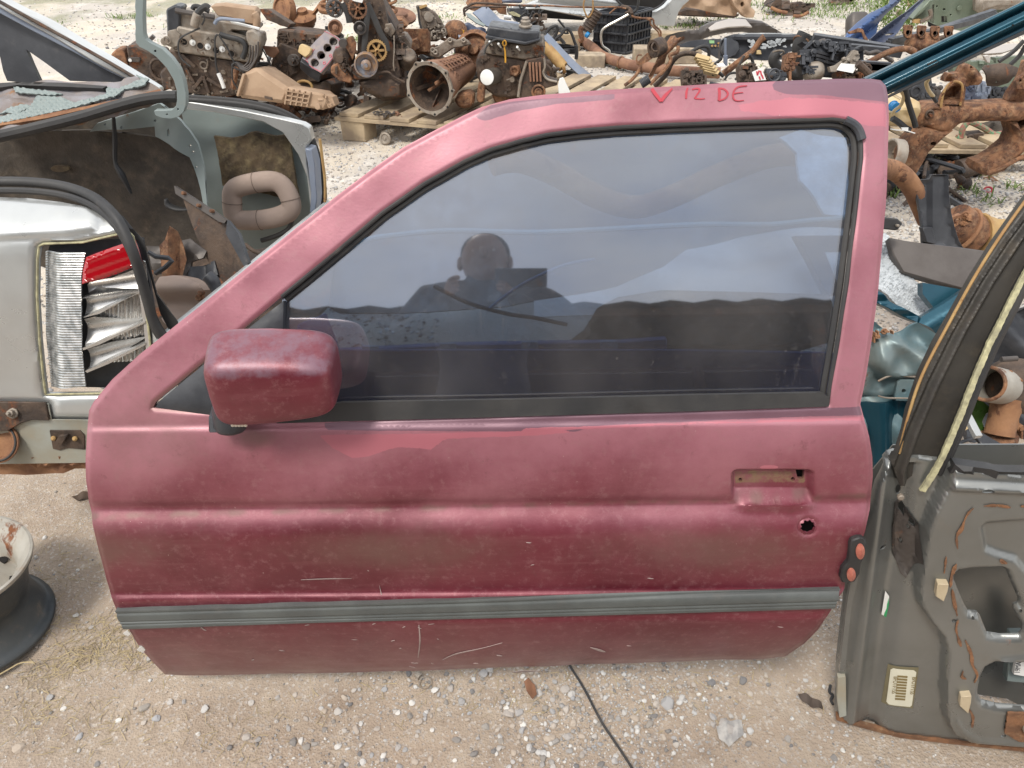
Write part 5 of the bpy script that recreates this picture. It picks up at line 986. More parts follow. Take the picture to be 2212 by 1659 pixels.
E.add('casing_rail', bar(G1.p(*ZB((1120, 710)), .01), G1.p(*ZB((1060, 920)), .01), .012, .03, up=G1.n), m_beige)
E.add('window_slot', slab(G1, ZB((1310, 918), (1385, 935), (1385, 960), (1310, 945)), .002, .01), m_rustd, bevel=0)
E.add('tail_flange', join(cz(G1, *ZB((1830, 1022)), 6, .012, .02), slab(G1, ZB((1850, 900), (1960, 930), (1990, 1010), (1930, 1040), (1890, 1000)), .0, .08), clutter(G1, ZB((1850, 900), (1985, 950), (1970, 1020), (1860, 1010)), 9, .0, (2, 4), 4)), m_beige, bevel=.004)
E.done()
E = Thing('gearbox', 'dark rusty gearbox casing with a pale round dot, far left behind the bent hinge arm', 'gearbox'); G2 = Plane(*ZA((1800, 800)), 4.3, 10, 4)
E.add('casing', slab(G2, ZA((1560, 570), (1670, 560), (1840, 640), (1990, 650), (2060, 800), (2060, 1090), (1800, 1060), (1590, 850)), 0, .2), m_rustd, bevel=.008)
E.add('end_plate', slab(G2, ZA((1380, 660), (1430, 610), (1520, 605), (1580, 830), (1600, 870), (1450, 790), (1360, 700)), .01, .12), m_rust, bevel=.008)
E.add('bracket_plate', slab(G2, ZA((1575, 710), (1715, 712), (1735, 740), (1715, 770), (1580, 762)), .02, .02), m_steelp); E.add('paint_dot', cz(G2, *ZA((1606, 742)), 3.4, .021, .003), m_white, bevel=0)
E.add('round_cover', join(rg_(G2, *ZA((1960, 860)), 16, 3, .02, 1.3), clutter(G2, ZA((1880, 700), (2050, 700), (2050, 1050), (1880, 1050)), 16, 0, (1.5, 4), 9)), m_rustd, bevel=0)
E.add('strut', bar(G2.p(*ZA((1820, 520)), .0), G2.p(*ZA((1900, 445)), .0), .03, .02), m_steelp)
E.done()

# ================================================================== engine block with an open deck
E2 = Plane(*ZB((1600, 600)), 4.35, -8, 10); E = Thing('engine_block', 'dark engine block lying tilted with four open bores ringed in pink sealant', 'engine', 'scrap engines on the pallet')
E.add('crankcase', slab(E2, ZB((1430, 275), (1600, 290), (1850, 325), (1900, 350), (1680, 590), (1850, 715), (1830, 790), (1700, 800), (1480, 770), (1390, 720), (1370, 620), (1420, 480)), 0, .30), m_rustd, bevel=.01)
E.add('side_cover', slab(E2, ZB((1395, 500), (1460, 410), (1540, 440), (1640, 480), (1660, 560), (1640, 690), (1500, 770), (1400, 730)), .02, .05), m_rustd, bevel=.006)
dk = Plane(*ZB((1850, 500)), 4.18, -14, 30)
fc = E.add('deck_face', sh(ZB((1905, 290), (1960, 320), (2035, 370), (2042, 455), (1940, 600), (1852, 702), (1740, 640), (1660, 582), (1700, 500), (1800, 390)), dk, th=.03, off=0, holes=[ZB(*ell(a, b_, 40, 34, 18)) for a, b_ in ((1972, 400), (1916, 462), (1855, 532), (1793, 604))]), m_gasket, bevel=.001)
for i, (a, b_) in enumerate(((1972, 400), (1916, 462), (1855, 532), (1793, 604))):
    E.add('cylinder_bore', pipe([dk.p(*ZB((a, b_)), .002), dk.p(*ZB((a, b_)), -.12)], 9.1*mpx(dk.p(*ZB((a, b_)))), seg=22, smooth=False), m_alud, parent=fc, bevel=0)
    E.add('piston', cz(dk, *ZB((a, b_)), 8.6, -.10 if i in (1, 2) else -.022, .008), m_hole if i in (1, 2) else m_steelp, parent=fc, bevel=0)
pk = ZB((1885, 300), (1960, 335), (2025, 378), (2028, 440), (1985, 520), (1940, 585), (1850, 690), (1760, 640), (1690, 585), (1750, 520), (1800, 400), (1860, 350))
for i in (0, 2, 4, 6): E.add('sealant_bead', tb(dk, pk[i:i+3], .8, .001, seg=5), m_pink, parent=fc, bevel=0)
E.add('sealant_bead', tb(dk, ZB((1690, 590), (1740, 540), (1790, 470)), .8, .001, seg=5), m_pink, parent=fc, bevel=0)
for q in ((1885, 605), (1945, 535), (2005, 462), (1715, 598)): E.add('oil_hole', rg_(dk, *ZB(q), 2.6, .9, .001), m_pink, parent=fc, bevel=0)
E.add('block_side', sh(ZB((1655, 588), (1740, 645), (1850, 708), (1835, 795), (1740, 740), (1650, 660)), Plane(*ZB((1750, 700)), 4.16, -10, -20), th=.03), m_plastic, bevel=.003)
E.add('front_pulley', join(cz(E2, *ZB((1600, 575)), 12, .03, .03), rg_(E2, *ZB((1600, 575)), 10, 2, .055), cz(E2, *ZB((1600, 575)), 4, .05, .03)), m_steelp, bevel=.002)
for k in range(6):
    a = k*math.pi/3; E.add('pulley_bolt', cz(E2, ZB((1600, 575))[0]+7*math.cos(a), ZB((1600, 575))[1]+7*math.sin(a), 1.4, .06, .008, seg=6), m_rustd, bevel=0)
E.add('plastic_box', slab(Plane(*ZB((1690, 490)), 4.2, -14, 20), ZB((1640, 440), (1665, 415), (1760, 465), (1745, 520), (1700, 555), (1625, 500)), .02, .05), m_cream, bevel=.005)
E.add('casting_detail', join(clutter(E2, ZB((1440, 290), (1850, 335), (1650, 560), (1450, 520)), 34, .0, (1.5, 4.5), 11), clutter(E2, ZB((1400, 560), (1640, 600), (1640, 700), (1450, 740)), 18, .02, (1.5, 4), 12)), m_rustd, bevel=0, kind='stuff')
E.add('mount_bracket', slab(E2, ZB((1285, 440), (1420, 450), (1445, 500), (1390, 560), (1330, 530)), .06, .02), m_redrust, bevel=.003)
E.add('bracket_arm', slab(E2, ZB((1255, 85), (1330, 85), (1560, 230), (1540, 270), (1330, 190)), -.05, .08), m_rustd, bevel=.003)
E.add('lower_casing', slab(E2, ZB((1500, 770), (1640, 760), (1820, 800), (1900, 770), (1960, 820), (1920, 960), (1700, 900), (1560, 830)), -.02, .2), m_rustd, bevel=.006)
gk = ZB((1690, 830)); E.add('ring_gear', rg_(E2, gk[0], gk[1], 18, 3, .03, .62), m_yrust, bevel=0)
E.add('wire', tb(E2, ZB((1290, 470), (1340, 560), (1380, 660), (1410, 740)), 1.6, .1), m_rubber, bevel=0)
E.done()

# ================================================================== engine seen from its timing side
E3 = Plane(*ZC((400, 500)), 4.12, 4, 6); E = Thing('engine', 'rusty engine seen from its timing end with toothed gears and belt', 'engine', 'scrap engines on the pallet')
E.add('front_plate', slab(E3, ZC((90, -40), (470, -40), (500, 60), (560, 380), (640, 640), (660, 740), (600, 770), (200, 760), (190, 650), (280, 520), (300, 330), (170, 200), (110, 60)), 0, .07), m_rustd, bevel=.004)
E.add('engine_block', slab(E3, ZC((130, 0), (450, 0), (620, 300), (680, 560), (690, 760), (230, 760), (240, 300)), -.06, .34), m_rustd, bevel=.01)
E.add('oil_pan', sh(ZC((255, 790), (360, 745), (560, 715), (690, 770), (700, 940), (640, 965), (480, 975), (340, 905), (270, 840)), E3, th=.24, off=.03, step=6, offf=lambda x, y: -.05*(1-sm(sdist(x, y, ZC((255, 790), (360, 745), (560, 715), (690, 770), (700, 940), (640, 965), (480, 975), (340, 905), (270, 840))), 0, 14))), m_rustd, bevel=.004)
E.add('pan_flange', tb(E3, ZC((190, 690), (260, 740), (380, 715), (520, 690), (590, 740), (690, 790)), 2.6, .03), m_rustd, bevel=0)
for (a, b_, r_, m_, h_, t_) in ((235, 78, 21, m_rust, 6, 30), (5, 78, 18, m_steelp, 6, 28), (420, 480, 22, m_yrust, 6, 30)):
    p0 = E3.p(*ZC((a, b_)), .02); E.add('timing_gear', gear(p0, (E3.n+Vector((.15 if a > 100 else .5, 0, 0))).normalized(), r_*mpx(p0), .035, t_, h_), m_, bevel=0, label={235: 'upper right rusty timing gear', 5: 'dark grey timing gear at upper left', 420: 'tan spoked timing gear at centre'}[a])
def pul(a, b_, r_, off, m_, w_=.03, lab=None):
    p0 = E3.p(*ZC((a, b_)), off); k = r_*mpx(p0); return E.add('pulley', lathe(p0, E3.n, [(k*.9, 0), (k, .002), (k, .008), (k*.9, w_*.5), (k, w_*.8), (k, w_), (k*.88, w_+.002), (k*.82, w_*.6), (k*.45, w_*.5), (k*.42, w_*.9), (k*.2, w_*1.0), (k*.18, w_*1.4), (0.001, w_*1.4)], 32), m_, bevel=0, ang=30, label=lab)
pul(265, 262, 14, .03, m_steelp); pul(28, 258, 15, .05, m_redrust); m_pul = M('blue_rust_pulley', (.20, .22, .26), (.33, .19, .09), rough=.5, metal=.4, rust=.2, dirt=.3, bump=.2, sc=20)
cp_ = pul(325, 610, 25, .05, m_pul, .05, 'large blue and orange crank pulley')
for k in range(4):
    a = k*math.pi/2+.6; E.add('pulley_bolt', cz(E3, ZC((325, 610))[0]+7*math.cos(a), ZC((325, 610))[1]+7*math.sin(a), 2.2, .075, .012, seg=6), m_rust, bevel=0)
E.add('timing_belt', join(tb(E3, ZC((330, 30), (400, 180), (450, 300), (510, 410), (525, 490)), 1.6, .045, flat=4), tb(E3, ZC((340, 80), (320, 250), (310, 360), (300, 500)), 1.6, .045, flat=4), tb(E3, ZC((90, 30), (140, 130), (160, 220)), 1.6, .045, flat=4)), m_rubber, bevel=0)
E.add('tensioner_plate', slab(E3, ZC((135, 360), (190, 345), (225, 420), (220, 500), (190, 580), (150, 500), (110, 430)), .05, .02), m_rust, bevel=.004)
E.add('knob', cz(E3, *ZC((102, 408)), 9, .05, .03), m_steelp)
E.add('alternator', join(lathe(E3.p(*ZC((80, 560)), .0), (E3.n+Vector((-.2, 0, 0))).normalized(), [(.04, -.1), (.052, -.08), (.052, -.02), (.045, 0), (.02, .01), (.02, .03)], 22), clutter(E3, ZC((20, 480), (150, 480), (150, 700), (30, 680)), 14, .02, (2, 5), 21)), m_rustd, bevel=.003)
E.add('lower_bracket', slab(E3, ZC((-20, 640), (60, 600), (110, 660), (190, 760), (170, 800), (60, 780), (-20, 700)), .02, .08), m_rust, bevel=.005)
E.add('casting_detail', join(clutter(E3, ZC((120, 0), (460, 0), (540, 350), (640, 680), (240, 700), (300, 350)), 60, 0, (1.5, 4.2), 22), clutter(E3, ZC((460, 160), (660, 200), (700, 560), (560, 640), (500, 400)), 40, -.02, (2, 5.5), 23)), m_rustd, bevel=0, kind='stuff')
E.add('fuel_pump', join(lathe(E3.p(*ZC((720, 560)), -.06), (.25, -.8, .5), [(.0, -.05), (.05, -.05), (.05, .0), (.038, .02), (.038, .05), (.03, .06)], 20), slab(E3, ZC((640, 480), (720, 440), (750, 500), (680, 560)), -.03, .05)), m_alud, bevel=.003)
E.add('dipstick_tube', tb(E3, ZC((588, 340), (590, 480), (582, 600), (590, 680)), 1.4, .04), m_alu, bevel=0)
E.add('side_bracket', join(slab(E3, ZC((500, 230), (560, 230), (600, 300), (560, 360), (510, 320)), .02, .05), cz(E3, *ZC((520, 285)), 5, .03, .03)), m_alud, bevel=.003)
E.add('inlet_side', slab(E3, ZC((560, 360), (700, 330), (760, 420), (740, 520), (640, 560), (580, 480)), -.05, .15), m_alud, bevel=.008)
E.add('paper_tag', slab(E3, ZC((150, -20), (300, -20), (280, 28), (200, 10)), .06, .002), m_white, bevel=0)
E.done()

# ================================================================== gearbox with open bell mouth
c0 = Plane(*ZC((925, 850)), 3.92, 0, 0).p(*ZC((925, 850))); c1 = Yp(*ZC((1330, 610)), 4.42); ax = (c1-c0).normalized(); fx = (ax*-1+Vector((-.15, .0, .1))).normalized(); kk = mpx(c0); r0 = 53*kk
E = Thing('gearbox', 'reddish dusty gearbox with its round bell mouth open towards the camera', 'gearbox')
lob = lambda a, k: .09*max(0, math.cos(a*9))**6 if k < 3 else 0
E.add('bell_flange', lathe(c0, ax, [(r0*.90, 0), (r0*1.03, 0), (r0*1.03, .014), (r0*.9, .016)], 108, lobes=lambda a, k: .08*max(0, math.cos(a*4.5))**8 if k in (1, 2) else 0, close=False), m_alu, bevel=0, ang=40)
E.add('bell_inside', lathe(c0, ax, [(r0*.92, .004), (r0*.86, .05), (r0*.70, .12), (r0*.45, .15), (r0*.30, .155), (.001, .155)], 48, close=False), m_rustd, bevel=0)
def lk(k_, a): return 0
E.add('bell_casing', lathe(c0, ax, [(r0*.96, .012), (r0*.95, .05), (r0*.86, .12), (r0*.74, .20), (r0*.68, .30), (r0*.62, .42), (r0*.50, .45), (.001, .46)], 8*6, lobes=lambda a, k: .05*math.cos(4*a), close=False), m_redrust, bevel=0, ang=50)
x_, y_, z_ = basis(ax); up_ = (Vector((0, 0, 1))-ax*ax.z).normalized(); sd_ = ax.cross(up_).normalized(); sd_ = sd_ if sd_.y < 0 else -sd_
def rad(h): return r0*float(np.interp(h, [.012, .05, .12, .20, .30, .42], [.96, .95, .86, .74, .68, .62]))
def surf(h, a, e=.004): d = up_*math.cos(a)+sd_*math.sin(a); return c0+ax*h+d*(rad(h)*1.0+e)
for i in range(7): E.add('rib', tube([surf(.10+.045*i, a*.22, .004) for a in range(-2, 5)], .0042, seg=5), m_redrust, bevel=0)
for i in range(5): E.add('rib', tube([surf(.08+.04*j, -.3+.27*i, .004) for j in range(9)], .0042, seg=5), m_redrust, bevel=0)
q = surf(.12, 1.25, .0); d_ = (up_*math.cos(1.25)+sd_*math.sin(1.25)); E.add('inspection_port', join(torus(q, d_, .026, .006, 4, 6), box(q, ax*.012, d_.cross(ax)*.016, d_*.006)), m_redrust, bevel=0)
for a in range(5):
    d = x_*math.cos(a*1.256+.4)+y_*math.sin(a*1.256+.4); E.add('inner_rib', bar(c0+d*r0*.84+ax*.05, c0+d*r0*.3+ax*.145, .006, .02), m_rustd, bevel=0)
cs = c0+ax*.15+x_*0+Vector((.03, 0, .02)); E.add('input_shaft', join(lathe(cs, ax*-1, [(.034, -.01), (.034, .015), (.020, .018), (.018, .06), (.012, .062), (.011, .13), (.008, .135)], 16)), m_rust, bevel=0)
E.add('bearing_collar', torus(cs, ax, .036, .007, 20, 8), m_alud, bevel=0)
E.add('clutch_fork', join(bar(cs+Vector((.0, -.02, 0)), cs+Vector((-.10, -.06, -.05)), .02, .012)), m_rust, bevel=.002)
for k in range(9):
    a = k*2*math.pi/9*1.0; d = x_*math.cos(a)+y_*math.sin(a); E.add('flange_bolt_hole', lathe(c0+d*r0*1.03-ax*.001, ax*-1, [(.006, 0), (.006, .002)], 8), m_hole, bevel=0)
E.done()
# ================================================================== engine with black valve cover
E4 = Plane(*ZC((1650, 700)), 4.0, -4, 4); E = Thing('engine', 'brown engine with black valve cover, filler cap and white oil filter', 'engine', 'scrap engines on the pallet')
E.add('engine_block', slab(E4, ZC((1395, 520), (1460, 505), (1840, 570), (1870, 590), (1830, 700), (1790, 930), (1700, 945), (1550, 930), (1520, 900), (1420, 830), (1380, 720), (1370, 600)), 0, .30), m_rustd, bevel=.012)
E.add('cylinder_head', slab(E4, ZC((1455, 395), (1500, 385), (1840, 430), (2020, 400), (2032, 545), (1850, 575), (1460, 515)), .015, .24), m_alud, bevel=.006)
vp = Plane(*ZC((1700, 340)), 3.98, -4, 4)
vc = E.add('valve_cover', slab(vp, ZC((1475, 285), (1500, 250), (1850, 300), (1985, 300), (1980, 385), (1850, 420), (1480, 350)), .02, .20), m_plastic, bevel=.018, bseg=3)
E.add('cover_flange', slab(vp, ZC((1462, 352), (1480, 340), (1850, 405), (1985, 370), (1990, 390), (1850, 432), (1465, 372)), .035, .23), m_plastic, bevel=.003)
q = vp.p(*ZC((1850, 300)), -.08)+Vector((0, 0, .02)); E.add('filler_cap', lathe(q, (0, -.1, 1), [(.026, -.02), (.026, .0), (.034, .004), (.034, .010), (.024, .014), (.024, .03), (.018, .036), (.018, .044), (.001, .046)], 18), m_alu, parent=vc, bevel=0)
for k in range(4): E.add('cover_rib', bar(vp.p(*ZC((1560+k*75, 268+k*8)), .01), vp.p(*ZC((1560+k*75, 268+k*8)), -.16), .012, .012), m_plastic, parent=vc)
f = E4.p(*ZC((1560, 725)), .0); g = E4.p(*ZC((1480, 742)), .10); E.add('oil_filter', lathe(f, g-f, [(.038, 0), (.040, .02), (.040, (g-f).length-.012), (.036, (g-f).length-.002), (.030, (g-f).length)], 26), m_felt, bevel=0)
E.add('filter_end', lathe(g, g-f, [(.036, -.003), (.037, .001), (.030, .004), (.001, .005)], 26), m_white, bevel=0)
E.add('dipstick', join(tb(E4, ZC((1645, 455), (1655, 500), (1658, 600)), 1.8, .07), rg_(E4, *ZC((1648, 415)), 3.6, 1.6, .07, 1.5)), m_yellow, bevel=0)
for a, b_ in ((1515, 420), (1600, 440), (1780, 470)): E.add('spark_plug', cyl(E4.p(*ZC((a-10, b_-20)), .07), E4.p(*ZC((a+14, b_+14)), .03), .006, .004, 8), m_white, bevel=0)
ep = E.add('end_plate', slab(E4, ZC((1850, 580), (2030, 545), (2045, 600), (2030, 680), (2050, 740), (2160, 775), (2155, 820), (2040, 850), (2000, 960), (1800, 950), (1790, 760)), .035, .05), m_rustd, bevel=.004)
for k in range(4): E.add('rib', bar(E4.p(*ZC((1890+k*32, 600)), .045), E4.p(*ZC((1900+k*32, 780)), .045), .010, .022, up=E4.n), m_redrust, parent=ep, bevel=.001)
E.add('edge_rail', tb(E4, ZC((2030, 555), (2036, 640), (2020, 700), (2060, 760), (2150, 785)), 2.4, .045), m_alu, parent=ep, bevel=0)
E.add('edge_rail', tb(E4, ZC((1860, 590), (1830, 690), (1800, 790), (1780, 930)), 3.2, .045), m_alu, parent=ep, bevel=0)
E.add('crank_hub', join(rg_(E4, *ZC((1975, 880)), 13, 2.6, .05), cz(E4, *ZC((1975, 880)), 9, .04, .02), rg_(E4, *ZC((1975, 880)), 6, 1, .06)), m_rust, bevel=0)
E.add('water_port', join(rg_(E4, *ZC((1745, 680)), 8, 3, .02), slab(E4, ZC((1700, 640), (1790, 630), (1810, 700), (1760, 740), (1700, 720)), .015, .03)), m_rust, bevel=.002)
E.add('tap', join(cyl(E4.p(*ZC((1670, 770)), .03), E4.p(*ZC((1730, 755)), .03), .006), cz(E4, *ZC((1725, 755)), 5, .02, .03)), m_alud, bevel=0)
E.add('vacuum_hose', tb(E4, ZC((1455, 520), (1480, 440), (1560, 380), (1640, 385)), 2.0, .09), m_rubber, bevel=0)
E.add('casting_detail', join(clutter(E4, ZC((1420, 540), (1840, 600), (1770, 900), (1560, 900), (1420, 800)), 40, 0, (1.5, 4.5), 31), clutter(E4, ZC((1470, 400), (1840, 440), (2020, 415), (2025, 535), (1850, 565), (1470, 505)), 34, .015, (1.4, 3.6), 32)), m_rustd, bevel=0, kind='stuff')
E.add('foot', slab(E4, ZC((1400, 790), (1465, 830), (1450, 980), (1400, 990), (1375, 950)), .03, .04), m_rust, bevel=.006)
E.add('oil_sump', slab(E4, ZC((1520, 900), (1790, 930), (1780, 1010), (1560, 1000)), -.04, .2), m_rust, bevel=.01)
E.done()
one('casting_lump', 'rusty brown casting lying between the bell mouth and the oil filter engine', 'casting', join(slab(Plane(*ZC((1280, 950)), 4.0, 0, 10), ZC((1170, 930), (1240, 890), (1350, 880), (1370, 960), (1340, 1030), (1240, 1050), (1175, 1010)), 0, .14)), m_rust, bevel=.015)
# ================================================================== further scrap behind the engines
def pl_(z, q, zz=0.0, yaw=0, tilt=0, dy=0): u, v = z(q); return Plane(u, v, yg(u, v, zz)+dy, yaw, tilt)
# coil springs
for q, r_, lab in (((533, 80), 20, 'rusty coil spring on a spring seat, behind the timing engine'), ((-10, -25), 24, 'rusty coil spring at the top edge, left of the timing engine')):
    P_ = Plane(*ZC(q), 4.75, 0, 0); c = P_.p(*ZC((q[0], q[1]+90))); k = r_*mpx(c); E = Thing('coil_spring', lab, 'spring')
    E.add('coil', helix(c, (.05, 0, 1), k*.95, .17, 3.2, .0085), m_rusto, bevel=0); E.add('spring_seat', lathe(c, (0, -.1, 1), [(k*1.2, -.02), (k*1.25, -.012), (k*1.25, 0), (k*.6, .01)], 26), m_rusto, bevel=0); E.add('damper_rod', cyl(c, c+Vector((.01, 0, .24)), k*.38), m_rust, bevel=0); E.done()
P_ = Plane(*ZB((1600, 170)), 4.8, 0, 5); E = Thing('suspension_strut', 'orange rusty strut and hub lying between the two upper coil springs', 'strut')
E.add('drum', join(lathe(P_.p(*ZB((1500, 100))), (-.6, -.7, .3), [(.075, -.03), (.085, -.02), (.085, .02), (.06, .03), (.055, .02), (.001, .02)], 28)), m_rusto, bevel=0); E.add('hub', join(lathe(P_.p(*ZB((1680, 140))), (0, -.3, 1), [(.07, -.04), (.075, -.01), (.055, 0), (.03, .01), (.03, .03)], 22)), m_rusto, bevel=0)
E.add('arm', slab(P_, ZB((1640, 200), (1720, 230), (1860, 60), (1900, 0), (1850, 0), (1780, 100)), 0, .06), m_rusto, bevel=.01); E.add('lower_arm', slab(P_, ZB((1540, 230), (1640, 180), (1780, 230), (1760, 290), (1600, 290)), .02, .08), m_rust, bevel=.01); E.done()
P_ = Plane(*ZC((960, 200)), 4.7, 10, 10); E = Thing('gearbox', 'oily gearbox end standing on edge behind the bell mouth', 'gearbox')
E.add('casing', slab(P_, ZC((810, 50), (880, 50), (990, 120), (1050, 200), (1110, 330), (1000, 400), (930, 400), (860, 240)), 0, .16), m_alud, bevel=.008); E.add('cover_plate', slab(P_, ZC((850, 110), (950, 105), (1010, 240), (940, 290), (890, 220)), .02, .02), m_alud, bevel=.003)
E.add('round_boss', cz(P_, *ZC((920, 165)), 10, .022, .012), m_alu); E.add('rail', slab(P_, ZC((830, 60), (900, 40), (910, 60), (840, 90)), .03, .03), m_yrust); E.add('casting_detail', clutter(P_, ZC((860, 100), (980, 130), (1090, 330), (950, 380)), 30, .01, (1.5, 4), 41), m_alu, bevel=0, kind='stuff')
E.add('lever', tb(P_, ZC((820, 60), (830, 200), (860, 300), (900, 420), (920, 520)), 2.2, .06), m_rubber, bevel=0); E.add('yellow_tie', tb(P_, ZC((855, 325), (885, 330)), 1.5, .07), m_yellow, bevel=0); E.done()
P_ = Plane(*ZC((1050, 480)), 4.25, 0, 12); E = Thing('engine_cover', 'pale alloy end casting with bolt lugs behind the bell mouth', 'casting')
E.add('plate', slab(P_, ZC((940, 470), (1010, 440), (1090, 380), (1130, 365), (1180, 385), (1240, 370), (1290, 385), (1330, 430), (1150, 470), (1020, 560), (930, 540)), 0, .10), m_alud, bevel=.006)
for q in ((1125, 385), (1255, 385), (960, 480), (985, 500)): E.add('lug', rg_(P_, *ZC(q), 4, 1.8, .01), m_alu, bevel=0)
E.done()
one('brake_drum', 'rusty round drum between the bell mouth and black valve cover', 'drum', lathe(Plane(*ZC((1350, 470)), 4.35).p(*ZC((1350, 470))), (-.2, -.8, .5), [(.10, -.05), (.105, -.03), (.105, 0), (.08, .01), (.075, -.02), (.03, -.02), (.03, .01), (.001, .01)], 32), m_rust)
P_ = Plane(*ZC((1180, 280)), 4.8, 0, 10); E = Thing('headlamp_shell', 'rusty dome shell with yellow paint marks behind the bell mouth', 'shell'); E.add('dome', superell(P_.p(*ZC((1180, 300))), RTV, UPV, -_F, 25*mpx(P_.p(*ZC((1180, 300)))), .06, .06, .9, 24, 12), m_rust, bevel=0); E.add('pipe_stub', pipe([P_.p(*ZC((1160, 345)), .06), P_.p(*ZC((1170, 340)), -.0)], .021, seg=16, smooth=False), m_rusto, bevel=0)
for a, b_ in (((1238, 285), (1262, 300)), ((1262, 290), (1250, 330)), ((1250, 305), (1270, 330))): E.add('paint_mark', bar(P_.p(*ZC(a), .062), P_.p(*ZC(b_), .062), .005, .003), m_yellow, bevel=0)
E.done()
one('finned_casting', 'brown finned casting between the timing engine and the bell mouth', 'casting', join(*[pbox(Plane(*ZC((740, 385)), 4.55).p(*ZC((740, 385)))+Vector((0, .02*i, -.008*i)), .22, .008, .12, -8) for i in range(6)], slab(Plane(*ZC((740, 440)), 4.5), ZC((700, 420), (810, 370), (835, 460), (760, 500)), 0, .08)), m_rust)
one('brake_disc', 'rusty brake disc lying flat beside the upper coil spring', 'disc', lathe(Plane(*ZC((640, 165)), 4.9).p(*ZC((640, 165))), (.15, -.25, 1), [(.03, .0), (.10, 0), (.10, .012), (.05, .014), (.045, .03), (.015, .03)], 30), m_redrust)
one('hub_casting', 'rusty hub casting at the foot of the coil spring', 'casting', join(slab(Plane(*ZC((600, 240)), 4.6), ZC((560, 190), (660, 190), (720, 250), (640, 330), (560, 300)), 0, .1), clutter(Plane(*ZC((600, 240)), 4.6), ZC((560, 190), (700, 220), (640, 320), (560, 300)), 14, 0, (2, 5), 44)), m_rusto, bevel=.008)
# grey-blue plastic panels
P_ = Plane(*XD((950, 150)), 5.0, 10, 45); one('trim_panel', 'grey-blue plastic trim panel with cut corner, largest of the plastic pieces', 'panel', sh(XD((765, 100), (850, 60), (900, 70), (1000, 150), (1080, 180), (1150, 195), (1240, 250), (1100, 240), (940, 230), (880, 220), (820, 170)), P_, th=.012, step=10, offf=lambda x, y: .01*np.sin((x+y)/14), holes=[XD(*ell(885, 75, 8, 6, 8)), XD(*ell(965, 192, 7, 6, 8))]), m_plasticg)
one('trim_strip', 'pale plastic strip tucked under the grey-blue trim panel', 'strip', sh(XD((705, 110), (740, 115), (880, 215), (860, 225), (800, 200), (730, 150)), Plane(*XD((800, 170)), 4.95, 10, 40), th=.01), m_inner)
one('lower_trim', 'flat grey-blue plastic piece left of the valve cover', 'panel', sh(XD((640, 300), (790, 315), (810, 295), (885, 292), (862, 390), (815, 355), (650, 345)), Plane(*XD((760, 330)), 4.6, 0, 40), th=.01, holes=[XD(*ell(755, 328, 8, 6, 8))]), m_plasticg)
one('wheel_liner', 'crumpled dark blue-black liner behind the dome shell', 'liner', sh(XD((690, 210), (740, 200), (880, 250), (880, 300), (780, 310), (700, 290)), Plane(*XD((780, 250)), 4.9, 0, 40), th=.01, step=5, offf=lambda x, y: .02*np.sin(x/6)*np.sin(y/5)), m_blued)
bl = Plane(*XD((1600, 480)), 4.75, 10, 35); one('trim_blade', 'long grey-blue blade of plastic trim leaning to the ground right of the engines', 'trim', join(sh(XD((1360, 315), (1400, 300), (1415, 278), (1450, 310), (1560, 430), (1680, 550), (1805, 658), (1760, 665), (1700, 655), (1600, 570), (1500, 470)), bl, th=.012, step=8, offf=lambda x, y: .012*np.sin((x-y*.9)/9))), m_plasticg)
one('trim_blade', 'short grey-blue plastic piece under the long blade', 'trim', sh(XD((1385, 455), (1430, 460), (1520, 480), (1525, 500), (1420, 485), (1385, 475)), Plane(*XD((1450, 470)), 4.8, 0, 30), th=.01), m_plasticg)
P_ = Plane(*XD((1480, 500)), 4.8, 0, 0); one('shock_absorber', 'yellow-brown rusty tube leaning below the grey-blue blade', 'tube', join(tube([P_.p(*XD((1385, 385)), 0), P_.p(*XD((1550, 580)), .08)], .034, seg=16, smooth=False), torus(P_.p(*XD((1552, 582)), .08), (1, 0, .2), .026, .012, 16, 6)), m_yrust)
# black rubber hoses over there
for k, (P, r_, lab) in enumerate((([(1400, 290), (1440, 240), (1490, 225), (1500, 260), (1470, 320), (1430, 335)], 3.2, 'looped black hose behind the long blade'), ([(1480, 335), (1530, 300), (1580, 245), (1620, 290), (1650, 370), (1665, 400)], 3.2, 'arched black hose right of the long blade'), ([(1655, 390), (1665, 450), (1660, 510)], 4, 'black hose end hanging at the ribbed mat'))):
    one('hose', lab, 'hose', tb(Plane(*XD(P[2]), 4.95), XD(*P), r_, .02*k, seg=8), m_rubber, bevel=0)
one('ribbed_mat', 'ribbed black mat draped behind the long blade', 'mat', sh(XD((1500, 370), (1600, 385), (1680, 400), (1670, 470), (1600, 460), (1520, 410)), Plane(*XD((1600, 420)), 5.0, 0, 30), th=.02, step=4, stepv=1.5, offf=lambda x, y: .006*np.sin(y*1.2)), m_rubber, bevel=0)
E = Thing('air_box', 'black plastic box with dirty yellow edge behind the trim panel', 'box'); P_ = Plane(*XD((1150, 100)), 5.4, 6, 10)
E.add('shell', slab(P_, XD((1080, 70), (1200, 65), (1250, 90), (1240, 200), (1150, 190), (1085, 110)), 0, .16), m_plastic, bevel=.006); E.add('yellow_edge', slab(P_, XD((1078, 105), (1120, 100), (1180, 130), (1175, 150), (1110, 135)), .02, .03), m_lime); E.add('pin', cyl(P_.p(*XD((1035, 150)), .03), P_.p(*XD((1100, 155)), .03), .014), m_white); E.done()
one('rusty_plate', 'rusty plate standing behind the trim panel', 'plate', slab(Plane(*XD((1000, 90)), 5.6), XD((940, 60), (1055, 65), (1060, 130), (1000, 120)), 0, .03), m_rust)
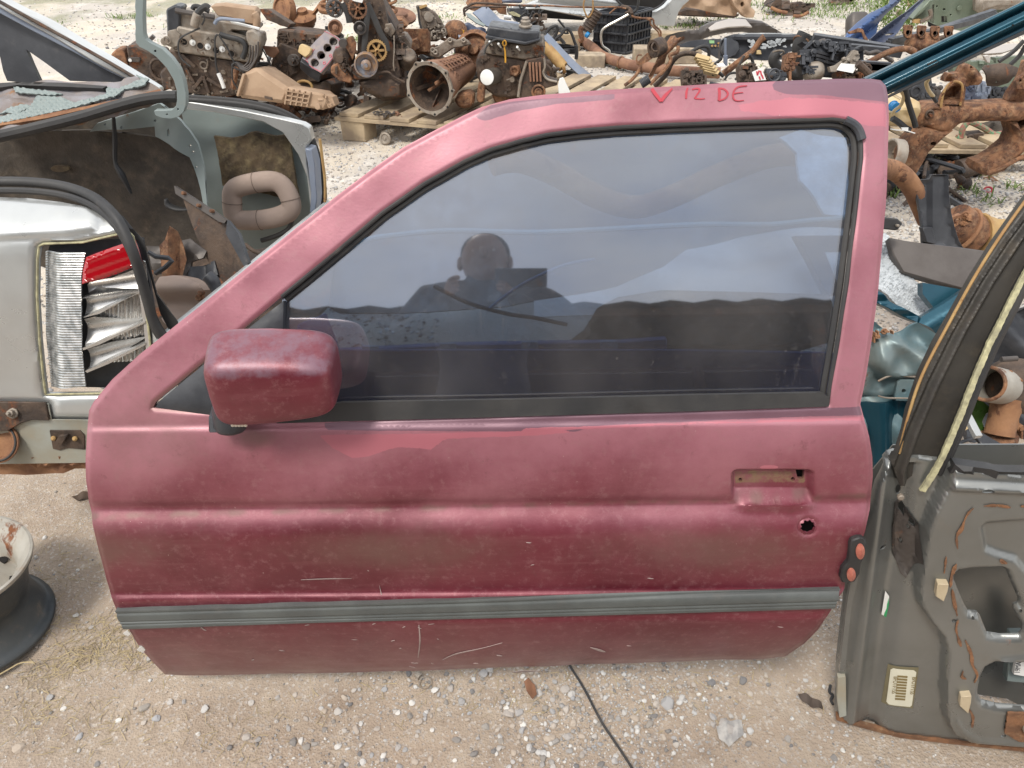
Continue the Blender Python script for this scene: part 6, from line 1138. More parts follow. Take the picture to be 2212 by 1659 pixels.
one('top_box', 'dark blue-black plastic casing at the top edge', 'casing', slab(Plane(*XD((1060, 10)), 6.3), XD((985, 28), (1020, 0), (1120, -10), (1200, 0), (1190, 30)), 0, .2), m_blued, bevel=.01)
one('rusty_lump', 'brown rusty lump at the top edge above the black box', 'casting', join(lathe(Plane(*XD((865, -5)), 6.2).p(*XD((865, -5))), (0, 0, 1), [(.12, -.06), (.14, -.02), (.1, .05), (.05, .08)], 16)), m_rust)
E = Thing('wire_cluster', 'tangled heap of black wires and small brackets behind the valve cover', 'wiring'); P_ = Plane(*XD((1300, 180)), 5.1); rr = random.Random(9)
for k in range(12):
    u, v = rr.uniform(1180, 1400), rr.uniform(60, 240); E.add('wire', tb(P_, XD((u, v), (u+rr.uniform(-50, 50), v+rr.uniform(-40, 50)), (u+rr.uniform(-60, 90), v+rr.uniform(-30, 60))), rr.uniform(1.2, 2.6), rr.uniform(-.05, .1)), m_rubber, bevel=0)
E.add('bracket_cluster', clutter(P_, XD((1180, 80), (1380, 90), (1400, 250), (1250, 230)), 26, 0, (2, 6), 51), m_rustd, bevel=0, kind='stuff'); E.done()
one('wiper_linkage', 'rusty frame of bent rods reaching over the trim panel', 'rods', join(tb(Plane(*XD((900, 60)), 5.3), XD((700, 140), (690, 80), (720, 60), (780, 30), (900, 30), (1100, 45), (1350, 55)), 2.4), tb(Plane(*XD((900, 60)), 5.3), XD((700, 100), (740, 70), (840, 60), (1060, 60)), 2.0, .03)), m_rustd, bevel=0)
one('brake_pipe', 'long thin rusty pipe stretched above the crate to the trim panel', 'pipe', tb(Plane(*XD((1700, 60)), 5.7), XD((1000, 50), (1200, 45), (1430, 50), (1560, 58), (1700, 62), (1850, 62), (2000, 60), (2090, 75)), 1.8), m_rust, bevel=0)
# crate with bent bright pipe
K0 = Zp(*ZD((840, 524)), 0); KL = Zp(*ZD((537, 492)), 0); KR = Zp(*ZD((1062, 452)), 0); a1 = (KL-K0); a2 = (KR-K0); KH = .27
E = Thing('crate', 'black plastic crate with ribbed walls standing on the gravel at the top centre', 'crate'); Zv = Vector((0, 0, 1))
for (p, d, nv) in ((K0, a1, a2), (K0, a2, a1), (K0+a1, a2, -a1), (K0+a2, a1, -a2)):
    nrm_ = -(nv-d*(nv.dot(d)/d.dot(d))).normalized(); top = Zv*KH; w0 = E.add('crate_wall', box(p+d/2+top/2-nrm_*.004, d/2, nrm_*.003, top/2), m_plastic, bevel=0)
    for k in range(5): E.add('rib', box(p+d/2+Zv*(.012+(KH-.024)*k/4)+nrm_*.006, d/2*1.01, nrm_*.010, Zv*.006), m_plastic, parent=w0, bevel=.001)
    for k in range(9): E.add('upright_rib', box(p+d*(k/8)+top/2+nrm_*.002, d*.006, nrm_*.006, top/2*.98), m_plastic, parent=w0, bevel=0)
E.add('crate_floor', box(K0+(a1+a2)/2+Zv*.01, a1/2, a2/2, Zv*.004), m_plastic); E.done()
PK = Plane(*ZD((840, 300)), K0.y+.05, 0, 0); ZP = lambda *q: [PK.p(*ZD(a)) for a in q]
one('bent_pipe', 'bright bent pipe hanging over the front of the black crate', 'pipe', tube([PK.p(*ZD(a), .10) for a in ((870, 140), (760, 200), (660, 255), (615, 300), (610, 380), (625, 440), (660, 465), (690, 490), (692, 530))], .0085, seg=9, k=3), m_chromepipe, bevel=0)
one('bent_pipe', 'thin rusty pipes looping down from the right corner of the crate', 'pipe', join(tube([PK.p(*ZD(a), .05) for a in ((900, 150), (960, 175), (1060, 175), (1110, 190), (1120, 240), (1180, 300), (1185, 370), (1220, 400))], .007, seg=7, k=4), tube([PK.p(*ZD(a), .06) for a in ((940, 165), (1070, 190), (1090, 240), (1160, 310), (1170, 380))], .006, seg=7, k=4)), m_rust, bevel=0)
one('hose', 'short black hose rising out of the crate to the silver car', 'hose', tube([PK.p(*ZD(a), 0) for a in ((910, 120), (950, 90), (965, 40), (970, -20))], .010, seg=8), m_rubber, bevel=0)
E = Thing('pipe_cluster', 'rusty knotted pipe ends resting on top of the crate', 'pipes'); E.add('pipe', tube(ZP((800, 65), (860, 75), (900, 110), (890, 150), (920, 160)), .014, seg=8), m_rustd, bevel=0); E.add('fitting', join(*[cyl(PK.p(*ZD(a)), PK.p(*ZD(b_), .05), .014) for a, b_ in (((880, 90), (905, 140)), ((850, 130), (900, 110)), ((870, 170), (890, 150)))]), m_rustd, bevel=0)
E.add('wire', tube(ZP((690, 130), (760, 75), (830, 75), (870, 90)), .006, seg=6), m_rust, bevel=0); E.done()
E = Thing('exhaust_muffler', 'dark rusty ribbed pipe leaning on the left side of the crate', 'muffler'); PM = Plane(*ZD((500, 250)), 5.7); E.add('ribbed_body', tube([PM.p(*ZD((570, 110))), PM.p(*ZD((460, 300)))], .038, seg=14, smooth=False), m_rustd, bevel=0)
for k in range(7): E.add('rib_ring', torus(PM.p(*ZD((570-k*16, 110+k*28))), PM.p(*ZD((570, 110)))-PM.p(*ZD((460, 300))), .038, .006, 16, 6), m_rustd, bevel=0)
E.add('flange', tube([PM.p(*ZD(q), .03) for q in ((430, 255), (410, 300), (425, 370), (395, 400))], .018, seg=8), m_rust, bevel=0); E.add('blue_cap', cyl(PM.p(*ZD((465, 325)), .05), PM.p(*ZD((490, 345)), .06), .02), m_bluecap, bevel=.002); E.add('upper_wire', tube([PM.p(*ZD(q), .03) for q in ((450, 0), (440, 60), (460, 130), (490, 165), (530, 100), (530, 0))], .006, seg=6), m_yrust, bevel=0); E.done()
pr = [Zp(*ZD(q), .05) for q in ((385, 400), (440, 400), (530, 460), (610, 530), (700, 570), (800, 600), (900, 625), (1010, 640), (1150, 660), (1300, 680), (1560, 695), (1750, 700))]
E = Thing('exhaust_pipe', 'long rusty exhaust pipe lying on the ground from the crate to the right', 'pipe'); E.add('pipe', tube(pr, .034, seg=14, k=3), m_redrust, bevel=0); E.add('elbow_flange', torus(pr[0], pr[1]-pr[0], .04, .012, 18, 6), m_rusto, bevel=0)
for k in (5, 7): E.add('clamp', torus(pr[k], pr[k+1]-pr[k], .036, .006, 18, 6), m_rust, bevel=0)
E.done()
one('timber', 'short weathered timber on the gravel in front of the crate', 'timber', bar(Zp(*ZD((370, 570)), .04), Zp(*ZD((650, 575)), .04), .11, .08), m_wood, bevel=.004)
one('timber', 'sawn timber baulk right of the crate', 'timber', bar(Zp(*ZD((915, 520)), .05), Zp(*ZD((1560, 520)), .05), .12, .10), m_wood, bevel=.004)
one('timber', 'reddish timber behind the right corner of the crate', 'timber', bar(Zp(*ZD((1060, 365)), .05), Zp(*ZD((1450, 370)), .05), .09, .09), m_woody, bevel=.004)
one('timber', 'dark timber under the ribbed mat', 'timber', bar(Zp(*ZD((190, 400)), .06), Zp(*ZD((410, 400)), .06), .10, .12), m_woody, bevel=.004)
# silver car shell at the top
SB = Plane(*ZD((800, 120)), 6.25, 3, 6)
E = Thing('car_shell', 'silver car shell without wheels standing behind the crate', 'car')
sill = ZD((-260, 55), (-100, 40), (0, 0), (30, -40), (740, -40), (760, 0), (800, 50), (880, 85), (1000, 108), (1120, 100), (1200, 60), (1260, 0), (1290, -50), (1450, -50), (1440, 0), (1380, 50), (1340, 110), (1318, 170), (1300, 245), (1240, 246), (1090, 232), (1000, 228), (920, 215), (700, 185), (460, 155), (0, 75), (-260, 90))
sl0 = ZD((-260, 55), (0, 0), (740, 0), (880, 85), (1120, 105), (1290, -50))
E.add('side_panel', sh(sill, SB, th=.10, off=.05, step=5, offf=lambda x, y: .02*np.sin((y-(12+.10*(x-1161)))/5.2)*(x < 1370)), m_silver, bevel=.006, ang=60)
E.add('door_seal', tb(SB, ZD((740, -40), (775, 15), (830, 60), (900, 84), (1010, 98), (1110, 88), (1190, 45), (1250, -20)), 2.2, .07), m_rubber, bevel=0)
E.add('sill_strip', tb(SB, ZD((-260, 92), (0, 76), (240, 116), (460, 158), (480, 166)), 2.0, .04), m_yrust, bevel=0)
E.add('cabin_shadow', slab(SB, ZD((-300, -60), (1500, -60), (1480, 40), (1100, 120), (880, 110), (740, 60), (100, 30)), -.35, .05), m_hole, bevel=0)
E.add('wheel_housing', sh(ZD((1318, 175), (1345, 105), (1390, 45), (1440, -5), (1480, -60), (2000, -60), (1990, 20), (1960, 100), (1930, 165), (1700, 130), (1560, 95), (1440, 75), (1370, 110)), SB, th=.02, off=-.06, step=8, offf=lambda x, y: .03*np.sin(x/11)*np.sin(y/8)), m_beige, bevel=0)
E.add('chassis_leg', sh(ZD((1900, -60), (2060, -60), (2040, 60), (2080, 100), (2060, 165), (2000, 170), (1930, 110), (1870, 40), (1860, -20)), SB, th=.1, off=.02, step=6, offf=lambda x, y: .02*np.sin(x/5)*np.sin(y/7), holes=[ZD(*ell(1960, 40, 14, 26, 10))]), m_beige, bevel=.004)
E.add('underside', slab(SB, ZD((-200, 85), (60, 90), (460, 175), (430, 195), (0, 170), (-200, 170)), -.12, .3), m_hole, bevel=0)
E.add('cross_member', slab(SB, ZD((1310, 120), (1440, 80), (1950, 140), (1900, 175), (1500, 160), (1300, 150)), -.2, .2), m_rustd, bevel=.01)
E.done()
# broken control arm and pipes in front of the long exhaust pipe
P_ = Plane(*ZD((1200, 540)), 4.1, 0, 20); E = Thing('pedal_bracket', 'brown twisted sheet metal bracket standing upright behind the red door', 'bracket')
E.add('plate', sh(ZD((1290, 340), (1325, 335), (1330, 370), (1400, 352), (1415, 370), (1340, 420), (1300, 470), (1240, 530), (1230, 600), (1150, 650), (1120, 720), (1085, 775), (1062, 752), (1110, 640), (1160, 540), (1230, 430)), P_, th=.02, step=4, offf=lambda x, y: .02*np.sin((x+y)/7)), m_rust, bevel=.002)
E.add('flange', sh(ZD((955, 605), (1050, 510), (1130, 465), (1210, 440), (1190, 500), (1060, 590), (980, 625)), P_, th=.012, step=5, off=-.02, offf=lambda x, y: .012*np.sin(x/6)), m_rust, bevel=.001)
for Q, r_ in (([(990, 640), (960, 700), (900, 770), (835, 820)], 3.6), ([(1350, 440), (1340, 500), (1270, 530), (1280, 580), (1230, 660), (1150, 740), (1080, 810)], 4.0), ([(960, 610), (950, 570), (965, 530), (1000, 530)], 1.6)):
    E.add('leg', tb(P_, ZD(*Q), r_, .02), m_rust, bevel=0)
E.add('bush', join(pipe([P_.p(*ZD((1110, 470)), .03), P_.p(*ZD((1190, 440)), .0)], .045, .3, seg=18, smooth=False), rg_(P_, *ZD((1135, 450)), 9, 2, .05)), m_rustd, bevel=0); E.done()
one('bent_tube', 'brown bent tube arching down behind the red door', 'tube', tb(Plane(*ZD((1350, 560)), 4.2), ZD((1120, 830), (1230, 720), (1290, 600), (1360, 530), (1450, 510), (1540, 530), (1580, 580)), 5.2, seg=10), m_rustd, bevel=0)
one('spring_gaiter', 'black and white ribbed gaiter at the foot of the twisted bracket', 'gaiter', join(*[torus(Plane(*ZD((1030, 790)), 3.9).p(*ZD((1000+k*13, 805-k*9))), (1, 0, .6), .018, .006, 14, 6) for k in range(6)]), m_plastic)
P_ = Plane(*XB((590, 560)), 4.0); E = Thing('connector_block', 'dirty white ribbed connector strip leaning among the hoses', 'connector')
for k in range(6): E.add('connector', box(P_.p(*XB((535+k*16, 505+k*24))), RTV*.035+UPV*-.01, (-_F)*.02, UPV*.010+RTV*.006), m_cream, bevel=.002)
E.add('backing', bar(P_.p(*XB((530, 490)), -.02), P_.p(*XB((630, 640)), -.02), .06, .015), m_rubber); E.done()
for P, r_, m_, lab in (([(400, 470), (470, 430), (540, 400), (590, 415), (595, 480), (590, 540), (640, 590), (720, 660)], 3.6, m_rubber, 'black hose arching over the white connector strip'), ([(1075, 320), (1040, 350), (980, 430), (900, 500), (820, 560), (720, 640)], [8, 6, 6, 7, 7, 8], m_rust, 'brown tube with a rounded end pointing up at the peeling bumper'), ([(950, 470), (970, 520), (975, 570), (920, 610), (850, 640)], 3.4, m_rubber, 'thin black hose curving below the brown tube'), ([(730, 690), (770, 640), (830, 630), (860, 660)], 2.4, m_rubber, 'loop of thin black cable at the edge of the red door'), ([(900, 480), (870, 540), (840, 600)], 3, m_steelp, 'grey bent rod under the brown tube'), ([(640, 560), (700, 510), (690, 500)], 3.2, m_rubber, 'short black hose stub by the gas strut'), ([(820, 690), (900, 620), (960, 590), (970, 540)], 2.6, m_rubber, 'thin black cable beside the red lettered tag')):
    one('hose', lab, 'hose', tb(Plane(*XB(P[2]), 3.9+.04*len(P)), XB(*P), r_, 0, seg=9), m_, bevel=0)
E = Thing('radiator_hose', 'thick black radiator hose with a brown clamp standing in the parts pile', 'hose'); P_ = Plane(*XB((1380, 450)), 3.75); E.add('hose', pipe([P_.p(*XB(q)) for q in ((1428, 285), (1400, 340), (1378, 400), (1378, 480), (1350, 560), (1320, 610))], .034, seg=14), m_rubber, bevel=0); E.add('hose_clamp', torus(P_.p(*XB((1392, 352))), UPV+RTV*.5, .035, .005, 18, 6), m_rust, bevel=0); E.done()
E = Thing('radiator_hose', 'curved black hose with a pale end clip left of the thick hose', 'hose'); P_ = Plane(*XB((1190, 520)), 3.6); E.add('hose', pipe([P_.p(*XB(q)) for q in ((1195, 455), (1160, 490), (1160, 540), (1210, 590), (1290, 630), (1400, 665))], .024, seg=14), m_rubber, bevel=0); E.add('end_clip', torus(P_.p(*XB((1192, 458))), UPV, .026, .004, 18, 6), m_alu, bevel=0); E.done()
one('hose', 'short dark hose elbow beside the small crate', 'hose', tb(Plane(*XB((1560, 400)), 3.8), XB((1595, 360), (1560, 370), (1545, 420), (1540, 450)), 7, seg=12), m_steelp, bevel=0)
# bumpers
P_ = Plane(*XB((800, 260)), 5.0, 0, 30); E = Thing('bumper', 'dark grey bumper cover with a shiny raised middle, lying behind the peeling bumper', 'bumper')
E.add('cover', sh(XB((505, 270), (520, 230), (600, 190), (730, 165), (880, 152), (1050, 180), (1130, 225), (1230, 285), (1160, 290), (1060, 270), (1000, 282), (900, 262), (760, 270), (620, 300), (530, 335), (505, 310)), P_, th=.03, step=5, offf=lambda x, y: .05*np.sin(np.clip(sdist(x, y, XB((505, 270), (520, 230), (600, 190), (730, 165), (880, 152), (1050, 180), (1130, 225), (1230, 285), (1160, 290), (1060, 270), (1000, 282), (900, 262), (760, 270), (620, 300), (530, 335), (505, 310))), 0, 12)/12*1.57)), m_steelp, bevel=.002); E.add('glossy_insert', sh(XB((570, 265), (640, 215), (760, 185), (890, 190), (950, 258), (880, 250), (740, 258), (590, 290)), P_, th=.02, off=.052, step=8), m_pale, bevel=.002); E.done()
one('bumper_end', 'long grey bumper corner reaching left behind the timber', 'bumper', sh(XB((180, 345), (230, 310), (330, 290), (500, 265), (510, 310), (530, 335), (430, 355), (330, 385), (310, 395), (210, 400)), Plane(*XB((350, 340)), 4.9, -6, 40), th=.03, step=6, offf=lambda x, y: .02*np.sin(y/5)), m_steelp, bevel=.004)
P_ = Plane(*XB((1100, 400)), 4.3, 0, 18)
E = Thing('bumper', 'black bumper with flaking white paint on its long face', 'bumper')
bo = XB((700, 350), (730, 320), (800, 298), (920, 288), (1100, 286), (1300, 292), (1500, 315), (1700, 350), (1900, 392), (1930, 410), (1850, 425), (1700, 400), (1500, 372), (1340, 440), (1280, 450), (1270, 510), (1100, 520), (760, 500), (690, 490))
E.add('bumper_skin', sh(bo, P_, th=.04, step=6, offf=lambda x, y: .03*sm(y, 96, 84)+.03*(1-sm(y, 70, 78))*-1), m_plastic, bevel=.003); E.add('top_edge', sh(XB((800, 300), (920, 288), (1100, 286), (1300, 292), (1500, 315), (1700, 350), (1900, 392), (1840, 398), (1640, 362), (1450, 335), (1250, 318), (1000, 312), (850, 335)), P_, th=.02, off=.015, step=6), m_silver, bevel=.002)
rr = random.Random(12)
for k in range(26):
    u = rr.triangular(890, 1340, 1150); v = 385+rr.uniform(-38, 36)-(u-1100)*.01; a = [rr.uniform(.5, 1.3) for _ in range(9)]; s_ = rr.uniform(7, 20)
    E.add('paint_flake', sh(XB(*[(u+s_*1.5*a[i]*math.cos(i*.698), v+s_*a[i]*math.sin(i*.698)) for i in range(9)]), P_, th=.002, off=.034), m_silver, bevel=0)
E.add('clip', slab(P_, XB((1015, 432), (1045, 432), (1052, 470), (1008, 468)), .02, .02), m_cream, bevel=.002); E.add('end_return', slab(P_, XB((730, 330), (780, 322), (850, 360), (870, 420), (830, 480), (740, 520), (705, 440)), .03, .03), m_plastic, bevel=.006); E.done()
one('gas_strut', 'thin silver gas strut standing in front of the black bumper', 'strut', join(cyl(Plane(*XB((738, 450)), 4.1).p(*XB((738, 335))), Plane(*XB((738, 450)), 4.1).p(*XB((738, 480))), .006), cyl(Plane(*XB((738, 450)), 4.1).p(*XB((738, 480))), Plane(*XB((738, 450)), 4.1).p(*XB((738, 565))), .011)), m_plasticg, bevel=0)
E = Thing('trim_panel', 'black plastic panel with a green sticker and small bolts behind the hoses', 'panel'); P_ = Plane(*XB((550, 400)), 4.6, 0, 20); E.add('panel', sh(XB((325, 390), (430, 355), (540, 340), (700, 335), (705, 420), (690, 510), (500, 410), (340, 405)), P_, th=.02, step=10), m_plastic); E.add('green_sticker', slab(P_, XB((598, 348), (642, 350), (642, 375), (600, 374)), .003, .002), M('pale_green_print', (.3, .55, .25)), bevel=0)
for q in ((676, 375), (680, 400), (620, 398), (648, 398)): E.add('bolt', cz(P_, *XB(q), 2.2, .002, .01), m_yrust, bevel=0)
E.done()
# second crate, tags, radiator parts
E = Thing('crate', 'small black crate full of parts behind the right end of the red door', 'crate'); k0 = Yp(*XB((1700, 640)), 3.4); k0.z = max(k0.z, .4); zt_ = .12; P_ = Plane(*XB((1600, 550)), 3.45, 12, 4)
wl = E.add('crate_wall', slab(P_, XB((1510, 435), (1700, 490), (1720, 680), (1495, 660)), 0, .012), m_plastic, bevel=0); P2 = Plane(*XB((1800, 480)), 3.5, -16, 4); w2 = E.add('crate_wall', slab(P2, XB((1700, 490), (1930, 410), (1935, 560), (1720, 680)), 0, .012), m_plastic, bevel=0)
for k in range(3): E.add('rib', bar(P_.p(*XB((1508, 440+k*32)), .012), P_.p(*XB((1702, 492+k*34)), .012), .01, .02, up=P_.n), m_plastic, parent=wl, bevel=0)
for k in range(8): E.add('upright_rib', bar(P_.p(*XB((1570+k*15, 540)), .008), P_.p(*XB((1570+k*15, 650)), .008), .006, .012, up=P_.n), m_plastic, parent=wl, bevel=0)
E.add('rim', join(bar(P2.p(*XB((1700, 488)), .01), P2.p(*XB((1930, 408)), .01), .02, .02)), m_plastic, parent=w2, bevel=.002); E.add('hand_hole', slab(P_, XB((1600, 500), (1630, 508), (1620, 555), (1605, 540)), .006, .003), m_white, parent=wl, bevel=0); E.done()
one('paper_tag', 'blank white label lying on parts in the small crate', 'tag', slab(Plane(*XB((1790, 590)), 3.3, 0, 30), XB((1738, 546), (1882, 558), (1840, 632), (1698, 604)), 0, .002), m_white, bevel=0)
E = Thing('paper_tag', 'white tag with red hand lettering above the lettered door rail', 'tag'); P_ = Plane(*XB((1025, 640)), 3.3, 0, 20); E.add('card', slab(P_, XB((968, 622), (1050, 585), (1090, 690), (995, 700)), 0, .002), m_white, bevel=0)
def xs(a, b_): return bar(P_.p(*XB(a), .002), P_.p(*XB(b_), .002), .006, .001, up=P_.n)
E.add('red_lettering', join(xs((1008, 615), (1015, 650)), xs((1015, 650), (1030, 608)), xs((1040, 610), (1052, 655)), xs((1055, 650), (1065, 680)), xs((1030, 660), (1040, 690))), m_red, bevel=0, kind='stuff'); E.done()
one('paper_scrap', 'white paper scrap below the gas strut', 'paper', slab(Plane(*XB((700, 560)), 3.9, 0, 50), XB((660, 550), (720, 545), (745, 575), (680, 575)), 0, .003), m_white, bevel=0)
one('foam_scrap', 'white foam scrap standing on the gravel right of the oil filter engine', 'scrap', sh(ZC((2170, 900), (2165, 820), (2180, 760), (2215, 745), (2240, 800), (2270, 860), (2290, 900)), Plane(*ZC((2220, 850)), 3.7, 0, 10), th=.03), m_white)
one('water_pump', 'grey alloy pump housing in the parts pile', 'pump', join(superell(Plane(*XB((1500, 620)), 3.4).p(*XB((1500, 620))), RTV, UPV, -_F, .045, .042, .04, .8, 18, 10), cyl(Plane(*XB((1515, 580)), 3.4).p(*XB((1515, 580))), Plane(*XB((1515, 560)), 3.4).p(*XB((1515, 562))), .014)), m_alu)
one('casting_scrap', 'pale cast bracket lying across the small crate', 'bracket', join(slab(Plane(*XB((1780, 520)), 3.35, 0, 20), XB((1640, 575), (1700, 560), (1810, 480), (1850, 430), (1885, 440), (1900, 500), (1880, 530), (1780, 540), (1730, 560), (1700, 620), (1650, 620)), 0, .03), clutter(Plane(*XB((1780, 520)), 3.35, 0, 20), XB((1700, 540), (1880, 450), (1880, 530), (1720, 580)), 10, 0, (2, 5), 61)), m_alu)
one('rusty_bracket', 'rust brown bracket leaning against the white label', 'bracket', join(tb(Plane(*XB((1930, 590)), 3.3), XB((1880, 545), (1920, 580), (1960, 620), (1990, 650)), 8, seg=8), clutter(Plane(*XB((1950, 570)), 3.32), XB((1900, 540), (1970, 560), (1985, 650), (1920, 640)), 10, 0, (3, 7), 62)), m_rustd)
E = Thing('parts_heap', 'low heap of greasy small parts along the top of the red door', 'heap'); P_ = Plane(*XB((900, 650)), 3.3, 0, 25)
for i, (A, m_, s_) in enumerate((([(370, 600), (560, 640), (560, 720), (380, 720)], m_rustd, 1), ([(860, 560), (970, 560), (1100, 640), (1120, 700), (870, 700)], m_rustd, 2), ([(1100, 620), (1270, 640), (1260, 690), (1100, 690)], m_plastic, 3), ([(1270, 460), (1345, 465), (1340, 570), (1290, 640), (1260, 600)], m_rust, 4), ([(1380, 430), (1500, 420), (1500, 640), (1400, 640)], m_plastic, 5), ([(1700, 620), (1960, 600), (2000, 680), (1720, 690)], m_rustd, 6), ([(1400, 360), (1700, 370), (1900, 420), (1700, 470), (1500, 430)], m_plastic, 7))):
    E.add('casting', join(slab(P_, XB(*A), -.04-.01*i, .06), clutter(P_, XB(*A), 22, -.03-.01*i, (2.5, 8), 70+s_)), m_, bevel=0, kind='stuff')
E.done()
one('fan_ring', 'black round fan ring in the parts heap', 'ring', rg_(Plane(*XB((1160, 650)), 3.3, 0, 20), *XB((1160, 650)), 12, 2.4), m_plastic, bevel=0)
one('coolant_pipe', 'brown-grey thick hose running down behind the teal beam', 'hose', tb(Plane(*XA((550, 680)), 3.5), XA((250, 790), (350, 740), (500, 660), (650, 610), (780, 605), (870, 640)), 6.2, seg=12), m_rust, bevel=0)
one('grey_hose', 'short grey hose under the thick brown hose', 'hose', tb(Plane(*XA((400, 660)), 3.6), XA((240, 640), (300, 660), (380, 640), (440, 660), (590, 760)), 4.4, seg=10), m_steelp, bevel=0)
one('slatted_tray', 'black slatted tray lying in front of the teal beam', 'tray', join(*[bar(Plane(*XA((350, 820)), 3.4).p(*XA((190, 775+k*24))), Plane(*XA((350, 820)), 3.4).p(*XA((560, 800+k*24))), .02, .02) for k in range(6)]), m_plastic)
one('side_rail', 'long black rail lying behind the crates up to the manifold', 'rail', join(bar(Yp(*XA((-400, 480)), 4.0), Yp(*XA((700, 640)), 3.9), .05, .05), bar(Yp(*XA((-300, 560)), 3.9), Yp(*XA((540, 640)), 3.8), .03, .04)), m_plastic)
one('black_trims', 'bundle of long black trim strips behind the manifold', 'trim', join(*[bar(Yp(*XA((480+k*25, 590-k*26)), 4.2), Yp(*XA((1830+k*8, 145+k*18)), 4.8), .03, .03) for k in range(4)]), m_plastic)
# blue panels, green car, far things
P_ = Plane(*XA((350, 250)), 4.6, 0, 25); one('fender', 'long dusty blue fender propped up, left of the pair', 'fender', join(sh(XA((-30, 500), (60, 380), (200, 250), (330, 150), (540, 50), (600, -40), (720, -60), (640, 60), (520, 170), (440, 290), (400, 370), (330, 480), (160, 520)), P_, th=.03, step=5, offf=lambda x, y: .03*np.sin((x+1.3*y)/9))), m_blue, bevel=.003)
P_ = Plane(*XA((550, 400)), 4.4, 0, 25); one('fender', 'second dark blue fender in front, with bolt holes', 'fender', sh(XA((310, 480), (420, 380), (600, 250), (800, 120), (960, -20), (1080, -80), (860, 140), (740, 270), (620, 420), (500, 540), (410, 590), (330, 520)), P_, th=.03, step=5, offf=lambda x, y: .03*np.sin((x+1.2*y)/8), holes=[XA(*ell(555, 420, 34, 16, 10))]), m_blued, bevel=.003)
one('flap', 'torn dark flap lying on the blue fender', 'flap', sh(XA((50, 378), (150, 355), (240, 380), (300, 450), (310, 500), (240, 470), (190, 410), (80, 400)), Plane(*XA((200, 420)), 4.2, 0, 30), th=.01, step=5, offf=lambda x, y: .02*np.sin(x/6)), m_rust)
one('red_cap', 'small red cap on the blue fender end', 'cap', cz(Plane(*XA((100, 515)), 4.3), *XA((100, 515)), 4.6, 0, .02), m_red)
one('headlamp', 'small dark headlamp leaning against the blue fender', 'lamp', superell(Plane(*XA((150, 310)), 4.8).p(*XA((150, 310))), RTV, UPV, -_F, .06, .07, .05, .5, 18, 10), m_steelp, bevel=0)
P_ = Plane(*XA((1400, 150)), 5.2, -4, 4); E = Thing('car_shell', 'green-grey car shell with open door frames at the top right corner', 'car')
E.add('side_panel', sh(XA((780, 230), (860, 160), (940, 60), (1000, -60), (2300, -60), (2300, 400), (1500, 400), (1150, 320), (1000, 250), (900, 280)), P_, th=.05, step=12, offf=lambda x, y: .01*np.sin(x/9), holes=[XA((1060, 220), (1090, 60), (1110, 60), (1105, 290), (1060, 290)), XA((1195, 200), (1255, 200), (1258, 280), (1195, 280)), XA(*ell(1225, 115, 16, 14, 8)), XA(*ell(1300, 180, 12, 10, 8)), XA(*ell(1145, 80, 10, 12, 8))]), m_green, bevel=.003)
E.add('pillar', sh(XA((790, 225), (1000, -20), (1060, -20), (900, 150), (830, 200)), P_, th=.08, off=.06), m_green, bevel=.006); E.add('round_plug', cz(P_, *XA((1410, 100)), 5, .004, .006), m_green); E.add('silver_box', slab(P_, XA((1640, -60), (2300, -60), (2300, 120), (1860, 130), (1640, 200)), .12, .1), m_alu, bevel=.03)
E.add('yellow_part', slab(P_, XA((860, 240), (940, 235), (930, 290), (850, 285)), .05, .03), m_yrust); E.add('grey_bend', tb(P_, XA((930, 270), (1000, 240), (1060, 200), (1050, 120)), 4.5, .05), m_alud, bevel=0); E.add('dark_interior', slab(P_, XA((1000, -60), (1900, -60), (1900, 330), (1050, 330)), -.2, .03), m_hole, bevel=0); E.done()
P_ = Plane(*XA((1000, 420)), 4.1, 0, 8); E = Thing('exhaust_manifold', 'rusty four port exhaust manifold hanging above the teal beam', 'manifold')
for k, (a, b_) in enumerate(((765, 400), (932, 405), (1098, 412), (1265, 412))):
    O = XA((a-55, b_-70), (a-40, b_-95), (a+50, b_-92), (a+58, b_-70), (a+45, b_-20), (a+48, b_+30), (a+20, b_+62), (a-20, b_+65), (a-45, b_+30), (a-55, b_)); E.add('port_flange', sh(O, P_, th=.015, off=.02, holes=[XA(*ell(a, b_, 33, 33, 18)), XA(*ell(a+35, b_-72, 9, 8, 8))]), m_rust, bevel=.002); E.add('port_pipe', pipe([P_.p(*XA((a, b_)), .018), P_.p(*XA((a+10, b_+40)), -.08), P_.p(*XA((960+k*10, 520)), -.10)], 6.4*mpx(P_.p(*XA((a, b_)))), seg=14), m_rustd, bevel=0)
E.add('collector', superell(P_.p(*XA((950, 540)), -.04), RTV, UPV, -_F, .085, .05, .06, .8, 20, 12), m_rust, bevel=0); E.done()
E = Thing('engine_heap', 'distant heap of dark rusty parts on the gravel right of the silver shell', 'heap'); P_ = Plane(*ZE((400, 80)), yg(*ZE((400, 125))), 0, 5)
E.add('casting', join(slab(P_, ZE((220, 50), (290, -40), (320, 30), (430, 40), (520, 30), (540, 60), (500, 110), (420, 130), (330, 100), (240, 70)), 0, .2), clutter(P_, ZE((230, 20), (520, 30), (500, 115), (300, 90)), 40, 0, (2.5, 8), 81)), m_rustd, bevel=0, kind='stuff'); E.add('orange_tray', join(tb(P_, ZE((225, 60), (280, 85), (350, 100)), 3.4, .12), tb(P_, ZE((400, 125), (460, 125), (520, 95)), 3.4, .12)), m_rusto, bevel=0); E.add('wire', tb(P_, ZE((150, 80), (180, 40), (240, 10), (280, -20)), 1.2, .1), m_rubber, bevel=0); E.done()
